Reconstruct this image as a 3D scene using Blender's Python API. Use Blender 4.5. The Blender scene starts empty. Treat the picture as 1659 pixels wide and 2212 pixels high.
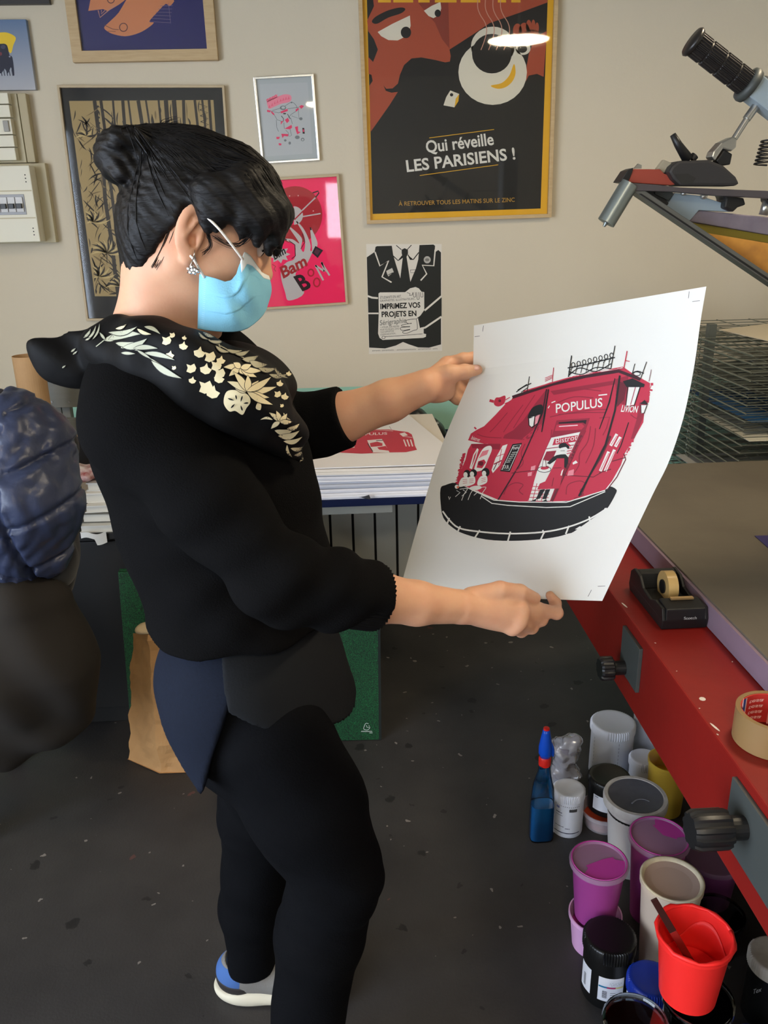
import bpy, bmesh, math, random
import numpy as np
from mathutils import Vector, Matrix, geometry
from mathutils.bvhtree import BVHTree

SC = bpy.context.scene
COL = SC.collection
D = 3.2                                    # distance of the back wall
# ------------------------------------------------------------------ camera
CAM_H = 1.55
PITCH, YAW, ROLL = [math.radians(a) for a in (19.7, 2.7, 1.2)]
FPX, CX, CY = 1790.0, 829.5, 1106.0
_f = np.array([math.sin(YAW) * math.cos(PITCH), math.cos(YAW) * math.cos(PITCH), -math.sin(PITCH)])
_r = np.array([math.cos(YAW), -math.sin(YAW), 0.0])
_u = np.cross(_r, _f)
CR = math.cos(ROLL) * _r - math.sin(ROLL) * _u
CU = math.sin(ROLL) * _r + math.cos(ROLL) * _u
CF = _f
CC = np.array([0.0, 0.0, CAM_H])
cam = bpy.data.cameras.new('camera')
camo = bpy.data.objects.new('camera', cam)
COL.objects.link(camo)
m = Matrix.Identity(4)
for i in range(3):
    m[i][0], m[i][1], m[i][2], m[i][3] = CR[i], CU[i], -CF[i], CC[i]
camo.matrix_world = m
cam.sensor_fit = 'VERTICAL'
cam.sensor_height = 24.0
cam.lens = 24.0 * FPX / 2212.0
cam.clip_start = 0.02
SC.camera = camo
# ------------------------------------------------------------------ world, exposure
w = bpy.data.worlds.new('room_ambient')
SC.world = w
w.use_nodes = True
w.node_tree.nodes['Background'].inputs[0].default_value = (0.55, 0.62, 0.75, 1)
w.node_tree.nodes['Background'].inputs[1].default_value = 0.30
SC.view_settings.view_transform = 'Standard'
SC.view_settings.look = 'None'
SC.view_settings.gamma = 1.0
SC.view_settings.use_curve_mapping = False
SC.view_settings.exposure = 0.22
SC.cycles.use_denoising = True
SC.cycles.max_bounces = 8
SC.cycles.transparent_max_bounces = 16
LAMP_POWER = 18.0        # each round ceiling lamp, watts
LAMP_COL = (1.0, 0.83, 0.58)
WIN_SIDE = 9.0           # emission of the side window panes
WIN_REAR = 18.0
DAY_COL = (0.72, 0.83, 1.0)

# ------------------------------------------------------------------ photo geometry helpers (pixel -> point at a known real depth)
def ray(x, y):
    return CF + CR * ((x - CX) / FPX) - CU * ((y - CY) / FPX)
def PY(x, y, Y):
    d = ray(x, y); return CC + d * (Y / d[1])
def PZ(x, y, z):
    d = ray(x, y); return CC + d * ((z - CAM_H) / d[2])
def PX(x, y, X):
    d = ray(x, y); return CC + d * (X / d[0])
def pxm(x, y, Y):
    """metres per pixel for something at this pixel and depth"""
    return float((PY(x, y, Y) - CC) @ CF) / FPX

# ------------------------------------------------------------------ materials
def lin(c):
    out = []
    for v in c[:3]:
        v = v / 255.0
        out.append(v / 12.92 if v <= 0.04045 else ((v + 0.055) / 1.055) ** 2.4)
    return (out[0], out[1], out[2], 1.0)

MATS = {}
def mat(name, rgb, rough=0.5, metal=0.0, noise=0.0, nscale=20.0, bump=0.0, bscale=60.0, spec=0.5, trans=0.0,
        alpha=1.0, coat=0.0, sss=0.0, sheen=0.0, rgb2=None, stretch=None, ior=1.45, detail=4.0):
    """Principled material; rgb in sRGB 0-255; noise mixes towards rgb2 (or a darker tone)"""
    if name in MATS:
        return MATS[name]
    m = bpy.data.materials.new(name)
    m.use_nodes = True
    nt = m.node_tree
    b = nt.nodes['Principled BSDF']
    b.inputs['Base Color'].default_value = lin(rgb)
    b.inputs['Roughness'].default_value = rough
    b.inputs['Metallic'].default_value = metal
    b.inputs['Specular IOR Level'].default_value = spec
    b.inputs['Transmission Weight'].default_value = trans
    b.inputs['Alpha'].default_value = alpha
    b.inputs['Coat Weight'].default_value = coat
    b.inputs['Coat Roughness'].default_value = 0.1
    b.inputs['IOR'].default_value = ior
    if sss:
        b.inputs['Subsurface Weight'].default_value = sss
        b.inputs['Subsurface Radius'].default_value = (0.012, 0.005, 0.003)
        b.inputs['Subsurface Scale'].default_value = 1.0
    if sheen:
        b.inputs['Sheen Weight'].default_value = sheen
        b.inputs['Sheen Roughness'].default_value = 0.5
    if noise or bump:
        tc = nt.nodes.new('ShaderNodeTexCoord')
        mp = nt.nodes.new('ShaderNodeMapping')
        nt.links.new(tc.outputs['Object'], mp.inputs[0])
        if stretch:
            mp.inputs['Scale'].default_value = stretch
    if noise:
        n = nt.nodes.new('ShaderNodeTexNoise')
        n.inputs['Scale'].default_value = nscale
        n.inputs['Detail'].default_value = detail
        n.inputs['Roughness'].default_value = 0.6
        nt.links.new(mp.outputs[0], n.inputs['Vector'])
        rp = nt.nodes.new('ShaderNodeMapRange')
        rp.inputs['From Min'].default_value = 0.35
        rp.inputs['From Max'].default_value = 0.7
        nt.links.new(n.outputs[0], rp.inputs[0])
        mx = nt.nodes.new('ShaderNodeMix')
        mx.data_type = 'RGBA'
        mu = nt.nodes.new('ShaderNodeMath'); mu.operation = 'MULTIPLY'
        mu.inputs[1].default_value = noise
        nt.links.new(rp.outputs[0], mu.inputs[0])
        nt.links.new(mu.outputs[0], mx.inputs[0])
        mx.inputs[6].default_value = lin(rgb)
        mx.inputs[7].default_value = lin(rgb2) if rgb2 else lin([c * 0.6 for c in rgb])
        nt.links.new(mx.outputs[2], b.inputs['Base Color'])
    if bump:
        n2 = nt.nodes.new('ShaderNodeTexNoise')
        n2.inputs['Scale'].default_value = bscale
        n2.inputs['Detail'].default_value = 4
        nt.links.new(mp.outputs[0], n2.inputs['Vector'])
        bp = nt.nodes.new('ShaderNodeBump')
        bp.inputs['Strength'].default_value = bump
        bp.inputs['Distance'].default_value = 0.004
        nt.links.new(n2.outputs[0], bp.inputs['Height'])
        nt.links.new(bp.outputs[0], b.inputs['Normal'])
    MATS[name] = m
    return m

def attr_mat(name, rough=0.6, spec=0.3):
    """printed ink: colour comes from the mesh's ink attribute"""
    if name in MATS:
        return MATS[name]
    m = bpy.data.materials.new(name); m.use_nodes = True
    nt = m.node_tree; b = nt.nodes['Principled BSDF']
    a = nt.nodes.new('ShaderNodeAttribute'); a.attribute_name = 'ink'
    nt.links.new(a.outputs['Color'], b.inputs['Base Color'])
    b.inputs['Roughness'].default_value = rough
    b.inputs['Specular IOR Level'].default_value = spec
    MATS[name] = m
    return m

def pane_mat(name, tint=(255, 255, 255), strength=1.0):
    """thin clear sheet: see-through with a Fresnel reflection"""
    if name in MATS:
        return MATS[name]
    m = bpy.data.materials.new(name); m.use_nodes = True
    nt = m.node_tree; nt.nodes.remove(nt.nodes['Principled BSDF'])
    out = nt.nodes['Material Output']
    t = nt.nodes.new('ShaderNodeBsdfTransparent'); t.inputs[0].default_value = lin(tint)
    g = nt.nodes.new('ShaderNodeBsdfGlossy'); g.inputs['Roughness'].default_value = 0.03
    fr = nt.nodes.new('ShaderNodeFresnel'); fr.inputs[0].default_value = 1.45
    mu = nt.nodes.new('ShaderNodeMath'); mu.operation = 'MULTIPLY'; mu.inputs[1].default_value = strength
    nt.links.new(fr.outputs[0], mu.inputs[0])
    mx = nt.nodes.new('ShaderNodeMixShader')
    nt.links.new(mu.outputs[0], mx.inputs[0]); nt.links.new(t.outputs[0], mx.inputs[1]); nt.links.new(g.outputs[0], mx.inputs[2])
    nt.links.new(mx.outputs[0], out.inputs[0])
    MATS[name] = m
    return m

def film_mat(name, rgb, body=0.28, gloss=3.0):
    """crumpled clear film: mostly see-through, a little white, bright reflections"""
    m = bpy.data.materials.new(name); m.use_nodes = True
    nt = m.node_tree; nt.nodes.remove(nt.nodes['Principled BSDF'])
    t = nt.nodes.new('ShaderNodeBsdfTransparent'); d = nt.nodes.new('ShaderNodeBsdfDiffuse'); d.inputs[0].default_value = lin(rgb)
    g = nt.nodes.new('ShaderNodeBsdfGlossy'); g.inputs['Roughness'].default_value = 0.06
    m1 = nt.nodes.new('ShaderNodeMixShader'); m1.inputs[0].default_value = body
    nt.links.new(t.outputs[0], m1.inputs[1]); nt.links.new(d.outputs[0], m1.inputs[2])
    fr = nt.nodes.new('ShaderNodeFresnel'); fr.inputs[0].default_value = 1.45
    mu = nt.nodes.new('ShaderNodeMath'); mu.operation = 'MULTIPLY'; mu.inputs[1].default_value = gloss; mu.use_clamp = True
    nt.links.new(fr.outputs[0], mu.inputs[0])
    m2 = nt.nodes.new('ShaderNodeMixShader')
    nt.links.new(mu.outputs[0], m2.inputs[0]); nt.links.new(m1.outputs[0], m2.inputs[1]); nt.links.new(g.outputs[0], m2.inputs[2])
    nt.links.new(m2.outputs[0], nt.nodes['Material Output'].inputs[0])
    return m

def emit_mat(name, col, strength):
    m = bpy.data.materials.new(name); m.use_nodes = True
    b = m.node_tree.nodes['Principled BSDF']
    b.inputs['Base Color'].default_value = (0.8, 0.8, 0.8, 1)
    b.inputs['Emission Color'].default_value = (col[0], col[1], col[2], 1)
    b.inputs['Emission Strength'].default_value = strength
    return m

# ------------------------------------------------------------------ objects
def wloc(o):
    v = Vector((0, 0, 0))
    while o is not None:
        v = v + o.location; o = o.parent
    return v

def tag(o, label=None, cat=None, group=None, kind=None):
    if label: o['label'] = label
    if cat: o['category'] = cat
    if group: o['group'] = group
    if kind: o['kind'] = kind
    return o

def thing(name, loc, label, cat, group=None):
    o = bpy.data.objects.new(name, None)
    COL.objects.link(o)
    o.location = Vector([float(c) for c in loc])
    o.empty_display_size = 0.05
    return tag(o, label, cat, group)

def obj(name, geo, material, parent=None, smooth=False, label=None, cat=None, group=None, kind=None, bevel=0.0, autosmooth=None):
    """one mesh object from (verts in world space, faces)"""
    V, F = geo
    base = wloc(parent) if parent is not None else None
    V = np.asarray(V, dtype=float)
    if parent is None:
        lo, hi = V.min(0), V.max(0)
        base = Vector(((lo[0] + hi[0]) / 2, (lo[1] + hi[1]) / 2, lo[2]))
    V = V - np.array(base)
    me = bpy.data.meshes.new(name)
    if isinstance(F, np.ndarray) and F.ndim == 2:
        n, k = F.shape
        me.vertices.add(len(V)); me.vertices.foreach_set('co', V.astype(np.float32).ravel())
        me.loops.add(n * k); me.loops.foreach_set('vertex_index', F.astype(np.int32).ravel())
        me.polygons.add(n); me.polygons.foreach_set('loop_start', np.arange(0, n * k, k, dtype=np.int32))
        me.update(calc_edges=True); me.validate()
    else:
        me.from_pydata([tuple(v) for v in V], [], [tuple(f) for f in F])
    if bevel:
        bm = bmesh.new(); bm.from_mesh(me)
        es = [e for e in bm.edges if len(e.link_faces) == 2 and e.calc_face_angle(0) > 0.6]
        bmesh.ops.bevel(bm, geom=es, offset=bevel, segments=2, profile=0.6, affect='EDGES', clamp_overlap=True)
        bm.to_mesh(me); bm.free()
    if smooth:
        me.polygons.foreach_set('use_smooth', np.ones(len(me.polygons), dtype=bool))
        me.update()
    if autosmooth:
        me.polygons.foreach_set('use_smooth', np.ones(len(me.polygons), dtype=bool))
        bm = bmesh.new(); bm.from_mesh(me)
        for e in bm.edges:
            if len(e.link_faces) == 2 and e.calc_face_angle(0) > autosmooth: e.smooth = False
        bm.to_mesh(me); bm.free()
    me.materials.append(material)
    o = bpy.data.objects.new(name, me)
    COL.objects.link(o)
    if parent is not None:
        o.parent = parent
    else:
        o.location = base
    return tag(o, label, cat, group, kind)

def twin(o, offset, parent=None, name=None):
    """a copy that shares its mesh, shifted by offset"""
    c = o.copy(); COL.objects.link(c)
    c.location = o.location + Vector([float(v) for v in offset])
    if parent is not None: c.parent = parent
    return c

# ------------------------------------------------------------------ geometry: every function returns (verts, faces)
def merge(*gs):
    V, F = [], []
    for g in gs:
        n = len(V)
        V += [tuple(v) for v in g[0]]
        F += [tuple(i + n for i in f) for f in g[1]]
    return V, F

def box(lo, hi):
    (a, b, c), (d, e, f) = lo, hi
    V = [(a, b, c), (d, b, c), (d, e, c), (a, e, c), (a, b, f), (d, b, f), (d, e, f), (a, e, f)]
    F = [(0, 3, 2, 1), (4, 5, 6, 7), (0, 1, 5, 4), (1, 2, 6, 5), (2, 3, 7, 6), (3, 0, 4, 7)]
    return V, F

def hexa(bot, top):
    """8-corner block from two quads (same winding, counter-clockwise seen from above)"""
    V = [tuple(p) for p in bot] + [tuple(p) for p in top]
    F = [(0, 3, 2, 1), (4, 5, 6, 7), (0, 1, 5, 4), (1, 2, 6, 5), (2, 3, 7, 6), (3, 0, 4, 7)]
    return V, F

def frame_of(axis):
    a = np.asarray(axis, float); a = a / np.linalg.norm(a)
    t = np.array([0, 0, 1.0]) if abs(a[2]) < 0.9 else np.array([1.0, 0, 0])
    x = np.cross(t, a); x /= np.linalg.norm(x)
    return x, np.cross(a, x), a

def lathe(profile, origin=(0, 0, 0), axis=(0, 0, 1), n=32, close=False):
    """profile [(r, h)] from bottom to top; r==0 closes with a pole"""
    x, y, a = frame_of(axis); o = np.asarray(origin, float)
    V, F, rings = [], [], []
    for r, h in profile:
        if r <= 1e-9:
            rings.append([len(V)]); V.append(tuple(o + a * h))
        else:
            rings.append(list(range(len(V), len(V) + n)))
            for k in range(n):
                t = 2 * math.pi * k / n
                V.append(tuple(o + a * h + (x * math.cos(t) + y * math.sin(t)) * r))
    pairs = list(zip(rings, rings[1:]))
    if close: pairs.append((rings[-1], rings[0]))
    for A, B in pairs:
        for k in range(n):
            k2 = (k + 1) % n
            if len(A) == 1 and len(B) == 1: continue
            if len(A) == 1: F.append((A[0], B[k2], B[k]))
            elif len(B) == 1: F.append((A[k], A[k2], B[0]))
            else: F.append((A[k], A[k2], B[k2], B[k]))
    return V, F

def cyl(a, b, r, r2=None, n=20):
    a, b = np.asarray(a, float), np.asarray(b, float)
    L = float(np.linalg.norm(b - a))
    return lathe([(0, 0), (r, 0), (r2 if r2 is not None else r, L), (0, L)], a, b - a, n)

def tube(pts, r, n=8, cap=True, flat=1.0):
    P = [np.asarray(p, float) for p in pts]
    rs = r if isinstance(r, (list, tuple)) else [r] * len(P)
    V, F = [], []
    prev = None
    for i, p in enumerate(P):
        d = P[min(i + 1, len(P) - 1)] - P[max(i - 1, 0)]
        d = d / (np.linalg.norm(d) + 1e-12)
        if prev is None: x, y, _ = frame_of(d)
        else:
            x = prev - d * (prev @ d); x /= np.linalg.norm(x) + 1e-12; y = np.cross(d, x)
        prev = x
        for k in range(n):
            t = 2 * math.pi * k / n
            V.append(tuple(p + (x * math.cos(t) + y * math.sin(t) * flat) * rs[i]))
    for i in range(len(P) - 1):
        for k in range(n):
            k2 = (k + 1) % n
            F.append((i * n + k, i * n + k2, (i + 1) * n + k2, (i + 1) * n + k))
    if cap:
        F.append(tuple(range(n - 1, -1, -1))); F.append(tuple((len(P) - 1) * n + k for k in range(n)))
    return V, F

def prism(poly, o, ex, ey, ez, t):
    """2-D polygon in the plane (ex, ey) at o, extruded by t along ez"""
    o, ex, ey, ez = [np.asarray(v, float) for v in (o, ex, ey, ez)]
    n = len(poly)
    area = sum(poly[i][0] * poly[(i + 1) % n][1] - poly[(i + 1) % n][0] * poly[i][1] for i in range(n))
    if area < 0: poly = poly[::-1]
    if np.cross(ex, ey) @ ez * t < 0: poly = poly[::-1]
    V = [tuple(o + ex * a + ey * b) for a, b in poly] + [tuple(o + ex * a + ey * b + ez * t) for a, b in poly]
    F = [tuple(range(n - 1, -1, -1)), tuple(range(n, 2 * n))]
    F += [(i, (i + 1) % n, n + (i + 1) % n, n + i) for i in range(n)]
    return V, F

def grid(fn, nu, nv, thick=0.0):
    """surface fn(u, v) -> point on a (nu x nv) grid; thick > 0 makes a closed sheet"""
    P = np.array([[fn(i / (nu - 1), j / (nv - 1)) for j in range(nv)] for i in range(nu)], float)
    V = [tuple(p) for p in P.reshape(-1, 3)]
    F = [(i * nv + j, (i + 1) * nv + j, (i + 1) * nv + j + 1, i * nv + j + 1) for i in range(nu - 1) for j in range(nv - 1)]
    if thick:
        du = np.gradient(P, axis=0); dv = np.gradient(P, axis=1)
        N = np.cross(du, dv); N /= np.linalg.norm(N, axis=2, keepdims=True) + 1e-12
        Q = P - N * thick
        m = len(V)
        V += [tuple(p) for p in Q.reshape(-1, 3)]
        F += [tuple(m + i for i in f[::-1]) for f in F[:]]
        ring = [(i, 0) for i in range(nu)] + [(nu - 1, j) for j in range(1, nv)] + [(i, nv - 1) for i in range(nu - 2, -1, -1)] + [(0, j) for j in range(nv - 2, 0, -1)]
        ids = [i * nv + j for i, j in ring]
        for a, b in zip(ids, ids[1:] + ids[:1]): F.append((b, a, m + a, m + b))
    return V, F

def catmull(P, n=8):
    P = [np.asarray(p, float) for p in P]
    out = []
    for i in range(len(P) - 1):
        p0, p1, p2, p3 = P[max(i - 1, 0)], P[i], P[i + 1], P[min(i + 2, len(P) - 1)]
        for k in range(n):
            t = k / n
            out.append(0.5 * ((2 * p1) + (-p0 + p2) * t + (2 * p0 - 5 * p1 + 4 * p2 - p3) * t * t + (-p0 + 3 * p1 - 3 * p2 + p3) * t ** 3))
    out.append(P[-1])
    return out

# ------------------------------------------------------------------ implicit surfaces (bodies, cloth, hair)
class Sdf:
    def __init__(s): s.p = []; s.disp = None; s.dmax = 0.0
    def cone(s, a, b, ra, rb=None, k=0.01, op='u', flat=None):
        """tapered limb; flat=(axis, ratio) squashes it along an axis"""
        a, b = np.asarray(a, float), np.asarray(b, float); rb = ra if rb is None else rb
        c = (a + b) / 2; R = np.linalg.norm(b - a) / 2 + max(ra, rb)
        s.p.append(('c', (a, b, ra, rb, flat), k, op, c, R)); return s
    def ell(s, c, r, rot=None, k=0.01, op='u'):
        c = np.asarray(c, float); r = np.asarray(r, float)
        rot = np.eye(3) if rot is None else np.asarray(rot, float)      # rows = local axes
        s.p.append(('e', (c, r, rot), k, op, c, float(r.max()))); return s
    def box(s, c, h, rot=None, rnd=0.01, k=0.01, op='u'):
        c = np.asarray(c, float); h = np.asarray(h, float)
        rot = np.eye(3) if rot is None else np.asarray(rot, float)
        s.p.append(('b', (c, h, rot, rnd), k, op, c, float(np.linalg.norm(h)) + rnd)); return s
    def plane(s, o, n, k=0.004):
        """keep only the side the normal points away from"""
        n = np.asarray(n, float); n = n / np.linalg.norm(n)
        s.p.append(('p', (np.asarray(o, float), n), k, 'i', None, 1e9)); return s
    def chain(s, pts, rs, k=0.01, op='u', flat=None):
        for i in range(len(pts) - 1): s.cone(pts[i], pts[i + 1], rs[i], rs[i + 1], k, op, flat)
        return s
    @staticmethod
    def one(kind, q, P):
        if kind == 'c':
            a, b, ra, rb, flat = q
            if flat is not None:
                ax, ra_ = np.asarray(flat[0], float), flat[1]
                ax = ax / np.linalg.norm(ax)
                h = (P - a) @ ax
                P = P + np.outer(h * (1 / ra_ - 1), ax)
                ab = b - a; hb = ab @ ax; b = b + ax * hb * (1 / ra_ - 1)
            ab = b - a; L2 = ab @ ab + 1e-12
            t = np.clip((P - a) @ ab / L2, 0, 1)
            d = np.sqrt((((P - a) - t[:, None] * ab) ** 2).sum(1)) - (ra + (rb - ra) * t)
            return d * min(1.0, flat[1]) if flat is not None else d
        if kind == 'e':
            c, r, rot = q
            L = (P - c) @ rot.T
            k0 = np.sqrt(((L / r) ** 2).sum(1)); k1 = np.sqrt(((L / r ** 2) ** 2).sum(1))
            return k0 * (k0 - 1) / (k1 + 1e-9)
        if kind == 'b':
            c, h, rot, rnd = q
            L = np.abs((P - c) @ rot.T) - h + rnd
            return np.sqrt((np.maximum(L, 0) ** 2).sum(1)) + np.minimum(L.max(1), 0) - rnd
        o, n = q
        return (P - o) @ n
    def ev(s, P, bc=None, br=0.0, bid=None):
        d = np.full(len(P), 1.0)
        for kind, q, k, op, c, R in s.p:
            if bc is not None and c is not None:
                near = np.linalg.norm(bc - c, axis=1) < R + br + k + 0.03
                sel = np.nonzero(near[bid])[0]
                if not len(sel): continue
            else: sel = slice(None)
            e = Sdf.one(kind, q, P[sel]); x = d[sel]
            if op == 'u':
                h = np.maximum(k - np.abs(x - e), 0) / k; d[sel] = np.minimum(x, e) - h * h * k * 0.25
            elif op == 's':
                e = -e; h = np.maximum(k - np.abs(x - e), 0) / k; d[sel] = np.maximum(x, e) + h * h * k * 0.25
            else:
                h = np.maximum(k - np.abs(x - e), 0) / k; d[sel] = np.maximum(x, e) + h * h * k * 0.25
        if s.disp is not None: d = d + s.disp(P)
        return d
    def mesh(s, res=0.003):
        """sparse surface nets"""
        lo = np.array([1e9] * 3); hi = -lo
        for kind, q, k, op, c, R in s.p:
            if op == 'u': lo = np.minimum(lo, c - R); hi = np.maximum(hi, c + R)
        lo = lo - 0.03; hi = hi + 0.03
        B = 8; bs = B * res
        nb = np.ceil((hi - lo) / bs).astype(int)
        ii = np.stack(np.meshgrid(*[np.arange(n) for n in nb], indexing='ij'), -1).reshape(-1, 3)
        cen = lo + (ii + 0.5) * bs
        half = bs * 0.87
        dc = s.ev(cen)
        act = np.abs(dc) < half * 1.9 + s.dmax + 0.006
        ii = ii[act]; cen = cen[act]
        L = np.stack(np.meshgrid(*[np.arange(B + 1)] * 3, indexing='ij'), -1).reshape(-1, 3)
        N = len(ii); M = len(L)
        vals = np.empty((N, M))
        CH = max(1, 600000 // M)
        for i0 in range(0, N, CH):
            sl = slice(i0, min(N, i0 + CH)); nn = sl.stop - sl.start
            P = (lo + (ii[sl][:, None, :] * B + L[None]) * res).reshape(-1, 3)
            bid = np.repeat(np.arange(nn), M)
            vals[sl] = s.ev(P, cen[sl], half, bid).reshape(nn, M)
        W = vals.reshape(N, B + 1, B + 1, B + 1)
        dims = nb * B + 2
        def gid(I): return (I[..., 0] * dims[1] + I[..., 1]) * dims[2] + I[..., 2]
        corners = [(a, b, c) for a in (0, 1) for b in (0, 1) for c in (0, 1)]
        neg = W < 0
        cnt = sum(neg[:, a:a + B, b:b + B, c:c + B].astype(np.int8) for a, b, c in corners)
        cell = np.argwhere((cnt > 0) & (cnt < 8))
        cv = np.stack([W[cell[:, 0], cell[:, 1] + a, cell[:, 2] + b, cell[:, 3] + c] for a, b, c in corners], 1)
        acc = np.zeros((len(cell), 3)); num = np.zeros(len(cell))
        for e1 in range(8):
            for e2 in range(e1 + 1, 8):
                p1, p2 = np.array(corners[e1]), np.array(corners[e2])
                if np.abs(p1 - p2).sum() != 1: continue
                v1, v2 = cv[:, e1], cv[:, e2]
                x = (v1 < 0) != (v2 < 0)
                t = np.where(x, v1 / np.where(x, v1 - v2, 1), 0)
                acc += np.where(x[:, None], p1 + t[:, None] * (p2 - p1), 0); num += x
        gc = ii[cell[:, 0]] * B + cell[:, 1:]
        V = lo + (gc + acc / num[:, None]) * res
        ids = gid(gc + 1)
        order = np.argsort(ids); sid = ids[order]
        quads = []
        for ax in range(3):
            u, v = (ax + 1) % 3, (ax + 2) % 3
            sl0 = neg[:, :B, :B, :B]
            sh = [slice(0, B)] * 3; sh[ax] = slice(1, B + 1)
            sl1 = neg[(slice(None),) + tuple(sh)]
            e = np.argwhere(sl0 != sl1)
            if not len(e): continue
            flip = sl0[e[:, 0], e[:, 1], e[:, 2], e[:, 3]]
            g = ii[e[:, 0]] * B + e[:, 1:] + 1
            du = np.zeros(3, int); du[u] = 1; dv = np.zeros(3, int); dv[v] = 1
            q = np.stack([gid(g - du - dv), gid(g - dv), gid(g), gid(g - du)], 1)
            pos = np.searchsorted(sid, q); pos = np.minimum(pos, len(sid) - 1)
            ok = (sid[pos] == q).all(1)
            qi = order[pos]
            qi[~flip] = qi[~flip][:, ::-1]
            quads.append(qi[ok])
        return V, np.concatenate(quads).astype(np.int32)

def wob(P, f, seed=0.0):
    """cheap smooth noise, about -1..1"""
    x, y, z = P[:, 0] * f + seed, P[:, 1] * f + seed * 1.7, P[:, 2] * f - seed * 0.6
    return (np.sin(x * 1.3 + 1.7 * np.sin(y * 0.9 + z * 0.4)) + np.sin(y * 1.1 + 1.5 * np.sin(z * 1.2 + x * 0.3)) + np.sin(z * 1.4 + 1.3 * np.sin(x * 1.05 - y * 0.7))) / 3

# ------------------------------------------------------------------ printing: flat ink shapes laid on a surface
_glyph = {}
def glyphs(s, bold=0.0):
    key = (s, bold)
    if key in _glyph: return _glyph[key]
    cu = bpy.data.curves.new('lettering', 'FONT'); cu.body = s; cu.offset = bold; cu.resolution_u = 3
    cu.fill_mode = 'FRONT'
    o = bpy.data.objects.new('lettering', cu); COL.objects.link(o)
    bpy.context.view_layer.update()
    me = o.evaluated_get(bpy.context.evaluated_depsgraph_get()).to_mesh()
    V = [(v.co.x, v.co.y) for v in me.vertices]
    F = [tuple(p.vertices) for p in me.polygons]
    bpy.data.objects.remove(o); bpy.data.curves.remove(cu)
    _glyph[key] = (V, F)
    return V, F

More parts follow.
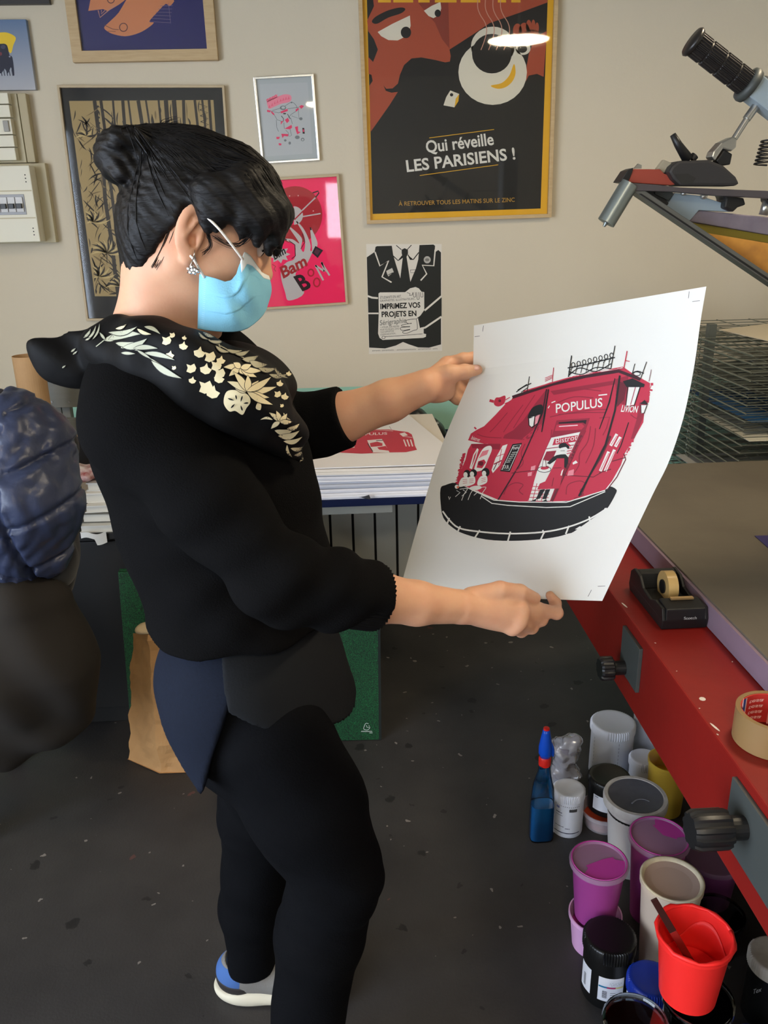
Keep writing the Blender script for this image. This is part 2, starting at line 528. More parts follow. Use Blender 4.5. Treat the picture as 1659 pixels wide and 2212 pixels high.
class Ink:
    """collects coloured 2-D shapes (in photo pixels) and lays them on a surface: mapper(x, y, lift) -> point"""
    def __init__(s, mapper, zoom=(0, 0, 1.0), step=None, gap=0.00012):
        s.mp = mapper; s.z = zoom; s.step = step; s.gap = gap
        s.T = []
    def pt(s, p): return (s.z[0] + p[0] / s.z[2], s.z[1] + p[1] / s.z[2])
    def tri(s, a, b, c, col, lv):
        st = [(a, b, c)]
        while st:
            a, b, c = st.pop()
            if s.step:
                l = [(a[0] - b[0]) ** 2 + (a[1] - b[1]) ** 2, (b[0] - c[0]) ** 2 + (b[1] - c[1]) ** 2, (c[0] - a[0]) ** 2 + (c[1] - a[1]) ** 2]
                m = max(l)
                if m > s.step ** 2:
                    if m == l[1]: a, b, c = b, c, a
                    elif m == l[2]: a, b, c = c, a, b
                    h = ((a[0] + b[0]) / 2, (a[1] + b[1]) / 2)
                    st.append((a, h, c)); st.append((h, b, c)); continue
            s.T.append((a, b, c, col, lv))
    def poly(s, pts, col, lv=1):
        P = [s.pt(p) for p in pts]
        for t in geometry.tessellate_polygon([[Vector((p[0], p[1], 0)) for p in P]]):
            s.tri(P[t[0]], P[t[1]], P[t[2]], lin(col), lv)
    def smooth(s, pts, col, lv=1, n=5):
        pts = list(pts)
        c = catmull([pts[-1]] + pts + [pts[0], pts[1]], n)
        c = c[n:-n - 1] if len(c) > 2 * n + 2 else c
        s.poly([(p[0], p[1]) for p in c[:len(pts) * n]], col, lv)
    def oval(s, c, rx, ry, col, lv=1, n=28, rot=0.0):
        cs, sn = math.cos(rot), math.sin(rot)
        s.poly([(c[0] + rx * math.cos(t) * cs - ry * math.sin(t) * sn, c[1] + rx * math.cos(t) * sn + ry * math.sin(t) * cs) for t in [2 * math.pi * k / n for k in range(n)]], col, lv)
    def line(s, pts, wd, col, lv=2, taper=False, n=0):
        if n: pts = [(p[0], p[1]) for p in catmull([(a, b, 0) for a, b in pts], n)]
        L, R = [], []
        N = len(pts)
        for i, p in enumerate(pts):
            a, b = pts[max(i - 1, 0)], pts[min(i + 1, N - 1)]
            dx, dy = b[0] - a[0], b[1] - a[1]; l = math.hypot(dx, dy) + 1e-9
            h = wd / 2
            if taper: h *= max(0.15, math.sin(math.pi * (i + 0.6) / (N + 0.2)))
            L.append((p[0] - dy / l * h, p[1] + dx / l * h)); R.append((p[0] + dy / l * h, p[1] - dx / l * h))
        for i in range(N - 1):
            q = [s.pt(x) for x in (L[i], L[i + 1], R[i + 1], R[i])]
            s.tri(q[0], q[1], q[2], lin(col), lv); s.tri(q[0], q[2], q[3], lin(col), lv)
    def ring(s, c, rx, ry, wd, col, lv=2, a0=0, a1=2 * math.pi, n=24):
        s.line([(c[0] + rx * math.cos(a0 + (a1 - a0) * k / n), c[1] + ry * math.sin(a0 + (a1 - a0) * k / n)) for k in range(n + 1)], wd, col, lv)
    def leaf(s, a, b, wd, col, lv=2, bend=0.0):
        dx, dy = b[0] - a[0], b[1] - a[1]; l = math.hypot(dx, dy) + 1e-9
        nx, ny = -dy / l, dx / l
        Lp, Rp = [], []
        for k in range(9):
            t = k / 8; h = wd / 2 * math.sin(math.pi * t ** 0.8) ; o = bend * l * math.sin(math.pi * t)
            x, y = a[0] + dx * t + nx * o, a[1] + dy * t + ny * o
            Lp.append((x + nx * h, y + ny * h)); Rp.append((x - nx * h, y - ny * h))
        s.poly(Lp + Rp[-2:0:-1], col, lv)
    def text(s, body, p0, p1, h, col, lv=3, bold=0.0, slant=0.0, arc=0.0):
        """letters run from p0 to p1 (baseline), cap height h, in shape coordinates"""
        V, F = glyphs(body, bold)
        if not V: return
        capV, _ = glyphs('H', bold)
        cap = max(v[1] for v in capV)
        x0, x1 = min(v[0] for v in V), max(v[0] for v in V)
        ux, uy = (p1[0] - p0[0]) / (x1 - x0), (p1[1] - p0[1]) / (x1 - x0)
        l = math.hypot(ux, uy); nx, ny = uy / l, -ux / l
        Q = []
        for x, y in V:
            t = (x - x0); hh = y / cap * h
            b = arc * 4 * (t / (x1 - x0)) * (1 - t / (x1 - x0))
            Q.append(s.pt((p0[0] + ux * t + nx * (hh + b) + ux / l * slant * hh, p0[1] + uy * t + ny * (hh + b) + uy / l * slant * hh)))
        for f in F:
            for k in range(1, len(f) - 1): s.tri(Q[f[0]], Q[f[k]], Q[f[k + 1]], lin(col), lv)
    def build(s, name, material, parent, label=None):
        V, F, C = [], [], []
        cache = {}
        cen = Vector((0, 0, 0))
        for a, b, c, col, lv in s.T:
            # face the viewer of the print
            if (b[0] - a[0]) * (c[1] - a[1]) - (b[1] - a[1]) * (c[0] - a[0]) > 0: a, c = c, a
            i = len(V)
            for p in (a, b, c):
                k = (round(p[0], 3), round(p[1], 3), lv)
                if k not in cache: cache[k] = s.mp(p[0], p[1], lv * s.gap)
                V.append(cache[k]); C.append(col)
            F.append((i, i + 1, i + 2))
        o = obj(name, (V, F), material, parent, label=label)
        at = o.data.color_attributes.new('ink', 'FLOAT_COLOR', 'POINT')
        at.data.foreach_set('color', np.array(C, np.float32).ravel())
        return o

def on_plane_y(Y):
    return lambda x, y, h: tuple(PY(x, y, Y - h))

def on_mesh(geo, lift=0.0):
    V, F = geo
    bv = BVHTree.FromPolygons([tuple(float(c) for c in v) for v in V], [tuple(int(i) for i in f) for f in F])
    def mp(x, y, h):
        d = Vector(ray(x, y)).normalized()
        hit, n, i, dist = bv.ray_cast(Vector(CC), d)
        if hit is None:
            P0 = Vector(CC) + d * 1.2
            hit, n, i, dist = bv.find_nearest(P0)
        return tuple(hit - d * (h + lift))
    return mp
# ================================================================== the room
X0, X1, Y0, Y1, ZC = -2.5, 2.7, -2.9, D, 2.85

def wall_material(name, paint, band=None, band_z=0.0):
    m = mat(name, paint, rough=0.75, noise=0.22, nscale=2.2, rgb2=[c * 0.93 for c in paint], bump=0.12, bscale=90)
    if band:
        nt = m.node_tree
        b = nt.nodes['Principled BSDF']
        src = b.inputs['Base Color'].links[0].from_socket
        g = nt.nodes.new('ShaderNodeNewGeometry')
        sx = nt.nodes.new('ShaderNodeSeparateXYZ'); nt.links.new(g.outputs['Position'], sx.inputs[0])
        lt = nt.nodes.new('ShaderNodeMath'); lt.operation = 'LESS_THAN'; lt.inputs[1].default_value = band_z
        nt.links.new(sx.outputs[2], lt.inputs[0])
        mx = nt.nodes.new('ShaderNodeMix'); mx.data_type = 'RGBA'
        nt.links.new(lt.outputs[0], mx.inputs[0]); nt.links.new(src, mx.inputs[6]); mx.inputs[7].default_value = lin(band)
        nt.links.new(mx.outputs[2], b.inputs['Base Color'])
    return m

M_WALL = wall_material('warm_white_paint', (208, 198, 176))
M_WALLB = wall_material('warm_white_paint_over_mint_dado', (208, 198, 176), (150, 196, 176), 0.925)

# floor: dark worn lino with light scuffs and paint specks
mf = mat('dark_worn_floor', (56, 54, 53), rough=0.6, noise=0.8, nscale=3.2, rgb2=(38, 36, 36), bump=0.15, bscale=160, detail=9.0)
nt = mf.node_tree; b = nt.nodes['Principled BSDF']
src = b.inputs['Base Color'].links[0].from_socket
tc = nt.nodes.new('ShaderNodeTexCoord')
for sc_, thr, col, seed in ((21.0, 0.035, (140, 134, 128), 0.0), (13.0, 0.05, (20, 19, 19), 7.3), (9.0, 0.028, (96, 62, 58), 3.1)):
    vo = nt.nodes.new('ShaderNodeTexVoronoi'); vo.inputs['Scale'].default_value = sc_
    mp = nt.nodes.new('ShaderNodeMapping'); mp.inputs['Location'].default_value = (seed, seed, 0)
    nt.links.new(tc.outputs['Object'], mp.inputs[0])
    nz = nt.nodes.new('ShaderNodeTexNoise'); nz.inputs['Scale'].default_value = 40
    nt.links.new(mp.outputs[0], nz.inputs['Vector'])
    ad = nt.nodes.new('ShaderNodeVectorMath'); ad.operation = 'SCALE'; ad.inputs['Scale'].default_value = 0.03
    nt.links.new(nz.outputs['Color'], ad.inputs[0])
    a2 = nt.nodes.new('ShaderNodeVectorMath'); a2.operation = 'ADD'
    nt.links.new(mp.outputs[0], a2.inputs[0]); nt.links.new(ad.outputs[0], a2.inputs[1])
    nt.links.new(a2.outputs[0], vo.inputs['Vector'])
    ck = nt.nodes.new('ShaderNodeSeparateColor'); nt.links.new(vo.outputs['Color'], ck.inputs[0])
    sz = nt.nodes.new('ShaderNodeMath'); sz.operation = 'MULTIPLY'; sz.inputs[1].default_value = thr * 4.4
    pw = nt.nodes.new('ShaderNodeMath'); pw.operation = 'POWER'; pw.inputs[1].default_value = 2.5
    nt.links.new(ck.outputs[0], pw.inputs[0]); nt.links.new(pw.outputs[0], sz.inputs[0])
    lt = nt.nodes.new('ShaderNodeMath'); lt.operation = 'LESS_THAN'
    nt.links.new(vo.outputs['Distance'], lt.inputs[0]); nt.links.new(sz.outputs[0], lt.inputs[1])
    mu = nt.nodes.new('ShaderNodeMath'); mu.operation = 'MULTIPLY'; mu.inputs[1].default_value = 0.75
    nt.links.new(lt.outputs[0], mu.inputs[0])
    mx = nt.nodes.new('ShaderNodeMix'); mx.data_type = 'RGBA'
    nt.links.new(mu.outputs[0], mx.inputs[0]); nt.links.new(src, mx.inputs[6]); mx.inputs[7].default_value = lin(col)
    src = mx.outputs[2]
nt.links.new(src, b.inputs['Base Color'])

obj('floor', box((X0, Y0, -0.1), (X1, Y1, 0)), mf, kind='structure')
obj('ceiling', box((X0, Y0, ZC), (X1, Y1, ZC + 0.1)), mat('ceiling_paint', (150, 142, 128), rough=0.8), kind='structure')
obj('wall_back', box((X0 - .1, Y1, -0.1), (X1 + .1, Y1 + 0.12, ZC + .1)), M_WALLB, kind='structure')
obj('wall_right', box((X1, Y0, -0.1), (X1 + 0.12, Y1, ZC + .1)), M_WALL, kind='structure')

def holed_wall(name, axis, c0, c1, holes, lo, hi):
    """wall slab (thickness c0..c1 along axis) with rectangular window holes, built of blocks"""
    cuts = sorted({lo, hi} | {v for h in holes for v in h[:2]})
    gs = []
    for a, b in zip(cuts, cuts[1:]):
        h = [q for q in holes if q[0] <= a and b <= q[1]]
        zs = [(-0.1, ZC + .1)] if not h else [(-0.1, h[0][2]), (h[0][3], ZC + .1)]
        for z0, z1 in zs:
            gs.append(box((c0, a, z0), (c1, b, z1)) if axis == 'x' else box((a, c0, z0), (b, c1, z1)))
    return obj(name, merge(*gs), M_WALL, kind='structure')

M_WFRAME = mat('window_frame_paint', (225, 225, 222), rough=0.4)
def window(name, axis, c, a0, a1, z0, z1, strength, nx=2):
    root = bpy.data.objects.new(name, None); COL.objects.link(root)
    root.location = (c, (a0 + a1) / 2, z0) if axis == 'x' else ((a0 + a1) / 2, c, z0)
    root['kind'] = 'structure'
    def bx(p, q, t0, t1, s, u):
        return box((c + t0, p, s), (c + t1, q, u)) if axis == 'x' else box((p, c + t0, s), (q, c + t1, u))
    t = 0.045
    gs = [bx(a0, a1, -.03, .03, z0, z0 + t), bx(a0, a1, -.03, .03, z1 - t, z1), bx(a0, a0 + t, -.03, .03, z0 + t, z1 - t), bx(a1 - t, a1, -.03, .03, z0 + t, z1 - t)]
    wd = (a1 - a0 - 2 * t) / nx
    for k in range(1, nx): gs.append(bx(a0 + t + wd * k - t / 2, a0 + t + wd * k + t / 2, -.03, .03, z0 + t, z1 - t))
    obj('window_frame', merge(*gs), M_WFRAME, root)
    em = emit_mat('daylight_pane', DAY_COL, strength)
    for k in range(nx):
        obj('pane', bx(a0 + t + wd * k, a0 + t + wd * (k + 1), -.006, .006, z0 + t, z1 - t), em, root)

WS = (-2.5, 0.9, 0.35, 2.4)
holed_wall('wall_left', 'x', X0 - 0.12, X0, [WS], Y0, Y1)
window('window_1', 'x', X0 - 0.05, *WS, WIN_SIDE, 4)
yv_ = 2 * (D - .017) - (Y0 - .05)                      # mirrored depth: these windows show in the picture glass
wa0, wa1 = PY(425, 280, yv_), PY(488, 480, yv_)
wb0, wb1 = PY(694, 386, yv_), PY(752, 522, yv_)
W2 = (wa0[0], wa1[0], wa1[2], wa0[2]); W3 = (wb0[0], wb1[0], wb1[2], wb0[2])
print('windows', W2, W3)
holed_wall('wall_front', 'y', Y0 - 0.12, Y0, [W2, W3], X0 - .1, X1 + .1)
window('window_2', 'y', Y0 - 0.05, *W2, WIN_REAR, 1)
window('window_3', 'y', Y0 - 0.05, *W3, WIN_REAR, 1)

# round flat ceiling lamps on thin stems
def ceiling_lamp(x, y, z, r, power, label):
    t = thing('ceiling_lamp', (x, y, z), label, 'lamp', 'round ceiling lamps')
    mw = mat('lamp_housing_white', (230, 228, 220), rough=0.4)
    obj('housing', lathe([(0, .035), (r * .55, .035), (r, .012), (r, 0), (r - .006, 0), (r - .006, .004), (0, .004)], (x, y, z), n=40), mw, t, autosmooth=0.6)
    obj('stem', cyl((x, y, z + .03), (x, y, ZC), .008), mw, t, smooth=True)
    obj('ceiling_rose', lathe([(0, -.03), (.05, -.02), (.055, 0), (0, 0)], (x, y, ZC), n=24), mw, t, smooth=True)
    a = math.pi * (r - .008) ** 2
    obj('diffuser', lathe([(0, -.0005), (r - .008, -.0005), (r - .008, .0035), (0, .0035)], (x, y, z), n=40), emit_mat('lamp_diffuser', LAMP_COL, power / (math.pi * a)), t)

d_ = ray(1120, 87)
t_ = (2.42 - CAM_H) / d_[2]
vx, vy = d_[0] * t_, d_[1] * t_
GLASS_Y = D - 0.022
ceiling_lamp(vx, 2 * GLASS_Y - vy, 2.42, 0.17, LAMP_POWER, 'round flat ceiling lamp over the printing table')
ceiling_lamp(-2.05, 1.2, 2.42, 0.17, LAMP_POWER * 0.5, 'round flat ceiling lamp by the coats on the left')
ceiling_lamp(-0.05, -1.2, 2.42, 0.17, LAMP_POWER * 1.6, 'round flat ceiling lamp behind the viewer')
# grey board cladding low on the back wall
cl = bpy.data.objects.new('trim_1', None); COL.objects.link(cl); cl.location = (0, D, 0); cl['kind'] = 'structure'
mcl = mat('grey_board_paint', (190, 190, 180), rough=.6, noise=.2, nscale=6, rgb2=(172, 172, 164))
xs_ = [PY(x, 1170, D - .03)[0] for x in (668, 715, 763.5, 811, 858, 904)]
st_ = xs_[1] - xs_[0]
edges_ = [xs_[0] - st_ * q for q in range(6, 0, -1)] + xs_ + [xs_[-1] + st_ * q for q in range(1, 9)]
for a_, b_ in zip(edges_, edges_[1:]):
    obj('board', box((a_ + .005, D - .03, .004), (b_ - .005, D - .012, .74)), mcl, cl, bevel=.0015)
obj('backing', box((edges_[0], D - .012, 0), (edges_[-1], D, .74)), mat('cladding_gap_dark', (24, 25, 23), rough=.8), cl)
# ================================================================== pictures on the back wall
INK = attr_mat('poster_ink', 0.55, 0.3)
GLASS = pane_mat('picture_glass', (255, 255, 255), 0.6)
M_OAK = mat('pale_oak', (196, 170, 128), rough=0.5, noise=0.5, nscale=14, rgb2=(168, 138, 96), stretch=(1, 1, 9))
M_OAK2 = mat('pale_ash', (190, 172, 140), rough=0.5, noise=0.4, nscale=14, rgb2=(165, 145, 112))
M_SILVER = mat('brushed_silver', (225, 226, 222), rough=0.25, metal=0.9)
M_BACK = mat('backing_board', (150, 125, 95), rough=0.8)

def picture(name, quad, border, depth, m, label, glass=True, zoom=None):
    """framed picture: quad = outer corners TL TR BR BL in photo pixels of the frame's front; returns (root, ink)"""
    Yf = D - depth
    P = [PY(x, y, Yf) for x, y in quad]
    c = sum(P) / 4
    ex = (P[1] - P[0] + P[2] - P[3]) / 2; wd = np.linalg.norm(ex); ex = ex / wd
    ez = (P[0] - P[3] + P[1] - P[2]) / 2; ht = abs(ez @ np.array([-ex[2], 0, ex[0]]))
    ez = np.array([-ex[2], 0, ex[0]])
    root = thing(name, (c[0], D, c[2] - ht / 2), label, 'picture')
    n = np.array([0, -1.0, 0])
    def W(a, b, y): p = c + ex * a + ez * b; return (p[0], y, p[2])
    o = [(-wd / 2, -ht / 2), (wd / 2, -ht / 2), (wd / 2, ht / 2), (-wd / 2, ht / 2)]
    i = [(-wd / 2 + border, -ht / 2 + border), (wd / 2 - border, -ht / 2 + border), (wd / 2 - border, ht / 2 - border), (-wd / 2 + border, ht / 2 - border)]
    V = [W(*p, Yf) for p in o] + [W(*p, Yf) for p in i] + [W(*p, D) for p in o] + [W(*p, D - 0.004) for p in i]
    F = []
    for k in range(4):
        k2 = (k + 1) % 4
        F += [(k, k2, 4 + k2, 4 + k), (8 + k, 8 + k2, k2, k), (4 + k, 4 + k2, 12 + k2, 12 + k), (12 + k, 12 + k2, 8 + k2, 8 + k)]
    obj('frame', (V, F), m, root, bevel=0.0012)
    Yp = D - max(depth * 0.45, 0.006)
    q = [W(*p, Yp) for p in i] + [W(*p, D - 0.002) for p in i]
    obj('backing', hexa([q[0], q[1], q[5], q[4]], [q[3], q[2], q[6], q[7]]), M_BACK, root)
    if glass:
        yg = D - depth * 0.75
        q = [W(*p, yg) for p in i] + [W(*p, yg + 0.0015) for p in i]
        obj('glass', hexa([q[0], q[1], q[5], q[4]], [q[3], q[2], q[6], q[7]]), GLASS, root)
    ink = Ink(on_plane_y(Yp - 0.0002), zoom or (0, 0, 1.0))
    # inner edge rectangle in photo pixels, for clipping the art
    ink.inner = [W(*p, Yp) for p in (i[3], i[2], i[1], i[0])]
    return root, ink

def topix(p):
    q = np.asarray(p, float) - CC; w_ = q @ CF
    return (CX + FPX * (q @ CR) / w_, CY - FPX * (q @ CU) / w_)

def fill(ink, col, inset=0.0, lv=1):
    """the whole sheet, in pixels from its real corners"""
    P = [np.array(p) for p in ink.inner]
    c = sum(P) / 4
    pts = [topix(p + (c - p) * inset) for p in P]
    z = ink.z; ink.z = (0, 0, 1.0); ink.poly(pts, col, lv); ink.z = z

# ------------------------------------------------------------------ coffee poster
BLK, RED, CREAM, YEL = (27, 27, 27), (172, 78, 52), (226, 220, 200), (232, 178, 40)
root, k = picture('framed_poster', [(768, -270), (1215, -280), (1192, 470), (789, 484)], 0.013, 0.03, M_OAK,
                  'large coffee poster with moustached man and cup in yellow-edged oak frame', zoom=(500, 0, 2.242))
fill(k, YEL, 0.0, 1)
k.poly([(640, -590), (1552, -600), (1497, 1010), (684, 1036)], BLK, 2)
k.poly([(668, -300), (1538, -300), (1530, 12), (1400, 60), (1250, 112), (1180, 160), (1100, 212), (1056, 240), (1062, 272), (1058, 298), (1035, 302), (985, 290), (920, 278),
        (872, 283), (836, 315), (816, 362), (806, 405), (780, 428), (750, 430), (736, 414), (748, 440), (775, 449), (806, 445), (765, 510), (705, 595), (673, 640), (668, 415), (684, 392), (678, 362),
        (664, 358), (662, 275), (686, 300), (709, 240), (690, 190), (662, 150), (657, 100), (690, 30), (684, -20)], RED, 3)
k.poly([(905, 15), (1020, -10), (1050, 0), (1056, 235), (1020, 190), (985, 110)], (140, 58, 44), 4)
k.smooth([(680, 105), (700, 80), (760, 50), (820, 36), (842, 45), (820, 65), (760, 85), (705, 115)], BLK, 5)
k.poly([(708, 155), (780, 115), (864, 75), (868, 125), (852, 172), (805, 196), (760, 194), (725, 175)], CREAM, 5)
k.oval((845, 157), 25, 28, BLK, 6)
k.poly([(932, 52), (970, 28), (1012, 9), (1016, 40), (1008, 72), (978, 88), (955, 78)], CREAM, 5)
k.oval((999, 64), 15, 18, BLK, 6)
k.poly([(1528, 150), (1512, 372), (1480, 358), (1440, 366), (1425, 395), (1430, 320), (1440, 262), (1470, 180)], RED, 3)
k.oval((1265, 350), 166, 158, CREAM, 6); k.oval((1266, 225), 106, 96, CREAM, 6)
k.oval((1412, 236), 36, 30, CREAM, 6); k.oval((1409, 237), 23, 19, BLK, 7)
k.oval((1261, 260), 96, 96, BLK, 7)
k.smooth([(1368, 310), (1376, 352), (1362, 392), (1330, 421), (1290, 430), (1256, 415), (1308, 402), (1345, 366)], YEL, 8)
for j in range(4):
    x = 1200 + j * 37
    k.line([(x - 4, -40), (x - 8, 30), (x + 4, 70), (x + 28, 110), (x + 36, 150), (x + 24, 200), (x + 8, 242)], 4.0, (205, 150, 128), 9, n=5)
for a, b, c_, d2 in ((1385, 150, 22, 36), (1418, 150, 26, 40), (1440, 130, 14, 34), (1462, 125, 10, 30), (1480, 135, 9, 26), (1455, 165, 34, 22)):
    k.oval((a, b), c_, d2, RED, 8)
k.poly([(1060, 438), (1103, 455), (1100, 480), (1080, 520), (1027, 510), (1040, 470)], CREAM, 4)
k.poly([(1103, 455), (1099, 490), (1080, 520), (1086, 478)], YEL, 5); k.oval((1066, 459), 8, 8, BLK, 5)
k.line([(958, 668), (1272, 627)], 3, YEL, 4); k.line([(912, 850), (1292, 798)], 3, YEL, 4)
k.text('Qui réveille', (945, 740), (1272, 700), 58, (228, 225, 215), 5, bold=0.02)
k.text('LES PARISIENS !', (850, 832), (1376, 770), 56, (228, 225, 215), 5, bold=0.022)
k.text('À RETROUVER TOUS LES MATINS SUR LE ZINC', (810, 997), (1372, 977), 20, (190, 145, 60), 5, bold=0.004)
for x0, x1 in ((710, 772), (784, 880), (905, 960), (985, 1090), (1110, 1205), (1290, 1330), (1355, 1400)):
    k.poly([(x0, -110), (x0 + 22, -110), (x0 + 22, 0), (x1, 0), (x1, 12), (x0, 12)], YEL, 7)
k.build('print', INK, root)

# ------------------------------------------------------------------ fish picture
root, k = picture('framed_picture', [(124, -200), (452, -205), (463, 130), (146, 134)], 0.034, 0.026, M_OAK,
                  'oak framed picture of orange fish on navy blue', zoom=(0, 0, 2.9625))
NAVY, ORG = (30, 26, 92), (205, 128, 82)
fill(k, NAVY, 0, 1)
k.smooth([(835, -30), (960, -60), (1110, -10), (1085, 40), (1060, 25), (1000, 85), (955, 138), (985, 146), (930, 190), (870, 218), (800, 232), (730, 220), (690, 202), (666, 176), (700, 140), (760, 80)], ORG, 2, n=3)
k.poly([(590, -60), (800, -60), (815, -10), (760, 30), (690, 72), (660, 58), (565, 70)], ORG, 2)
k.line([(628, 66), (640, 112), (690, 70), (740, 30)], 6, (190, 130, 110), 3); k.line([(650, 64), (648, 90), (672, 66)], 5, (190, 130, 110), 3)
k.ring((790, 175), 25, 26, 6, (92, 50, 50), 4); k.ring((710, -4), 22, 24, 6, (92, 50, 50), 4)
k.line([(668, 160), (720, 185), (760, 190)], 4, (100, 60, 55), 4, n=4); k.line([(690, 200), (740, 202)], 3, (100, 60, 55), 4)
for j in range(6): k.line([(955 + j * 14, 138 - j * 20), (1090 + j * 3, 146 - j * 22)], 2.5, (120, 100, 130), 3)
k.line([(1078, 20), (1092, 150)], 2.5, (120, 100, 130), 3)
k.build('print', INK, root)

# ------------------------------------------------------------------ forest picture
root, k = picture('framed_picture', [(119, 185), (484, 182), (517, 690), (189, 692)], 0.008, 0.022, M_OAK2,
                  'dark jungle forest print in gold on black in thin ash frame')
fill(k, (24, 23, 22), 0, 1)
GOLD, DK = (168, 144, 96), (44, 36, 28)
def fx(a, b):
    """0..1 across the printed area -> pixels"""
    l = (149 + (205 - 149) * b, 218 + (640 - 218) * b); r = (461 + (490 - 461) * b, 216 + (640 - 216) * b)
    return (l[0] + (r[0] - l[0]) * a, l[1] + (r[1] - l[1]) * a)
k.poly([fx(0, 0), fx(1, 0), fx(1, 1), fx(0, 1)], GOLD, 2)
rr = random.Random(5)
for j in range(14):                                         # gaps between trunks
    a = 0.17 + j * 0.063 + rr.uniform(-.012, .012); wv = rr.uniform(.012, .03)
    pts = [fx(min(.97, a + rr.uniform(-.006, .006)), q / 8) for q in range(9)]
    k.line(pts, 320 * wv, DK, 3)
for j in range(420):                                        # bark and leaf strokes
    a, b_ = rr.random(), rr.random() ** 0.9
    if a < 0.24: ln, sl = rr.uniform(.03, .09), rr.uniform(-.12, .12)
    else: ln, sl = rr.uniform(.03, .12), rr.uniform(-.015, .015)
    a2 = min(.985, max(.01, a + sl)); b2 = min(.99, b_ + ln)
    k.leaf(fx(a, b_), fx(a2, b2), rr.uniform(1.2, 4.2), DK if rr.random() < .8 else (120, 100, 66), 4, rr.uniform(-.12, .12))
for j in range(34):                                         # dotted vine
    b_ = 0.03 + j * 0.028; k.oval(fx(.195 - .02 * math.sin(b_ * 3), b_), 3.4, 2.6, DK, 5, n=8)
for (a, b_, n_, L) in ((.06, .62, 11, .12), (.13, .78, 13, .13), (.05, .9, 11, .12), (.2, .95, 11, .1), (.09, .18, 6, .08)):   # palm fronds
    for j in range(n_):
        t = math.pi * (1.05 + .9 * j / n_)
        k.leaf(fx(a, b_), fx(max(.01, min(.99, a + L * 1.2 * math.cos(t))), max(.01, min(.99, b_ + L * .7 * math.sin(t) + .02))), 4.5, DK if j % 2 else (196, 172, 116), 6, .12)
for j in range(9): k.line([fx(.9, .02 + j * .03), fx(.955, .035 + j * .03), fx(.9, .05 + j * .03)], 1.6, DK, 5)
k.build('print', INK, root)

# ------------------------------------------------------------------ small silver frame
root, k = picture('framed_picture', [(547.5, 166), (676, 159.5), (692, 346), (565, 354.5)], 0.0075, 0.016, M_SILVER,
                  'small silver framed grey print with a pink archer figure', zoom=(540, 150, 10.37))
fill(k, (178, 184, 184), 0, 1)
k.poly([(215, 330), (1290, 290), (1400, 1880), (345, 1950)], (186, 190, 191), 2)
PK, GR, PK2 = (232, 60, 105), (95, 102, 104), (238, 140, 160)
k.smooth([(395, 700), (600, 620), (760, 560), (900, 575), (930, 660), (880, 730), (700, 770), (560, 830), (430, 880), (390, 800)], PK2, 3)
k.poly([(365, 670), (610, 555), (625, 620), (385, 735)], PK2, 3)
for (x, y, s_) in ((395, 690, 1), (455, 665, 1), (520, 635, 1), (575, 600, 1)): k.ring((x, y), 20, 30, 12, PK, 4, n=8)
for j, (x, y) in enumerate(((440, 830), (500, 790), (560, 750), (620, 720), (690, 690), (750, 670), (810, 650), (870, 640))): k.line([(x - 18, y + 35), (x, y - 35), (x + 16, y + 25), (x - 12, y + 2)], 10, PK, 4)
k.line([(500, 920), (640, 880), (780, 820), (930, 735), (1020, 790), (1060, 870)], 9, GR, 4, n=4)
k.line([(440, 925), (640, 975), (850, 880), (1100, 845)], 9, GR, 4)
for pts in ([(540, 1010), (610, 1130), (740, 1170)], [(590, 1130), (600, 1300), (640, 1390)], [(1040, 930), (920, 1010), (860, 1080)], [(930, 1040), (1100, 1100), (1080, 900)], [(760, 1190), (770, 1330)], [(910, 1080), (950, 1220)], [(800, 1360), (860, 1420), (860, 1500)], [(900, 1340), (930, 1480), (880, 1500)]):
    k.line(pts, 9, GR, 4)
for c_, rx, ry in (((740, 860), 70, 50), ((1140, 1105), 38, 34), ((1060, 1520), 55, 40), ((1180, 1570), 40, 40), ((790, 1590), 30, 26), ((890, 1650), 28, 34), ((930, 740), 20, 18)): k.oval(c_, rx, ry, (120, 126, 128), 4, n=14)
k.oval((745, 855), 42, 28, (186, 190, 191), 5, n=14); k.oval((1180, 1575), 22, 22, (186, 190, 191), 5, n=14)
for pts in ([(680, 945), (840, 880), (850, 930), (700, 985)], [(380, 905), (470, 925), (450, 960), (385, 950)], [(480, 930), (550, 1000), (530, 1025), (475, 970)], [(1100, 830), (1150, 795), (1215, 820), (1150, 885)], [(1020, 900), (1080, 860), (1100, 890), (1030, 950)],
            [(780, 1130), (850, 1080), (880, 1150), (830, 1205)], [(690, 1170), (750, 1150), (690, 1240)], [(770, 1330), (930, 1240), (945, 1300), (900, 1340)], [(1005, 1290), (1075, 1270), (1080, 1390), (1140, 1400), (1060, 1455), (1040, 1400)], [(700, 1440), (860, 1450), (850, 1500), (760, 1490), (730, 1540)],
            [(590, 1510), (670, 1510), (650, 1560), (595, 1560)], [(640, 1650), (705, 1660), (700, 1700), (650, 1700)]): k.poly(pts, PK, 5)
k.poly([(1172, 1310), (1215, 1310), (1228, 1440), (1180, 1440)], (40, 24, 28), 5); k.poly([(1180, 1345), (1212, 1345), (1216, 1400), (1186, 1400)], PK, 6)
k.line([(840, 1000), (900, 1105)], 14, (50, 54, 54), 5); k.line([(700, 1040), (750, 1100), (745, 1165)], 14, (50, 54, 54), 5); k.oval((775, 990), 36, 16, (60, 60, 62), 6, n=12)
k.build('print', INK, root)

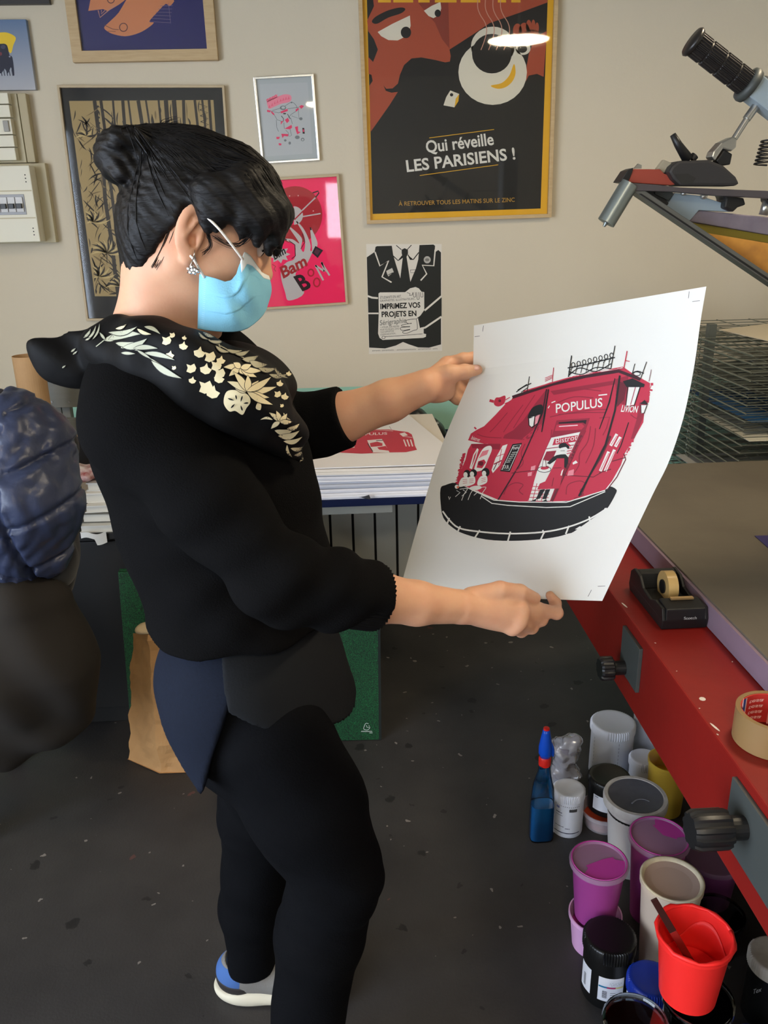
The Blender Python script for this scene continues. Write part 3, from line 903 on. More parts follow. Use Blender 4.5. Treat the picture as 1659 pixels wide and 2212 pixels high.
# ------------------------------------------------------------------ pink picture
root, k = picture('framed_picture', [(512, 388), (734, 376), (750, 657), (528, 673)], 0.0085, 0.02, M_OAK2,
                  'neon pink picture of a hand and dark red disc beside her fringe', zoom=(520, 360, 3.318))
HOT, DR, SILV = (250, 36, 98), (176, 34, 44), (196, 190, 186)
fill(k, HOT, 0, 1)
k.oval((390, 345), 195, 205, DR, 2, n=40)
k.oval((382, 350), 64, 66, HOT, 3); k.poly([(380, 285)] + [(382 + 64 * math.cos(t), 350 + 66 * math.sin(t)) for t in [-math.pi / 2 + math.pi * q / 14 for q in range(15)]], SILV, 4)
k.line([(290, 460), (535, 222)], 9, SILV, 5); k.line([(515, 188), (555, 175), (560, 190), (535, 222)], 9, (40, 18, 22), 6); k.line([(325, 382), (370, 378)], 7, SILV, 5); k.line([(445, 358), (572, 336)], 9, SILV, 5)
k.line([(385, 380), (450, 315)], 9, DR, 6)
k.smooth([(262, 225), (248, 250), (262, 285), (298, 296), (278, 270), (268, 245)], SILV, 3)
for c_ in ((412, 208), (520, 318), (350, 210)): k.oval(c_, 5, 5, (225, 170, 165), 3, n=6)
k.smooth([(342, 428), (400, 470), (440, 520), (432, 585), (452, 610), (462, 545), (448, 480), (400, 395), (440, 430), (475, 490), (500, 560), (498, 600), (512, 590), (498, 440), (520, 470), (550, 545), (540, 585),
          (512, 620), (470, 700), (392, 770), (455, 905), (345, 960), (318, 900), (290, 800), (292, 730), (330, 685), (380, 665), (392, 620), (385, 560), (310, 520), (370, 520), (420, 548)], SILV, 5, n=4)
k.line([(365, 660), (392, 640), (388, 560), (345, 530)], 6, (70, 20, 34), 6); k.line([(430, 590), (460, 540), (440, 480)], 5, (90, 30, 40), 6)
for a, b_ in (((342, 428), (352, 440)), ((400, 392), (412, 408)), ((498, 435), (505, 455)), ((312, 518), (330, 526))): k.line([a, b_], 10, (40, 18, 24), 6)
k.poly([(535, 568), (590, 600), (552, 655), (510, 618)], (36, 26, 34), 7); k.poly([(540, 585), (572, 602), (550, 636), (525, 615)], (88, 40, 60), 8)
star = [(275 + (82 if q % 2 == 0 else 52) * math.cos(q * math.pi / 9), 628 + (66 if q % 2 == 0 else 42) * math.sin(q * math.pi / 9)) for q in range(18)]
k.poly(star, SILV, 3); k.text('Bim', (242, 668), (325, 620), 55, (24, 20, 22), 8, bold=0.03, slant=.2)
k.text('Bam', (305, 800), (480, 705), 82, (168, 40, 40), 8, bold=0.03, slant=.15)
k.text('B', (440, 890), (512, 862), 118, (40, 12, 18), 8, bold=0.03, slant=-.2)
k.ring((503, 760), 20, 24, 10, DR, 8); k.ring((545, 830), 22, 30, 10, DR, 8)
for a, b_ in (((592, 815), (535, 706)), ((535, 708), (600, 750)), ((600, 752), (580, 684)), ((578, 686), (637, 780))): k.line([a, b_], 13, SILV, 8)
k.line([(225, 700), (250, 715), (238, 735), (252, 750)], 6, DR, 5)
k.build('print', INK, root)

# ------------------------------------------------------------------ unframed black and white poster
Yq = D - 0.0008
quad = [(791, 527), (954, 527), (955, 758), (797, 765)]
P = [PY(x, y, Yq) for x, y in quad]
root = thing('poster', (P[3][0], D, P[3][2]), 'black and white poster of a suited figure holding a sheet', 'poster')
obj('sheet', hexa([P[3], P[2], P[2] + np.array([0, .0006, 0]), P[3] + np.array([0, .0006, 0])], [P[0], P[1], P[1] + np.array([0, .0006, 0]), P[0] + np.array([0, .0006, 0])]), mat('poster_paper', (216, 210, 198), rough=0.6), root)
k = Ink(on_plane_y(Yq - 0.0002), (780, 510, 8.505))
B2, WH = (33, 34, 31), (216, 211, 200)
k.poly([(105, 390), (250, 290), (265, 200), (290, 185), (565, 178), (590, 350), (640, 520), (720, 775), (765, 400), (745, 310), (745, 250), (800, 222), (860, 250), (862, 320), (835, 380), (905, 840), (1005, 600), (1050, 430), (1072, 165), (1330, 155), (1360, 180), (1350, 300), (1420, 255), (1468, 300), (1468, 1990), (1250, 2050), (1050, 2045), (880, 1990), (770, 1945), (640, 2010), (440, 2065), (148, 2048)], B2, 1)
for pts in ([(255, 290), (345, 548), (505, 450), (385, 750), (560, 850)], [(1362, 250), (1335, 545), (1125, 535), (1205, 695), (1095, 815)]): k.line(pts, 26, WH, 2, taper=False)
k.line([(645, 170), (740, 250)], 14, B2, 2); k.line([(925, 165), (850, 245)], 14, B2, 2)
k.line([(585, 360), (680, 450), (760, 360)], 18, B2, 2); k.line([(1060, 300), (960, 430), (905, 430), (860, 340)], 18, B2, 2)
k.poly([(690, 455), (760, 350), (765, 400)], B2, 2); k.poly([(850, 340), (960, 430), (910, 432)], B2, 2)
k.oval((1215, 435), 64, 66, (175, 172, 164), 3); k.oval((1215, 435), 40, 28, (120, 118, 112), 4, n=12)
k.poly([(462, 640), (570, 585), (600, 660), (500, 742), (475, 690)], (196, 192, 182), 3); k.line([(500, 715), (582, 672)], 12, B2, 4)
k.line([(905, 622), (1000, 618)], 7, B2, 3); k.line([(905, 622), (910, 672), (985, 672)], 7, B2, 3)
k.poly([(320, 1055), (345, 1035), (810, 1030), (900, 960), (1000, 935), (1060, 960), (1110, 1020), (1160, 1030), (1160, 1360), (1150, 1680), (1150, 1790), (1195, 1800), (1190, 1850), (1140, 1870), (440, 1905), (400, 1910), (340, 1870), (312, 1790), (325, 1400)], WH, 2)
k.poly([(1160, 1360), (1090, 1460), (1010, 1520), (1050, 1505), (1090, 1690), (1130, 1685), (1480, 1480), (1480, 1100)], B2, 3)
k.line([(1165, 1370), (1475, 1105)], 34, WH, 4); k.line([(1010, 1525), (1100, 1460), (1175, 1365)], 12, B2, 4); k.line([(1095, 1700), (1180, 1680), (1475, 1480)], 34, WH, 4)
k.line([(120, 1100), (200, 1130), (310, 1140)], 34, WH, 3); k.line([(130, 1420), (320, 1420)], 28, WH, 3)
k.poly([(850, 1540), (1010, 1520), (1050, 1510), (1085, 1690), (1000, 1740), (880, 1790), (770, 1760), (720, 1690), (760, 1620), (830, 1600)], WH, 5)
k.line([(1010, 1520), (850, 1540), (825, 1570), (860, 1605), (930, 1605)], 9, B2, 6, n=3); k.line([(930, 1600), (760, 1630), (745, 1655), (800, 1665), (900, 1660)], 9, B2, 6, n=3)
k.line([(900, 1665), (740, 1680), (722, 1710), (770, 1735), (900, 1710)], 9, B2, 6, n=3); k.line([(900, 1720), (770, 1750), (775, 1780), (840, 1785), (960, 1735), (1035, 1700), (1015, 1520)], 9, B2, 6, n=3)
k.line([(1050, 1510), (1085, 1685)], 9, B2, 6); k.line([(840, 1035), (900, 1060), (890, 1090), (940, 1080), (950, 1040)], 8, B2, 5, n=3)
for x, y in ((985, 1110), (1050, 1150), (1120, 1110)): k.line([(x - 30, 1030), (x - 22, y), (x, y + 12), (x + 18, y - 5), (x + 8, 1030)], 8, B2, 5, n=3)
k.line([(440, 1850), (700, 1830), (1130, 1795)], 8, B2, 5); k.ring((412, 1862), 30, 26, 8, B2, 5, n=12)
k.text('ÉTUDIANTS EN ART,', (350, 1155), (740, 1130), 48, (70, 70, 66), 5, slant=.1)
k.text('GRAPHISTES, ILLUSTRATEURS...', (348, 1208), (1005, 1168), 36, (70, 70, 66), 5, slant=.1)
k.text('IMPRiMEZ VOS', (355, 1340), (1090, 1310), 98, (22, 22, 20), 6, bold=0.03)
k.text('PROjETS EN', (378, 1485), (1018, 1465), 98, (22, 22, 20), 6, bold=0.03)
k.text('Sérigraphie', (345, 1640), (830, 1590), 92, (120, 120, 114), 5, bold=0.01, slant=.1)
for j, (s_, x1) in enumerate((('+ ATELIER, SUR MESURE', 700), ('POUR VOS PROJETS, DANS', 695), ('TOUS SUPPORTS DE', 600), ('COMMUNICATION...', 650))):
    k.text(s_, (352, 1692 + j * 45), (x1, 1672 + j * 43), 30, (90, 90, 84), 5, slant=.1)
for x0, x1 in ((205, 365), (385, 620), (660, 1020), (1050, 1300), (1320, 1415)):
    for q in range(int((x1 - x0) / 22)):
        x = x0 + q * 22; y = 2118 - (x - 205) * 0.033
        k.line([(x, y), (x + 6, y - 22), (x + 15, y - 2 - (q % 3) * 8)], 5, (70, 70, 64), 5)
k.build('print', INK, root)

# ------------------------------------------------------------------ canvas cut by the left edge, dark frame above it
Yc = D - 0.02
quad = [(-120, 30), (60, 41.5), (73, 194), (-120, 200)]
P = [PY(x, y, Yc) for x, y in quad]
z1, z0, xr = (P[1][2]) , P[2][2], (P[1][0] + P[2][0]) / 2
root = thing('canvas_print', (xr - .2, D, z0), 'grey-blue canvas with a yellow and black diver figure at left edge', 'picture')
mc = mat('blue_grey_canvas', (112, 130, 160), rough=0.7, noise=0.0)
nt = mc.node_tree; tcn = nt.nodes.new('ShaderNodeTexCoord'); sp = nt.nodes.new('ShaderNodeSeparateXYZ'); nt.links.new(tcn.outputs['Generated'], sp.inputs[0])
rmp = nt.nodes.new('ShaderNodeValToRGB'); rmp.color_ramp.elements[0].color = lin((176, 178, 184)); rmp.color_ramp.elements[1].color = lin((98, 122, 156))
nt.links.new(sp.outputs[2], rmp.inputs[0]); nt.links.new(rmp.outputs[0], nt.nodes['Principled BSDF'].inputs['Base Color'])
obj('canvas', box((xr - .36, Yc, z0), (xr, D, z1)), mc, root, bevel=0.001)
k = Ink(on_plane_y(Yc - 0.0002), (0, 0, 2.9625))
k.smooth([(-60, 215), (0, 208), (50, 210), (100, 240), (85, 290), (70, 340), (40, 320), (-60, 300)], (232, 196, 48), 1)
k.smooth([(-40, 300), (10, 280), (45, 290), (60, 350), (80, 370), (92, 480), (78, 470), (70, 430), (50, 470), (30, 440), (5, 470), (-40, 440)], (40, 42, 58), 2, n=3)
for x in (10, 28, 46, 62, 80): k.line([(x, 420), (x - 4, 450), (x + 3, 485)], 5, (40, 42, 58), 3)
k.oval((20, 300), 16, 14, (70, 70, 90), 3, n=10); k.oval((4, 345), 9, 12, (120, 60, 70), 3, n=10); k.oval((62, 362), 6, 6, (150, 150, 165), 3, n=8)
k.build('print', INK, root)
Yd = D - 0.02
pr = PY(107, 8, Yd); pl = PY(-150, 10, Yd)
root = thing('framed_picture', (pr[0] - .15, D, pr[2]), 'black framed picture cut off by the top left corner', 'picture')
mb = mat('black_frame', (38, 33, 32), rough=0.4)
obj('frame', merge(box((pl[0], Yd, pr[2]), (pr[0], D, pr[2] + .02)), box((pr[0] - .02, Yd, pr[2] + .02), (pr[0], D, pr[2] + .32)), box((pl[0], Yd, pr[2] + .32), (pr[0], D, pr[2] + .34)), box((pl[0], Yd, pr[2] + .02), (pl[0] + .02, D, pr[2] + .32))), mb, root)
obj('print', box((pl[0] + .02, D - .01, pr[2] + .02), (pr[0] - .02, D - .002, pr[2] + .32)), mat('dark_print', (60, 52, 56), rough=0.6), root)
# ================================================================== left side and the table at the back
def slab_px(poly, Ya, Yb):
    """outline given at depth Ya, extruded straight back to depth Yb"""
    fr = [PY(x, y, Ya) for x, y in poly]
    n = len(fr)
    a = sum(fr[i][0] * fr[(i + 1) % n][2] - fr[(i + 1) % n][0] * fr[i][2] for i in range(n))
    if a < 0: fr = fr[::-1]
    bk = [p + np.array([0, Yb - Ya, 0]) for p in fr]
    V = [tuple(p) for p in fr] + [tuple(p) for p in bk]
    F = [tuple(range(n)), tuple(range(2 * n - 1, n - 1, -1))]
    F += [((i + 1) % n, i, n + i, n + (i + 1) % n) for i in range(n)]
    return V, F

# ---- electrical boxes
CRW = mat('cream_plastic', (222, 218, 198), rough=0.45)
CRD = mat('aged_cream_plastic', (188, 178, 146), rough=0.5)
xb = PY(75, 440, D - .09)[0]
zt, zb_ = PY(62, 357, D - .09)[2], PY(88, 522, D - .09)[2]
eb = thing('fuse_box', (xb - .2, D, zb_), 'cream fuse box with a row of black breakers on the wall', 'fuse box')
obj('back_board', box((xb - .42, D - .03, zb_ - .005), (xb + .035, D, zt + .01)), CRD, eb, bevel=.002)
obj('cover', box((xb - .4, D - .09, zb_), (xb, D - .03, zt)), CRW, eb, bevel=.003)
zm = PY(30, 442, D - .09)[2]
xw = PY(55, 442, D - .09)[0]
obj('breaker_window', box((xb - .33, D - .092, zm - .033), (xw, D - .0895, zm + .033)), mat('grey_smoked_plastic', (140, 140, 142), rough=0.3), eb, bevel=.001)
b0 = None
for q in range(9):
    cx_ = xw - .018 - q * .0265
    br = obj('breaker', box((cx_ - .012, D - .097, zm - .024), (cx_ + .012, D - .092, zm + .024)), mat('breaker_white', (205, 205, 205), rough=0.4), eb, bevel=.001)
    obj('toggle', box((cx_ - .009, D - .107, zm - .013), (cx_ + .009, D - .097, zm + .003)), mat('breaker_black', (28, 28, 30), rough=0.4), br, bevel=.001)
for q in range(3):
    for zz, xs in ((zt - .03, 0), (zb_ + .045, .0)):
        obj('vent_hole', cyl((xb - .018, D - .0905, zz - q * .011), (xb - .018, D - .0895, zz - q * .011), .0022, n=8), mat('hole_black', (40, 38, 34), rough=0.8), eb)
obj('groove', merge(box((xb - .4, D - .0906, zm + .042), (xb - .004, D - .0898, zm + .046)), box((xb - .4, D - .0906, zm - .046), (xb - .004, D - .0898, zm - .042))), CRD, eb)
# modules and cable duct above it
zcan = PY(30, 199, D - .06)[2]
sm = thing('switch_panel', (xb - .1, D, zt + .02), 'cream wall switch modules with cable duct above the fuse box', 'switch panel')
xd0, xd1 = PY(48, 270, D - .03)[0], PY(66, 270, D - .03)[0]
obj('cable_duct', box((xd0, D - .035, zt + .012), (xd1, D, zcan)), mat('beige_duct', (178, 166, 134), rough=0.55), sm, bevel=.003)
obj('base_plate', box((xb - .42, D - .03, zt + .012), (xd0 - .004, D, zcan)), CRD, sm, bevel=.002)
for j, (y0, y1) in enumerate(((200, 224), (226, 253), (256, 290), (292, 317), (319, 346))):
    za, zb2 = PY(25, y1, D - .06)[2], PY(25, y0, D - .06)[2]
    xr_ = PY(17 + (y0 - 195) * .135, (y0 + y1) / 2, D - .06)[0]
    mo = obj('module', box((xb - .4, D - .06, za), (xr_, D - .03, zb2)), CRW, sm, bevel=.002)
    if j == 2: obj('rocker', box((xr_ - .026, D - .066, za + .008), (xr_ - .008, D - .06, zb2 - .006)), mat('grey_rocker', (150, 148, 140), rough=0.4), mo, bevel=.002)
# small wall hook above the pink picture, chip in the plaster
hk = PY(537, 357, D - .01)
obj('wall_hook', merge(cyl((hk[0], D, hk[2]), (hk[0], D - .014, hk[2]), .003, n=8), lathe([(0, 0), (.006, 0), (.005, .003), (0, .004)], (hk[0], D - .014, hk[2]), (0, -1, 0), 12)), mat('hook_white', (222, 220, 212), rough=.4), label='tiny white picture hook on wall beside the silver frame', cat='hook')

# ---- grey slatted bench against the wall
GRY = mat('grey_painted_wood', (122, 124, 120), rough=0.6, noise=0.25, nscale=9, rgb2=(104, 106, 103), stretch=(1, 8, 8))
bz = lambda y: PY(150, y, 2.95)[2]
bxl = PY(92, 850, 2.95)[0]
bench = thing('slatted_rack', (bxl + .5, 3.0, 0), 'grey painted slatted wooden rack standing behind the coats', 'rack')
for y0, y1 in ((815, 880), (905, 932), (941, 970), (1010, 1060), (1100, 1150), (1200, 1250)):
    obj('slat', box((bxl, 2.95, bz(y1)), (bxl + .62, 2.975, bz(y0))), GRY, bench, bevel=.002)
for x_ in (PY(124, 895, 2.97)[0], PY(143, 895, 2.97)[0], bxl + .54):
    obj('post', box((x_ - .014, 2.975, 0), (x_ + .014, 3.01, bz(830))), GRY, bench, bevel=.002)
for x_, y_ in ((100, 826), (112, 868), (150, 868), (140, 918)):
    p = PY(x_, y_, 2.95); obj('screw', cyl((p[0], 2.95, p[2]), (p[0], 2.947, p[2]), .004, n=8), mat('screw_steel', (150, 150, 148), rough=.4, metal=.8), bench)

# ---- kraft paper roll
KR = mat('kraft_paper', (190, 152, 108), rough=0.75, noise=0.25, nscale=30, rgb2=(172, 134, 92))
rc = PY(58, 768, 2.78); rr0 = .052
roll = thing('paper_roll', (rc[0], 2.78, 0), 'upright roll of brown kraft paper behind the puffer jacket', 'paper roll')
def roll_pt(u, v):
    a = 2 * math.pi * (1.6 * u) - 2.1; r_ = rr0 - .010 * u
    return np.array([rc[0] + r_ * math.cos(a), 2.78 + r_ * math.sin(a), .002 + v * (rc[2] - .002)])
obj('rolled_sheet', grid(roll_pt, 70, 2, .0012), KR, roll, smooth=False)

# ---- black cabinet with papers and books
BKC = mat('black_cabinet', (20, 19, 18), rough=0.6)
cz = PY(230, 1152, 2.36)[2]
cxl, cxr = PY(165, 1150, 2.36)[0], PY(305, 1300, 2.36)[0]
cab = thing('cabinet', ((cxl + cxr) / 2, 2.4, 0), 'low black cabinet between the coats and the green portfolio', 'cabinet')
obj('carcass', box((cxl - .15, 2.38, 0.0), (cxr, 2.9, cz - .02)), BKC, cab, bevel=.003)
obj('top', box((cxl - .16, 2.36, cz - .02), (cxr + .005, 2.9, cz)), BKC, cab, bevel=.002)
obj('door', box((cxl - .13, 2.37, .06), (cxr - .02, 2.38, cz - .03)), BKC, cab, bevel=.002)
cols = [((206, 204, 196), 'cream stapled paper bundle at bottom of the pile beside the jacket'), ((96, 94, 86), 'grey folder under the white books beside the jacket'), ((218, 216, 208), 'white paperback above the grey folder beside the jacket'), ((226, 222, 212), 'thick white book in the pile beside the jacket'), ((206, 206, 202), 'white book near top of the pile beside the jacket')]
z_ = cz
for (c_, lb), h_, (xa, xb2), ya, rz in zip(cols, (.022, .030, .022, .030, .026), ((165, 300), (172, 300), (185, 300), (182, 300), (190, 300)), (2.37, 2.39, 2.41, 2.43, 2.44), (0, .02, -.03, .01, .05)):
    x0_, x1_ = PY(xa, 1100, ya)[0], PY(xb2, 1100, ya)[0] + .03
    bk = thing('book', ((x0_ + x1_) / 2, ya + .14, z_), lb, 'book')
    mcov = mat('cover_%d_%d' % (c_[0], c_[1]), c_, rough=.6)
    P4 = [np.array([x0_, ya + .03 * rz * 10, 0]), np.array([x1_, ya, 0]), np.array([x1_ + .01, ya + .3, 0]), np.array([x0_ + .02, ya + .3, 0])]
    zz = lambda z: [tuple(p + np.array([0, 0, z])) for p in P4]
    obj('page_block', hexa([tuple(p + np.array([.004 if i in (0, 3) else -.002, .004 if i < 2 else -.004, z_ + .002])) for i, p in enumerate(P4)], [tuple(p + np.array([.004 if i in (0, 3) else -.002, .004 if i < 2 else -.004, z_ + h_ - .002])) for i, p in enumerate(P4)]), mat('page_edges', (206, 202, 190), rough=.8), bk)
    obj('cover', hexa(zz(z_ + h_ - .0035), zz(z_ + h_ - .0005)), mcov, bk); obj('cover', hexa(zz(z_), zz(z_ + .0025)), mcov, bk)
    z_ += h_
# crumpled wrapper, white packet, dark cloth on top of the pile
q = Sdf(); c_ = PY(188, 1030, 2.50); c_[2] = z_ + .02
q.ell(c_, (.05, .06, .024), k=.01); q.ell(c_ + np.array([-.04, .01, .01]), (.03, .04, .02), k=.01)
q.disp = lambda P: .006 * wob(P, 60, 1.) + .004 * wob(P, 110, 3.); q.dmax = .011
obj('paper_wrapper', q.mesh(.005), mat('red_white_wrapper', (222, 210, 206), rough=.5, noise=1.0, nscale=26, rgb2=(150, 40, 42)), label='crumpled red and white wrapper on the book pile', cat='wrapper', smooth=False)
q = Sdf(); c_ = PY(200, 965, 2.64); c_[2] = z_ + .06
q.ell(c_, (.06, .07, .06), k=.02); q.ell(c_ + np.array([.03, -.02, -.04]), (.06, .07, .03), k=.02)
q.disp = lambda P: .006 * wob(P, 40, 2.); q.dmax = .007; q.plane((0, 0, z_ + .001), (0, 0, -1))
obj('dark_cloth', q.mesh(.006), mat('black_cloth', (18, 17, 17), rough=.9), label='bundle of black cloth behind the book pile', cat='cloth', smooth=True)
c_ = PY(168, 985, 2.62)
obj('tan_box', box((c_[0] - .05, 2.76, cz + .0005), (c_[0] + .022, 2.86, c_[2] + .03)), mat('tan_card', (150, 130, 104), rough=.7), label='small tan cardboard box half hidden behind the puffer jacket', cat='box', bevel=.003)
# white strip of paper hanging over the cabinet's edge
c_ = PY(180, 1150, 2.35)
obj('paper_offcut', grid(lambda u, v: np.array([c_[0] - .01 + .075 * u, 2.355 - .006 * math.sin(3 * u), cz + .006 - .035 * v * (1 if u > .6 else .5) + .004 * math.sin(7 * u)]), 14, 6, .001), mat('offcut_paper', (214, 212, 204), rough=.6), label='torn white paper strip hanging over the black cabinet edge', cat='paper')

# ---- chair with coats
CH = mat('dark_chair_wood', (30, 26, 22), rough=.5)
cxm, cym = -1.24, 2.0
chair = thing('chair', (cxm, cym, 0), 'dark wooden chair buried under coats at the left edge', 'chair')
for dx in (-.2, .2):
    obj('leg', box((cxm + dx - .018, cym + .16, 0), (cxm + dx + .018, cym + .2, 1.02)), CH, chair, bevel=.003)
    obj('leg', box((cxm + dx - .018, cym - .2, 0), (cxm + dx + .018, cym - .16, .43)), CH, chair, bevel=.003)
obj('seat', box((cxm - .22, cym - .22, .43), (cxm + .22, cym + .2, .46)), CH, chair, bevel=.006)
obj('backrest', box((cxm - .2, cym + .165, .82), (cxm + .2, cym + .195, 1.0)), CH, chair, bevel=.006)

NV = mat('navy_puffer_nylon', (56, 64, 90), rough=.38, noise=.45, nscale=7, rgb2=(34, 40, 62), bump=.25, bscale=70, spec=.5)
def jk(x, y, Y): return PY(x, y, Y)
q = Sdf()
q.chain([jk(-60, 930, 1.92), jk(30, 925, 1.92), jk(95, 950, 1.94)], [.07, .075, .06], k=.05)
q.chain([jk(20, 965, 1.88), jk(35, 1080, 1.84), jk(25, 1170, 1.84)], [.085, .10, .09], k=.06)
q.chain([jk(95, 960, 1.92), jk(105, 1080, 1.88), jk(95, 1190, 1.88)], [.055, .062, .058], k=.05)
q.chain([jk(-60, 950, 1.9), jk(-70, 1190, 1.86)], [.09, .10], k=.06)
def puff(P):
    z = P[:, 2] + .55 * (P[:, 0] + .80) * (P[:, 0] < -.745) - .25 * (P[:, 0] + .745) * (P[:, 0] >= -.745) + .014 * wob(P, 14)
    tubes = np.abs(np.sin(z * math.pi / .115))
    seam = np.exp(-((P[:, 0] + .752 + .10 * (P[:, 2] - .95)) / .007) ** 2)
    cr = np.abs(np.sin(P @ np.array([60., 20, -34]) + 3 * wob(P, 20)))
    return -.012 * np.minimum(1, tubes * 3.2) + .008 + .018 * seam - .004 * cr + .003 * wob(P, 90, 5.)
q.disp = puff; q.dmax = .03
jkt = thing('puffer_jacket', (jk(40, 1200, 1.9)[0], 1.9, .75), 'navy quilted puffer jacket hung on the chair at left edge', 'jacket')
obj('quilted_body', q.mesh(.006), NV, jkt, smooth=True)
q = Sdf()
q.chain([jk(60, 925, 2.03), jk(105, 945, 2.03), jk(120, 980, 2.03)], [.040, .045, .042], k=.04)
q.chain([jk(100, 970, 2.03), jk(112, 1100, 2.03), jk(115, 1240, 2.02)], [.052, .060, .062], k=.05)
q.chain([jk(120, 1200, 1.93), jk(60, 1260, 1.9), jk(-60, 1270, 1.9)], [.06, .07, .08], k=.05)
q.disp = lambda P: .006 * wob(P, 24, 1.) + .004 * np.sin(P @ np.array([80., 10, 30])); q.dmax = .011
obj('coat', q.mesh(.007), mat('black_wool_coat', (22, 22, 24), rough=.85, sheen=.2), label='black coat hanging on the chair beside the navy jacket', cat='coat', smooth=True)
q = Sdf()
q.chain([jk(100, 1300, 1.86), jk(110, 1420, 1.86), jk(120, 1540, 1.88)], [.07, .11, .09], k=.06)
q.chain([jk(10, 1310, 1.82), jk(10, 1430, 1.82), jk(20, 1590, 1.88)], [.09, .12, .08], k=.06)
q.chain([jk(-80, 1310, 1.84), jk(-80, 1550, 1.86)], [.10, .10], k=.06)
q.disp = lambda P: .007 * wob(P, 16, 3.) + .006 * np.sin(P @ np.array([42., 8, 14]) + wob(P, 9)); q.dmax = .014
obj('coat', q.mesh(.008), mat('dark_khaki_coat', (32, 27, 21), rough=.85), label='dark khaki coat hanging below the navy jacket down to floor', cat='coat', smooth=True)

# ---- green marbled portfolio leaning on the table
pt0, pt1 = np.array([-.70, 2.24, .002]), np.array([.075, 2.205, .002])
up = np.array([0.01, .07, .56]); th = np.array([0, .022, .002])
port = thing('portfolio', ((pt0[0] + pt1[0]) / 2, 2.23, 0), 'green marbled art portfolio leaning upright behind her legs', 'portfolio')
mp_ = mat('green_marbled_card', (20, 122, 66), rough=.55)
nt = mp_.node_tree; tc = nt.nodes.new('ShaderNodeTexCoord')
vo = nt.nodes.new('ShaderNodeTexVoronoi'); vo.inputs['Scale'].default_value = 150; vo.feature = 'DISTANCE_TO_EDGE'
no = nt.nodes.new('ShaderNodeTexNoise'); no.inputs['Scale'].default_value = 90
nt.links.new(tc.outputs['Object'], no.inputs['Vector'])
mxv = nt.nodes.new('ShaderNodeMix'); mxv.data_type = 'VECTOR'; mxv.inputs[0].default_value = .06
nt.links.new(tc.outputs['Object'], mxv.inputs[4]); nt.links.new(no.outputs['Color'], mxv.inputs[5]); nt.links.new(mxv.outputs[1], vo.inputs['Vector'])
rp = nt.nodes.new('ShaderNodeValToRGB'); rp.color_ramp.elements[0].position = .06; rp.color_ramp.elements[1].position = .22
rp.color_ramp.elements[0].color = lin((5, 20, 12)); rp.color_ramp.elements[1].color = lin((18, 96, 50))
nt.links.new(vo.outputs['Distance'], rp.inputs[0]); nt.links.new(rp.outputs[0], nt.nodes['Principled BSDF'].inputs['Base Color'])
obj('cover', hexa([pt0, pt1, pt1 + th * .45, pt0 + th * .45], [pt0 + up, pt1 + up, pt1 + up + th * .45, pt0 + up + th * .45]), mp_, port, bevel=.001)
obj('cover', hexa([pt0 + th * .55, pt1 + th * .55, pt1 + th, pt0 + th], [pt0 + up + th * .55, pt1 + up + th * .55, pt1 + up + th, pt0 + up + th]), mp_, port, bevel=.001)
dk = mat('black_cloth_edge', (16, 24, 20), rough=.7)
ed = (pt1 - pt0); ed = ed / np.linalg.norm(ed)
obj('spine', hexa([pt1 - ed * .002, pt1 + ed * .006, pt1 + ed * .006 + th, pt1 - ed * .002 + th], [pt1 + up - ed * .002, pt1 + up + ed * .006, pt1 + up + ed * .006 + th, pt1 + up - ed * .002 + th]), dk, port)
fn = np.array([0, -1.0, .125]); fn /= np.linalg.norm(fn)
pgeo = ([tuple(pt0 + fn * .0006), tuple(pt1 + fn * .0006), tuple(pt1 + up + fn * .0006), tuple(pt0 + up + fn * .0006)], [(0, 1, 2, 3)])
k = Ink(on_mesh(pgeo), (200, 1140, 2.5136))
LG = (196, 206, 198)
k.line([(1498, 1064), (1484, 1062), (1476, 1076), (1472, 1092), (1486, 1098), (1500, 1094), (1506, 1082)], 2.6, LG, 1, n=3); k.line([(1486, 1072), (1490, 1084), (1502, 1084)], 2.4, LG, 1); k.line([(1500, 1072), (1503, 1080)], 2, LG, 1)
for j in range(10): k.line([(1459 + j * 6, 1108), (1461 + j * 6, 1103), (1464 + j * 6, 1108)], 2.4, LG, 1)
k.line([(1503, 1114), (1520, 1114)], 3, LG, 1)
k.build('logo', attr_mat('poster_ink'), port)

# ---- brown paper bag
bag = thing('paper_bag', (-.57, 2.13, 0), 'crumpled brown paper carrier bag standing in front of the portfolio', 'bag')
bmat = mat('brown_bag_paper', (186, 142, 92), rough=.75, noise=.3, nscale=12, rgb2=(150, 108, 66))
B0 = [PZ(276, 1632, 0), PZ(345, 1672, 0), PZ(455, 1668, 0), np.array([-.46, 2.19, 0])]
T0 = [PY(285, 1368, 2.14), PY(318, 1372, 2.07), PY(420, 1372, 2.08), PY(410, 1360, 2.19)]
B0[0] = np.array([-.700, 2.17, 0]); B0[3] = np.array([-.46, 2.195, 0])
def bag_pt(u, v):
    i = int(min(3.999, u * 4)); t = u * 4 - i
    a = B0[i] + (B0[(i + 1) % 4] - B0[i]) * t; b = T0[i] + (T0[(i + 1) % 4] - T0[i]) * t
    p = a + (b - a) * v
    c = (sum(B0) / 4) * (1 - v) + (sum(T0) / 4) * v
    n_ = p - c; n_[2] = 0; n_ /= np.linalg.norm(n_) + 1e-9
    w_ = wob(p[None] * 1.0, 26, 3.)[0] * .008 + abs(wob(p[None], 52, 1.)[0]) * .006
    w_ *= (1 if 0 < v < 1 else .3)
    p = p + n_ * (w_ - .004)
    p[1] = min(p[1], 2.205)
    p[2] = max(0.001, p[2])
    return p
obj('bag_body', grid(bag_pt, 65, 28, .0008), bmat, bag, smooth=False)
bo = [p.copy() for p in B0]
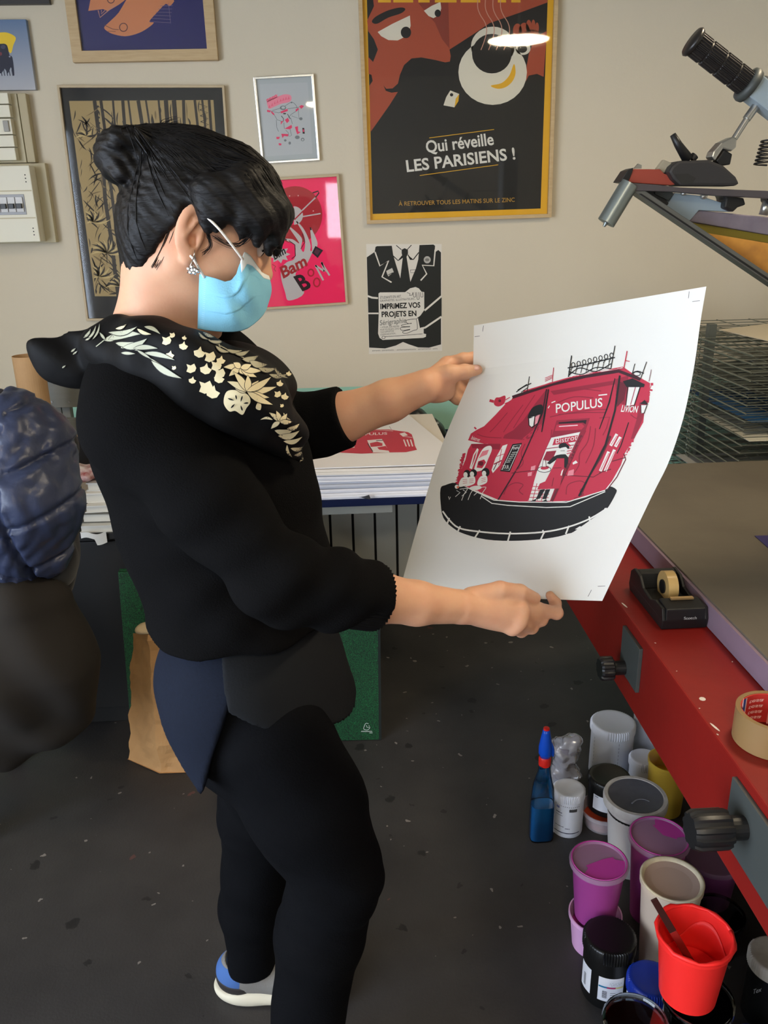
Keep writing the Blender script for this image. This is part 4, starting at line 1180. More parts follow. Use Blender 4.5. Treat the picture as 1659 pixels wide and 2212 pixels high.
obj('bag_base', ([tuple(p + np.array([0, 0, .002])) for p in bo], [(0, 1, 2, 3)]), bmat, bag)
tp = PY(318, 1358, 2.10)
q = Sdf(); q.ell(tp, (.034, .03, .014), k=.01); q.ell(tp + np.array([.03, .01, .004]), (.034, .025, .012), k=.01); q.disp = lambda P: .004 * wob(P, 70, 2.); q.dmax = .005
obj('tissue_paper', q.mesh(.004), mat('pale_tissue', (206, 184, 148), rough=.7), bag, smooth=False)

# ---- table at the back with stacks of sheets
tzb = .742
table = thing('table', (-.1, 2.7, 0), 'blue topped table with grey rail and dark bars under the paper stacks', 'table')
BLU = mat('blue_table_board', (19, 27, 58), rough=.7, noise=.3, nscale=40, rgb2=(15, 22, 48), spec=.1)
TX0, TX1 = -.44, .42
obj('table_top', box((TX0, 2.31, tzb), (TX1, 3.12, tzb + .022)), BLU, table, bevel=.003)
MG = mat('grey_steel_rail', (134, 134, 126), rough=.5)
xr1 = PY(848, 1100, 2.34)[0]
obj('front_rail', box((TX0 + .02, 2.33, tzb - .03), (xr1, 2.35, tzb)), MG, table, bevel=.002)
for sx, sy in ((-.36, 2.42), (-.36, 3.06), (.33, 3.06)):
    obj('leg', box((sx - .018, sy - .018, 0), (sx + .018, sy + .018, tzb)), MG, table, bevel=.002)
for sx in (-.36, .33):
    obj('side_rail', box((sx - .012, 2.36, tzb - .03), (sx + .012, 3.04, tzb)), MG, table, bevel=.002)
PAP = mat('stacked_paper_white', (232, 230, 232), rough=.6)
PAPY = mat('stacked_paper_cream', (230, 221, 208), rough=.6)
PAPG = mat('stacked_paper_grey', (196, 198, 206), rough=.6)
zs = tzb + .022
def ream(z0, h, xl, xr2, yf, yb, m, label, sag=0.0, seed=0):
    """block of sheets: wavy front edge, thin visible layers"""
    t = thing('paper_stack', ((xl + xr2) / 2, (yf + yb) / 2, z0), label, 'paper stack', 'stacks of printed sheets on the table')
    n = max(2, int(h / .006)); r = random.Random(seed)
    for j in range(n):
        a, b = z0 + h * j / n, z0 + h * (j + 1) / n - .0006
        dx, dy = r.uniform(-.004, .004), r.uniform(-.004, .004)
        def pt(u, v, z):
            x = xl + (xr2 - xl) * u + dx; y = yf + (yb - yf) * v + dy
            return (x, y, z + sag * (.5 + .5 * math.sin(u * 5 + .6)) * (1 - v))
        N = 13
        V, F = [], []
        for zz in (a, b):
            for i in range(N):
                V.append(pt(i / (N - 1), 0, zz)); V.append(pt(i / (N - 1), 1, zz))
        o_ = 2 * N
        for i in range(N - 1):
            F += [(2 * i, 2 * i + 1, 2 * i + 3, 2 * i + 2), (o_ + 2 * i, o_ + 2 * i + 2, o_ + 2 * i + 3, o_ + 2 * i + 1), (2 * i, 2 * i + 2, o_ + 2 * i + 2, o_ + 2 * i), (2 * i + 1, o_ + 2 * i + 1, o_ + 2 * i + 3, 2 * i + 3)]
        F += [(0, o_, o_ + 1, 1), (2 * N - 2, 2 * N - 1, o_ + 2 * N - 1, o_ + 2 * N - 2)]
        obj('sheet_layer', (V, F), m, t)
    return z0 + h
z_ = ream(zs, .034, -.36, .33, 2.315, 2.98, PAP, 'thick white paper stack with torn wrapper lowest on the blue table', .0, 1)
z_ = ream(z_, .022, -.36, .33, 2.310, 2.97, PAPG, 'greyish paper stack second from bottom on the blue table', .0015, 2)
z_ = ream(z_, .024, -.36, .325, 2.305, 2.97, PAP, 'bright white paper stack in middle of the pile on the table', .003, 3)
z_ = ream(z_, .018, -.36, .325, 2.300, 2.97, PAPY, 'cream edged paper stack just under the top print', .003, 4)
top = thing('art_print', (.0, 2.6, z_), 'white sheet with unfinished red café print lying on the paper pile', 'print')
zt_ = z_ + .0065
cor = [PZ(640, 1024, zt_), PZ(945, 1012, zt_), PZ(962, 985, zt_), PZ(879, 893, zt_), PZ(560, 905, zt_), PZ(520, 1030, zt_)]
cor = [np.array([-.34, 2.30, zt_]), np.array([.315, 2.295, zt_]), np.array([.33, 2.42, zt_]), PZ(879, 893, zt_), np.array([-.36, 2.99, zt_])]
V = [tuple(p) for p in cor] + [tuple(p - np.array([0, 0, .003])) for p in cor]
n_ = len(cor)
F = [tuple(range(n_)), tuple(range(2 * n_ - 1, n_ - 1, -1))] + [((i + 1) % n_, i, n_ + i, n_ + (i + 1) % n_) for i in range(n_)]
obj('sheet', (V, F), mat('heavy_white_paper2', (236, 234, 234), rough=.6), top)
k = Ink(lambda x, y, h: tuple(PZ(x, y, zt_ + .0004 + h)), (620, 820, 4.366))
RR = (196, 52, 72)
k.poly([(40, 660), (200, 560), (560, 480), (800, 468), (960, 470), (1140, 495), (1175, 515), (1195, 570), (1205, 620), (1225, 662), (1120, 684), (980, 686), (700, 698), (540, 690), (330, 680), (200, 690)], RR, 1)
k.text('POPULUS', (640, 528), (945, 518), 22, (240, 225, 225), 2, bold=.01)
k.poly([(755, 572), (895, 560), (930, 620), (968, 688), (810, 688)], (232, 224, 224), 2); k.poly([(780, 600), (850, 585), (900, 600), (900, 625), (790, 635)], RR, 3); k.poly([(850, 640), (930, 625), (960, 670), (870, 660)], RR, 3); k.line([(760, 600), (810, 680)], 8, (60, 50, 54), 3); k.line([(840, 575), (905, 572)], 6, (60, 50, 54), 3)
k.poly([(555, 590), (605, 586), (640, 640), (580, 645)], (236, 230, 230), 2)
for q_ in range(40):
    r_ = random.Random(q_ + 50); x, y = 330 + r_.random() * 230, 600 + r_.random() * 85
    k.oval((x, y), r_.uniform(4, 12), r_.uniform(2, 6), (238, 228, 228), 2, n=8)
for j in range(3): k.line([(1100 + j * 32, 565), (1125 + j * 30, 630)], 12, (236, 225, 225), 2)
k.poly([(1060, 510), (1110, 498), (1140, 525), (1090, 535)], (236, 225, 225), 2); k.line([(1090, 535), (1180, 545)], 4, (236, 225, 225), 2)
k.line([(820, 470), (1000, 485)], 3, (236, 225, 225), 2); k.line([(965, 440), (985, 470)], 3, (90, 80, 84), 2)
k.build('print', attr_mat('screen_print_ink'), top)
# torn flap hanging from the lowest stack
c_ = PY(775, 1072, 2.305)
obj('paper_scrap', grid(lambda u, v: np.array([c_[0] + .03 * u + .005 * v, 2.298 - .004 * math.sin(3 * u), c_[2] + .006 * u - .014 * v * u]), 6, 3, .0008), mat('dark_scrap', (52, 54, 60), rough=.6), label='dark torn scrap sticking out of the lowest paper stack', cat='paper scrap')
# black package behind the stack
q = Sdf()
q.chain([PY(895, 905, 3.06), PY(930, 940, 3.04), PY(950, 985, 3.0)], [.05, .055, .05], k=.03)
q.chain([PY(905, 925, 3.08), PY(925, 1010, 3.05)], [.05, .05], k=.03)
q.disp = lambda P: .006 * wob(P, 44, 2.) + .003 * wob(P, 90, 1.); q.dmax = .01
q.plane((0, D - .004, 0), (0, 1, 0)); q.plane((0, 0, tzb + .023), (0, 0, -1))
pk = thing('plastic_package', (PY(930, 940, 3.05)[0], 3.05, tzb + .023), 'black plastic package slumped against the green wall behind stack', 'package')
g_ = q.mesh(.006); obj('wrapper', g_, mat('black_plastic_film', (32, 34, 33), rough=.35), pk, smooth=True)
k = Ink(on_mesh(g_), (700, 740, 4.608), step=8, gap=.0006)
for j in range(9): k.line([(1052 + j * 10, 838 - j * 4), (1058 + j * 10, 816 - j * 4), (1066 + j * 10, 826 - j * 4), (1060 + j * 10, 838 - j * 4)], 5, (206, 208, 206), 1)
k.leaf((1135, 922), (1157, 878), 11, (200, 200, 198), 1); k.line([(905, 765), (950, 755), (1000, 790)], 4, (190, 184, 186), 1, n=3)
k.build('lettering', attr_mat('poster_ink'), pk)
# ================================================================== the woman
def J(x, y, Y): return PY(x, y, Y)
def rotm(f, s, u): return np.array([f, s, u])

# ---- held sheet surface (needed by the hands): left and right edges as curves, straight rulings between
SH_L = [(1024, 703, 1.385), (1023, 750, 1.384), (1021, 798, 1.380), (1007, 838, 1.372), (953, 967, 1.352), (911, 1105, 1.338), (873, 1241, 1.335), (862, 1284, 1.336)]
SH_R = [(1526, 619, 1.165), (1514, 690, 1.160), (1501, 783, 1.153), (1486, 862, 1.148), (1470, 925, 1.145), (1443, 1002, 1.142), (1413, 1062, 1.142), (1370, 1152, 1.144), (1335, 1226, 1.149), (1301, 1298, 1.155)]
_L = np.array(catmull([J(*p) for p in SH_L], 8)); _R = np.array(catmull([J(*p) for p in SH_R], 8))
def arc(P, t):
    d = np.concatenate([[0], np.cumsum(np.linalg.norm(np.diff(P, axis=0), axis=1))]); d /= d[-1]
    return np.array([np.interp(t, d, P[:, i]) for i in range(3)])
def sheet_pt(u, v):
    a, b = arc(_L, v), arc(_R, v)
    p = a + (b - a) * u
    d = np.array([-.45, -.85, .1])
    return p + d * 0.012 * math.sin(math.pi * u) * math.sin(math.pi * min(1, v * 1.1))
print('sheet w', np.linalg.norm(_L[0] - _R[0]), np.linalg.norm(_L[-1] - _R[-1]), 'h', np.linalg.norm(np.diff(_L, axis=0), axis=1).sum(), np.linalg.norm(np.diff(_R, axis=0), axis=1).sum())

# ---- materials
M_SKIN = mat('skin', (216, 167, 134), rough=0.5, noise=0.45, nscale=18, rgb2=(206, 140, 114), bump=0.05, bscale=240, sss=0.12, spec=0.35)
M_HAIR = mat('black_hair', (10, 9, 9), rough=0.55, noise=0.5, nscale=60, rgb2=(22, 17, 16), bump=0.5, bscale=90, stretch=(0.35, 1.2, 1.6), spec=0.3)
M_KNIT = mat('black_fine_knit', (11, 11, 12), rough=0.9, bump=0.35, bscale=420, spec=0.08)
M_TROUS = mat('black_trousers', (9, 10, 13), rough=0.85, bump=0.25, bscale=300, spec=0.08)
M_DENIM = mat('dark_blue_shirt', (22, 28, 42), rough=0.85, noise=0.3, nscale=200, bump=0.15, bscale=300, spec=0.15)
M_GREYS = mat('charcoal_shirt', (26, 28, 31), rough=0.85, bump=0.15, bscale=300, spec=0.15)
M_SCARF = mat('black_silk', (11, 11, 12), rough=0.65, bump=0.1, bscale=120, spec=0.18)

foot = PZ(560, 2150, 0)
woman = thing('person', (J(545, 1500, 1.2)[0], 1.2, 0), 'woman in black cardigan, printed scarf and blue face mask holding up a print', 'person')

# ---- frames
by = math.radians(25)
BF = np.array([math.cos(by), -math.sin(by), 0]); BS = np.array([-math.sin(by), -math.cos(by), 0]); BU = np.array([0, 0, 1.0])
BR = rotm(BF, BS, BU)
ht, hy = math.radians(20), math.radians(7)
HF = np.array([math.cos(ht) * math.cos(hy), math.cos(ht) * math.sin(hy), -math.sin(ht)])
HS = np.array([math.sin(hy), -math.cos(hy), 0]); HU = np.cross(HS, HF) * -1
if HU[2] < 0: HU = -HU
HR = rotm(HF, HS, HU)
HC = J(428, 462, 1.16)
def H(f, s, u): return HC + HF * f + HS * s + HU * u

# joints
SHN, ELN, CUN, WRN = J(300, 915, 1.055), J(600, 1252, 0.985), J(806, 1289, 1.037), J(985, 1310, 1.095)
SHF, ELF, CUF, WRF = J(505, 850, 1.37), J(625, 928, 1.375), J(742, 902, 1.355), J(915, 836, 1.338)
HIPN, KNN, ANN = J(592, 1580, 1.11), J(728, 1885, 1.07), J(648, 2330, 1.07)
HIPF, KNF, ANF = J(585, 1600, 1.30), J(552, 1880, 1.31), J(545, 2108, 1.335)

# ---- body: one continuous skin
S = Sdf()
S.ell(H(-.002, 0, .002), (.092, .072, .086), HR, k=.01)
S.ell(H(.034, 0, -.03), (.064, .060, .092), HR, k=.03)
for s in (-1, 1):
    S.cone(H(-.005, .050 * s, -.062), H(.060, .012 * s, -.108), .021, .016, k=.03)
    S.ell(H(.052, .036 * s, -.042), (.030, .026, .032), HR, k=.025)
    S.cone(H(.083, .014 * s, .012), H(.070, .046 * s, .008), .011, .010, k=.018)
    S.ell(H(.096, .032 * s, -.016), (.015, .015, .010), HR, k=.012, op='s')
S.ell(H(.070, 0, -.106), (.019, .020, .017), HR, k=.02)
S.cone(H(.082, 0, .002), H(.101, 0, -.044), .008, .011, k=.012)
S.ell(H(.098, 0, -.048), (.014, .016, .010), HR, k=.008)
S.ell(H(.086, 0, -.074), (.012, .022, .008), HR, k=.008); S.ell(H(.085, 0, -.085), (.012, .018, .008), HR, k=.008)
for s in (-1, 1):                                           # ears
    e = H(-.004, .071 * s, -.021)
    ef = HF * .94 + HS * s * -.30; ef /= np.linalg.norm(ef); en = np.cross(ef, HU); en /= np.linalg.norm(en); en = en * (1 if en @ HS * s > 0 else -1)
    er = rotm(ef, HU, en)
    S.ell(e + en * .008, (.0185, .0325, .0075), er, k=.006)
    S.ell(e + en * .0165 + ef * .003 + HU * .004, (.0115, .0225, .0085), er, k=.002, op='s')
    S.ell(e + en * .012 + ef * .006 - HU * .010, (.0065, .0085, .009), er, k=.002, op='s')
    S.cone(e + en * .012 + ef * .004 + HU * .014, e + en * .012 - ef * .006 - HU * .008, .0032, .0032, k=.004)
    S.ell(e + en * .011 + ef * .0125 - HU * .006, (.004, .007, .004), er, k=.004)
    S.ell(e + en * .007 + ef * .006 - HU * .031, (.0085, .0095, .0055), er, k=.006)
NB = J(345, 770, 1.175)
S.cone(H(-.028, 0, -.085), NB, .050, .058, k=.035)
S.cone(NB, J(360, 860, 1.19), .062, .09, k=.05)
S.ell(J(400, 900, 1.2), (.085, .14, .12), BR, k=.06)
S.ell(J(470, 1110, 1.2), (.095, .125, .17), BR, k=.06)
S.ell(J(535, 1420, 1.2), (.11, .145, .16), BR, k=.06)
# arms
S.chain([J(360, 870, 1.10), SHN, ELN], [.05, .048, .037], k=.03)
S.chain([ELN, J(760, 1281, 1.02), CUN, J(900, 1303, 1.066), WRN], [.038, .040, .0365, .0305, .0255], k=.012)
S.chain([J(450, 865, 1.30), SHF, ELF], [.05, .046, .038], k=.03)
S.chain([ELF, J(700, 918, 1.362), CUF, J(840, 866, 1.344), WRF], [.040, .043, .040, .034, .0275], k=.012)
# legs
for h, kn, an in ((HIPN, KNN, ANN), (HIPF, KNF, ANF)):
    S.chain([h, (h + kn) / 2, kn], [.075, .062, .045], k=.03)
    S.chain([kn, kn * .7 + an * .3, an], [.043, .046, .030], k=.02)
    S.cone(an + np.array([0, 0, -.03]), an + np.array([.12, -.01, -.055]), .028, .02, k=.02)
# near (right) hand: back of hand to the viewer, thumb in front of the sheet, fingers behind it
YF = np.array([0, 1.0, 0])
MC = [J(1112, 1296, 1.135), J(1122, 1318, 1.118), J(1117, 1340, 1.110), J(1104, 1353, 1.112)]
for m_, r0, r1 in zip(MC, (.017, .018, .018, .016), (.0145, .0135, .0125, .0115)):
    S.cone(WRN + (m_ - WRN) * .12, m_, r0, r1, k=.012)
S.ell(J(1055, 1316, 1.122), (.040, .017, .028), rotm((MC[1] - WRN) / np.linalg.norm(MC[1] - WRN), YF, BU), k=.02)
S.chain([J(1018, 1292, 1.112), J(1080, 1275, 1.118), J(1123, 1279, 1.127), J(1155, 1292, 1.140)], [.017, .0138, .0120, .0094], k=.004)
S.cone(J(1096, 1296, 1.100), J(1150, 1308, 1.118), .0028, .0022, k=.005, op='s')
for (ga, gb) in (((1128, 1318, 1.094), (1168, 1332, 1.122)), ((1122, 1338, 1.088), (1152, 1349, 1.118)), ((1110, 1352, 1.090), (1132, 1358, 1.120))): S.cone(J(*ga), J(*gb), .0026, .0030, k=.006, op='s')
fing = [([MC[0], J(1160, 1316, 1.142), J(1202, 1324, 1.158), J(1200, 1303, 1.186), J(1188, 1286, 1.190)], [.0138, .0112, .0102, .0088, .0072]),
        ([MC[1], J(1168, 1338, 1.150), J(1163, 1322, 1.188), J(1152, 1300, 1.200)], [.0132, .0108, .0095, .0078]),
        ([MC[2], J(1148, 1355, 1.148), J(1140, 1338, 1.185), J(1128, 1318, 1.195)], [.0126, .0104, .0092, .0075]),
        ([MC[3], J(1126, 1364, 1.148), J(1115, 1349, 1.180), J(1105, 1330, 1.190)], [.0112, .0092, .0082, .0068])]
for p_, r_ in fing: S.chain(p_, r_, k=.005)
for m_ in MC: S.ell(m_ + np.array([.002, -.008, .0]), (.010, .007, .010), k=.010)
# far (left) hand: palm to the viewer, thumb over the sheet's edge
ML = [J(966, 789, 1.380), J(972, 808, 1.390), J(970, 828, 1.388), J(964, 845, 1.380)]
for m_, r0, r1 in zip(ML, (.018, .018, .018, .017), (.0145, .0135, .0130, .0120)):
    S.cone(WRF + (m_ - WRF) * .15, m_, r0, r1, k=.012)
S.ell(J(946, 848, 1.362), (.028, .018, .016), k=.014)                     # heel of the palm
S.ell(J(950, 826, 1.350), (.026, .016, .020), k=.012)                     # ball of the thumb
S.chain([J(938, 826, 1.352), J(970, 808, 1.346), J(1004, 803, 1.350), J(1031, 799, 1.3585)], [.019, .0150, .0118, .0088], k=.006)
fingL = [([ML[0], J(1001, 777, 1.398), J(1024, 773, 1.404), J(1043, 776, 1.400)], [.0140, .0115, .0100, .0080]),
         ([ML[1], J(1004, 820, 1.406), J(1024, 827, 1.406), J(1040, 831, 1.398)], [.0135, .0110, .0098, .0080]),
         ([ML[2], J(1000, 846, 1.402), J(1016, 848, 1.402), J(1030, 848, 1.394)], [.0130, .0108, .0094, .0076]),
         ([ML[3], J(988, 862, 1.394), J(1003, 862, 1.396), J(1016, 860, 1.390)], [.0115, .0096, .0084, .0070])]
for p_, r_ in fingL: S.chain(p_, r_, k=.005)
body_geo = S.mesh(0.0026)
obj('body', body_geo, M_SKIN, woman, smooth=True)
nail = mat('fingernail', (232, 178, 160), rough=0.3)
for a_, b_, c_, r_ in ((J(1146, 1285, 1.130), (HF * 0 + J(1155, 1292, 1.140) - J(1123, 1279, 1.127)), np.array([-.15, -.75, .6]), .0062), (J(1027, 794, 1.351), J(1031, 799, 1.3585) - J(1004, 803, 1.350), np.array([0, -.6, .8]), .0062)):
    f_ = b_ / np.linalg.norm(b_); n_ = c_ - f_ * (c_ @ f_); n_ /= np.linalg.norm(n_)
    q = Sdf().ell(a_ , (.0075, .0058, .0022), rotm(f_, np.cross(n_, f_), n_), k=.002).mesh(.0008)
    obj('fingernail', q, nail, woman, smooth=True)

# ---- eyes
for s in (-1, 1):
    e = H(.0815, .0305 * s, -.0165)
    o_ = obj('eye', lathe([(0, -.0118)] + [(.0118 * math.sin(t), -.0118 * math.cos(t)) for t in [math.pi * q / 12 for q in range(1, 12)]] + [(0, .0118)], e, HF, 20), mat('eye_white', (225, 215, 208), rough=0.2), woman, smooth=True)
    obj('iris', lathe([(0, .0122), (.0052, .0112), (.0054, .0100)], e, HF * .93 - HU * .3, 16), mat('dark_iris', (48, 30, 22), rough=0.15), o_, smooth=True)
    lid = tube([e + HF * .011 + HS * s * (-.011) - HU * .002, e + HF * .0135 + HU * .004, e + HF * .0085 + HS * s * .0125 - HU * .001], [.0016, .0022, .0012], 6)
    obj('eyelashes', lid, M_HAIR, woman, smooth=True)
    obj('eyebrow', tube([H(.0955, .012 * s, .010), H(.092, .032 * s, .016), H(.078, .048 * s, .010)], [.003, .0034, .0015], 6), M_HAIR, woman, smooth=True)

# ---- hair: cap, fringe, bun
A = Sdf()
A.ell(H(.000, 0, .004), (.098, .080, .094), HR, k=.01)
A.ell(J(332, 512, 1.16), (.042, .068, .062), k=.03)
A.ell(J(314, 598, 1.165), (.026, .044, .040), k=.025)
A.chain([J(440, 342, 1.13), J(515, 378, 1.13), J(566, 435, 1.14)], [.022, .026, .026], k=.03)
A.chain([J(420, 345, 1.19), J(490, 358, 1.20)], [.022, .028], k=.03)
# take the face, neck and ear areas out
A.cone(H(.075, -.12, -.062), H(.075, .12, -.062), .072, .072, k=.008, op='s')
A.cone(H(.030, -.12, -.083), H(.030, .12, -.083), .068, .068, k=.008, op='s')
A.cone(J(392, 648, 1.04), J(410, 648, 1.30), .060, .060, k=.008, op='s')
A.cone(J(418, 555, 1.03), J(418, 555, 1.10), .040, .040, k=.008, op='s')
A.ell(J(412, 500, 1.070), (.019, .026, .036), k=.006, op='s')
# fringe
for a, b, c, Y in (((540, 395), (592, 455), (598, 520), 1.100), ((560, 400), (600, 465), (600, 530), 1.125), ((560, 395), (602, 462), (597, 545), 1.155), ((545, 400), (590, 470), (580, 545), 1.11), ((520, 400), (560, 470), (556, 525), 1.085), ((555, 400), (598, 470), (590, 540), 1.19)):
    A.chain([J(*a, Y), J(*b, Y), J(*c, Y)], [.024, .017, .006], k=.012)
for a, b, c, Y in (((500, 420), (525, 470), (520, 515), 1.08), ((470, 410), (480, 455), (468, 500), 1.075), ((445, 410), (452, 460), (446, 497), 1.078)):
    A.chain([J(*a, Y), J(*b, Y), J(*c, Y)], [.018, .012, .003], k=.012)
# bun and its twist
A.ell(J(267, 337, 1.15), (.036, .038, .036), k=.006)
A.ell(J(312, 322, 1.15), (.030, .034, .026), k=.004)
A.ell(J(345, 330, 1.16), (.030, .036, .022), k=.012)
A.ell(J(385, 335, 1.16), (.034, .040, .028), k=.03)
A.chain([J(335, 302, 1.145), J(368, 290, 1.16), J(392, 300, 1.18)], [.010, .009, .012], k=.008)
A.chain([J(232, 322, 1.125), J(256, 300, 1.118), J(290, 296, 1.122), J(318, 310, 1.13)], [.009, .013, .012, .009], k=.005)
A.chain([J(238, 352, 1.125), J(262, 372, 1.12), J(296, 366, 1.125), J(318, 345, 1.13)], [.010, .013, .012, .010], k=.005)
A.chain([J(322, 352, 1.13), J(350, 362, 1.115), J(392, 352, 1.11)], [.010, .013, .012], k=.010)
bunp = J(300, 330, 1.155); bax = J(500, 520, 1.16) - bunp; bax = bax / np.linalg.norm(bax); bx1, by1, _ = frame_of(bax)
def hair_disp(P):
    q = P - bunp
    ph = np.arctan2(q @ by1, q @ bx1)
    far = np.clip((np.linalg.norm(q, axis=1) - .05) / .05, 0, 1)
    return far * (.0006 * np.sin(ph * 34 + 2.5 * wob(P, 22)) + .0005 * np.sin(ph * 88 + 4 * wob(P, 15, 2.0))) + .0009 * wob(P, 55, 2.0) + (1 - far) * .0012 * np.sin(q @ np.array([300., 120, 420]) + 5 * wob(P, 40))
A.disp = hair_disp; A.dmax = .004
hair_geo = A.mesh(0.0026)
obj('hair', hair_geo, M_HAIR, woman, smooth=True)
hbv = BVHTree.FromPolygons([tuple(map(float, v)) for v in hair_geo[0]], [tuple(map(int, f)) for f in hair_geo[1]])
comb = []
rc2 = random.Random(11)
d0 = J(345, 345, 1.155) - HC; d0 /= np.linalg.norm(d0)
for i in range(300):
    a_ = rc2.uniform(-1.9, 2.6); sd_ = rc2.uniform(.15, 1.15)
    d1 = HF * math.cos(a_) * 1.0 + HU * math.sin(a_) * .8 + HS * sd_; d1 /= np.linalg.norm(d1)
    d0_ = d0 + HS * rc2.uniform(-.15, .35); d0_ /= np.linalg.norm(d0_)
    pts = []
    for j in range(11):
        t = j / 10; dd = d0_ * (1 - t) + d1 * t; dd /= np.linalg.norm(dd)
        hit, n_, f_, ds_ = hbv.ray_cast(Vector(HC + dd * .16), Vector(-dd), .15)
        if hit is None or (Vector(HC) - hit).length < .06: break
        if pts and (np.array(hit) - pts[-1]) @ (np.array(hit) - pts[-1]) > .03 ** 2: break
        pts.append(np.array(hit) + dd * rc2.uniform(.0002, .0012))
    if len(pts) > 4: comb.append(tube(pts, [.0007] * (len(pts) - 1) + [.0002], 4))
# loose strands
rs = random.Random(3)
gs = comb
def strand(pts, Y, r=.0004):
    P_ = catmull([J(x, y, Y + rs.uniform(-.004, .004)) for x, y in pts], 5)
    gs.append(tube(P_, [r * (1 - .6 * i / len(P_)) for i in range(len(P_))], 4))
for i in range(16):
    a, b = rs.uniform(-8, 8), rs.uniform(-6, 6)
    strand([(560 + a, 470 + b), (530 + a, 520 + b), (500 + a * .6, 530 + b), (462 + a, 512 + b)], 1.078)
    strand([(448 + a * .5, 505 + b), (455 + a * .5, 530), (440 + a, 548 + b)], 1.082)
for i in range(14):
    a, b = rs.uniform(-10, 10), rs.uniform(-6, 6)
    strand([(300 + a, 590 + b), (285 + a, 640), (268 + a, 680 + b), (225 + a, 702 + b)], 1.15, .0005)
    strand([(440 + a * 2, 300 + b), (485 + a, 318 + b), (515 + a, 345), (538 + a, 372 + b)], 1.15)
    strand([(340 + a, 300), (352 + a * 1.4, 270 + b * 2), (372 + a * 2, 262 + b * 2)], 1.16)
    strand([(375 + a, 480 + b), (352 + a, 540 + b), (330 + a, 580 + b)], 1.092, .0006)
obj('hair_strands', merge(*gs), M_HAIR, woman, kind='stuff')

# ---- earring: thin triangle wire with a small silver cluster
MS = mat('silver_jewellery', (205, 205, 205), rough=0.2, metal=1.0)
er0 = thing_earring = obj('earring', merge(tube([J(421, 540, 1.07), J(419, 553, 1.066)], .0005, 6), tube([J(420, 552, 1.066), J(405, 590, 1.066), J(432, 588, 1.066), J(420, 552, 1.066)], .0007, 6)), MS, woman, smooth=True)
gs = []
for x, y in ((408, 580), (415, 576), (422, 582), (412, 588), (420, 589), (427, 585), (416, 583)):
    gs.append(lathe([(0, -.0028), (.0026, -.001), (.0026, .001), (0, .0028)], J(x, y, 1.0645), n=7))
obj('bead_cluster', merge(*gs), MS, er0)

# ---- face mask
def lp(P, t):
    P = np.asarray(P, float)
    d = np.linspace(0, 1, len(P)); return np.array([np.interp(t, d, P[:, i]) for i in range(P.shape[1])])
# near half in photo pixels: columns from the cheek edge to the front, top and bottom edges
M_TOP = [(432, 592), (450, 597), (468, 602), (486, 609), (500, 606), (512, 592), (519, 568), (528, 548), (540, 556), (553, 574), (564, 590), (579, 597)]
M_BOT = [(428, 710), (445, 713), (465, 715), (485, 716), (503, 716), (520, 714), (534, 709), (547, 700), (558, 690), (567, 680), (574, 668), (579, 652)]
M_YY = [1.088, 1.080, 1.076, 1.075, 1.076, 1.079, 1.084, 1.092, 1.102, 1.115, 1.133, 1.158]
def mask_near(s, t):
    a, b, Y = lp(M_TOP, s), lp(M_BOT, s), float(np.interp(s, np.linspace(0, 1, 12), M_YY))
    x, y = a + (b - a) * t
    x += (6 if s > .55 else 0) * math.sin(math.pi * t) * s
    saw = (t * 3.1 + .12 * s) % 1.0
    pl = .0034 * (saw ** 1.6 - .4) * math.sin(math.pi * min(1, s * 1.15)) * math.sin(math.pi * min(1, max(0, t * 1.1)))
    pl += .0050 * math.sin(s * 17 - t * 5.5) * math.sin(math.pi * t) * max(0, math.sin(math.pi * (s - .25) / .75) if s > .25 else 0)
    bulge = .012 * math.sin(math.pi * t) * math.sin(math.pi * min(1, s * 1.1))
    return J(x, y, Y - pl - bulge)
def mask_pt(s, t):
    if s <= .5: return mask_near(s * 2, t)
    p = mask_near((1 - s) * 2, t)
    return p - 2 * HS * ((p - HC) @ HS)           # the far half mirrors the near one
mm = mat('mask_blue', (132, 196, 224), rough=0.75, bump=0.2, bscale=500, spec=0.2)
mk_geo = grid(mask_pt, 81, 61, 0.0012)
mk = obj('face_mask', mk_geo, mm, woman, smooth=True)
wm = mat('mask_white_edge', (232, 238, 240), rough=0.7)
obj('white_edge', grid(lambda s, t: mask_pt(.27 + .46 * s, -.03 + .17 * t) + (mask_pt(.27 + .46 * s, .1) - H(.03, 0, -.04)) * .012, 31, 5, 0.0008), wm, mk, smooth=True)
st = mat('elastic_white', (236, 230, 222), rough=0.7)
obj('ear_loop', tube(catmull([mask_near(.60, .03) + np.array([0, -.003, 0]), J(478, 500, 1.066), J(442, 464, 1.066), J(424, 446, 1.078), J(404, 462, 1.088)], 6), .0016, 8), st, mk, smooth=True)
obj('ear_loop', tube(catmull([J(401, 500, 1.088), J(408, 545, 1.083), J(418, 560, 1.071), J(430, 580, 1.072), mask_near(.05, .04) + np.array([0, -.002, 0])], 6), .0016, 8), st, mk, smooth=True)
obj('side_seam', merge(*[tube([mask_near(.015, t) + np.array([0, -.0008, 0]), mask_near(.075, t) + np.array([0, -.0012, 0])], .0006, 5) for t in np.linspace(.08, .95, 24)]), mat('mask_seam', (150, 205, 232), rough=0.7), mk)

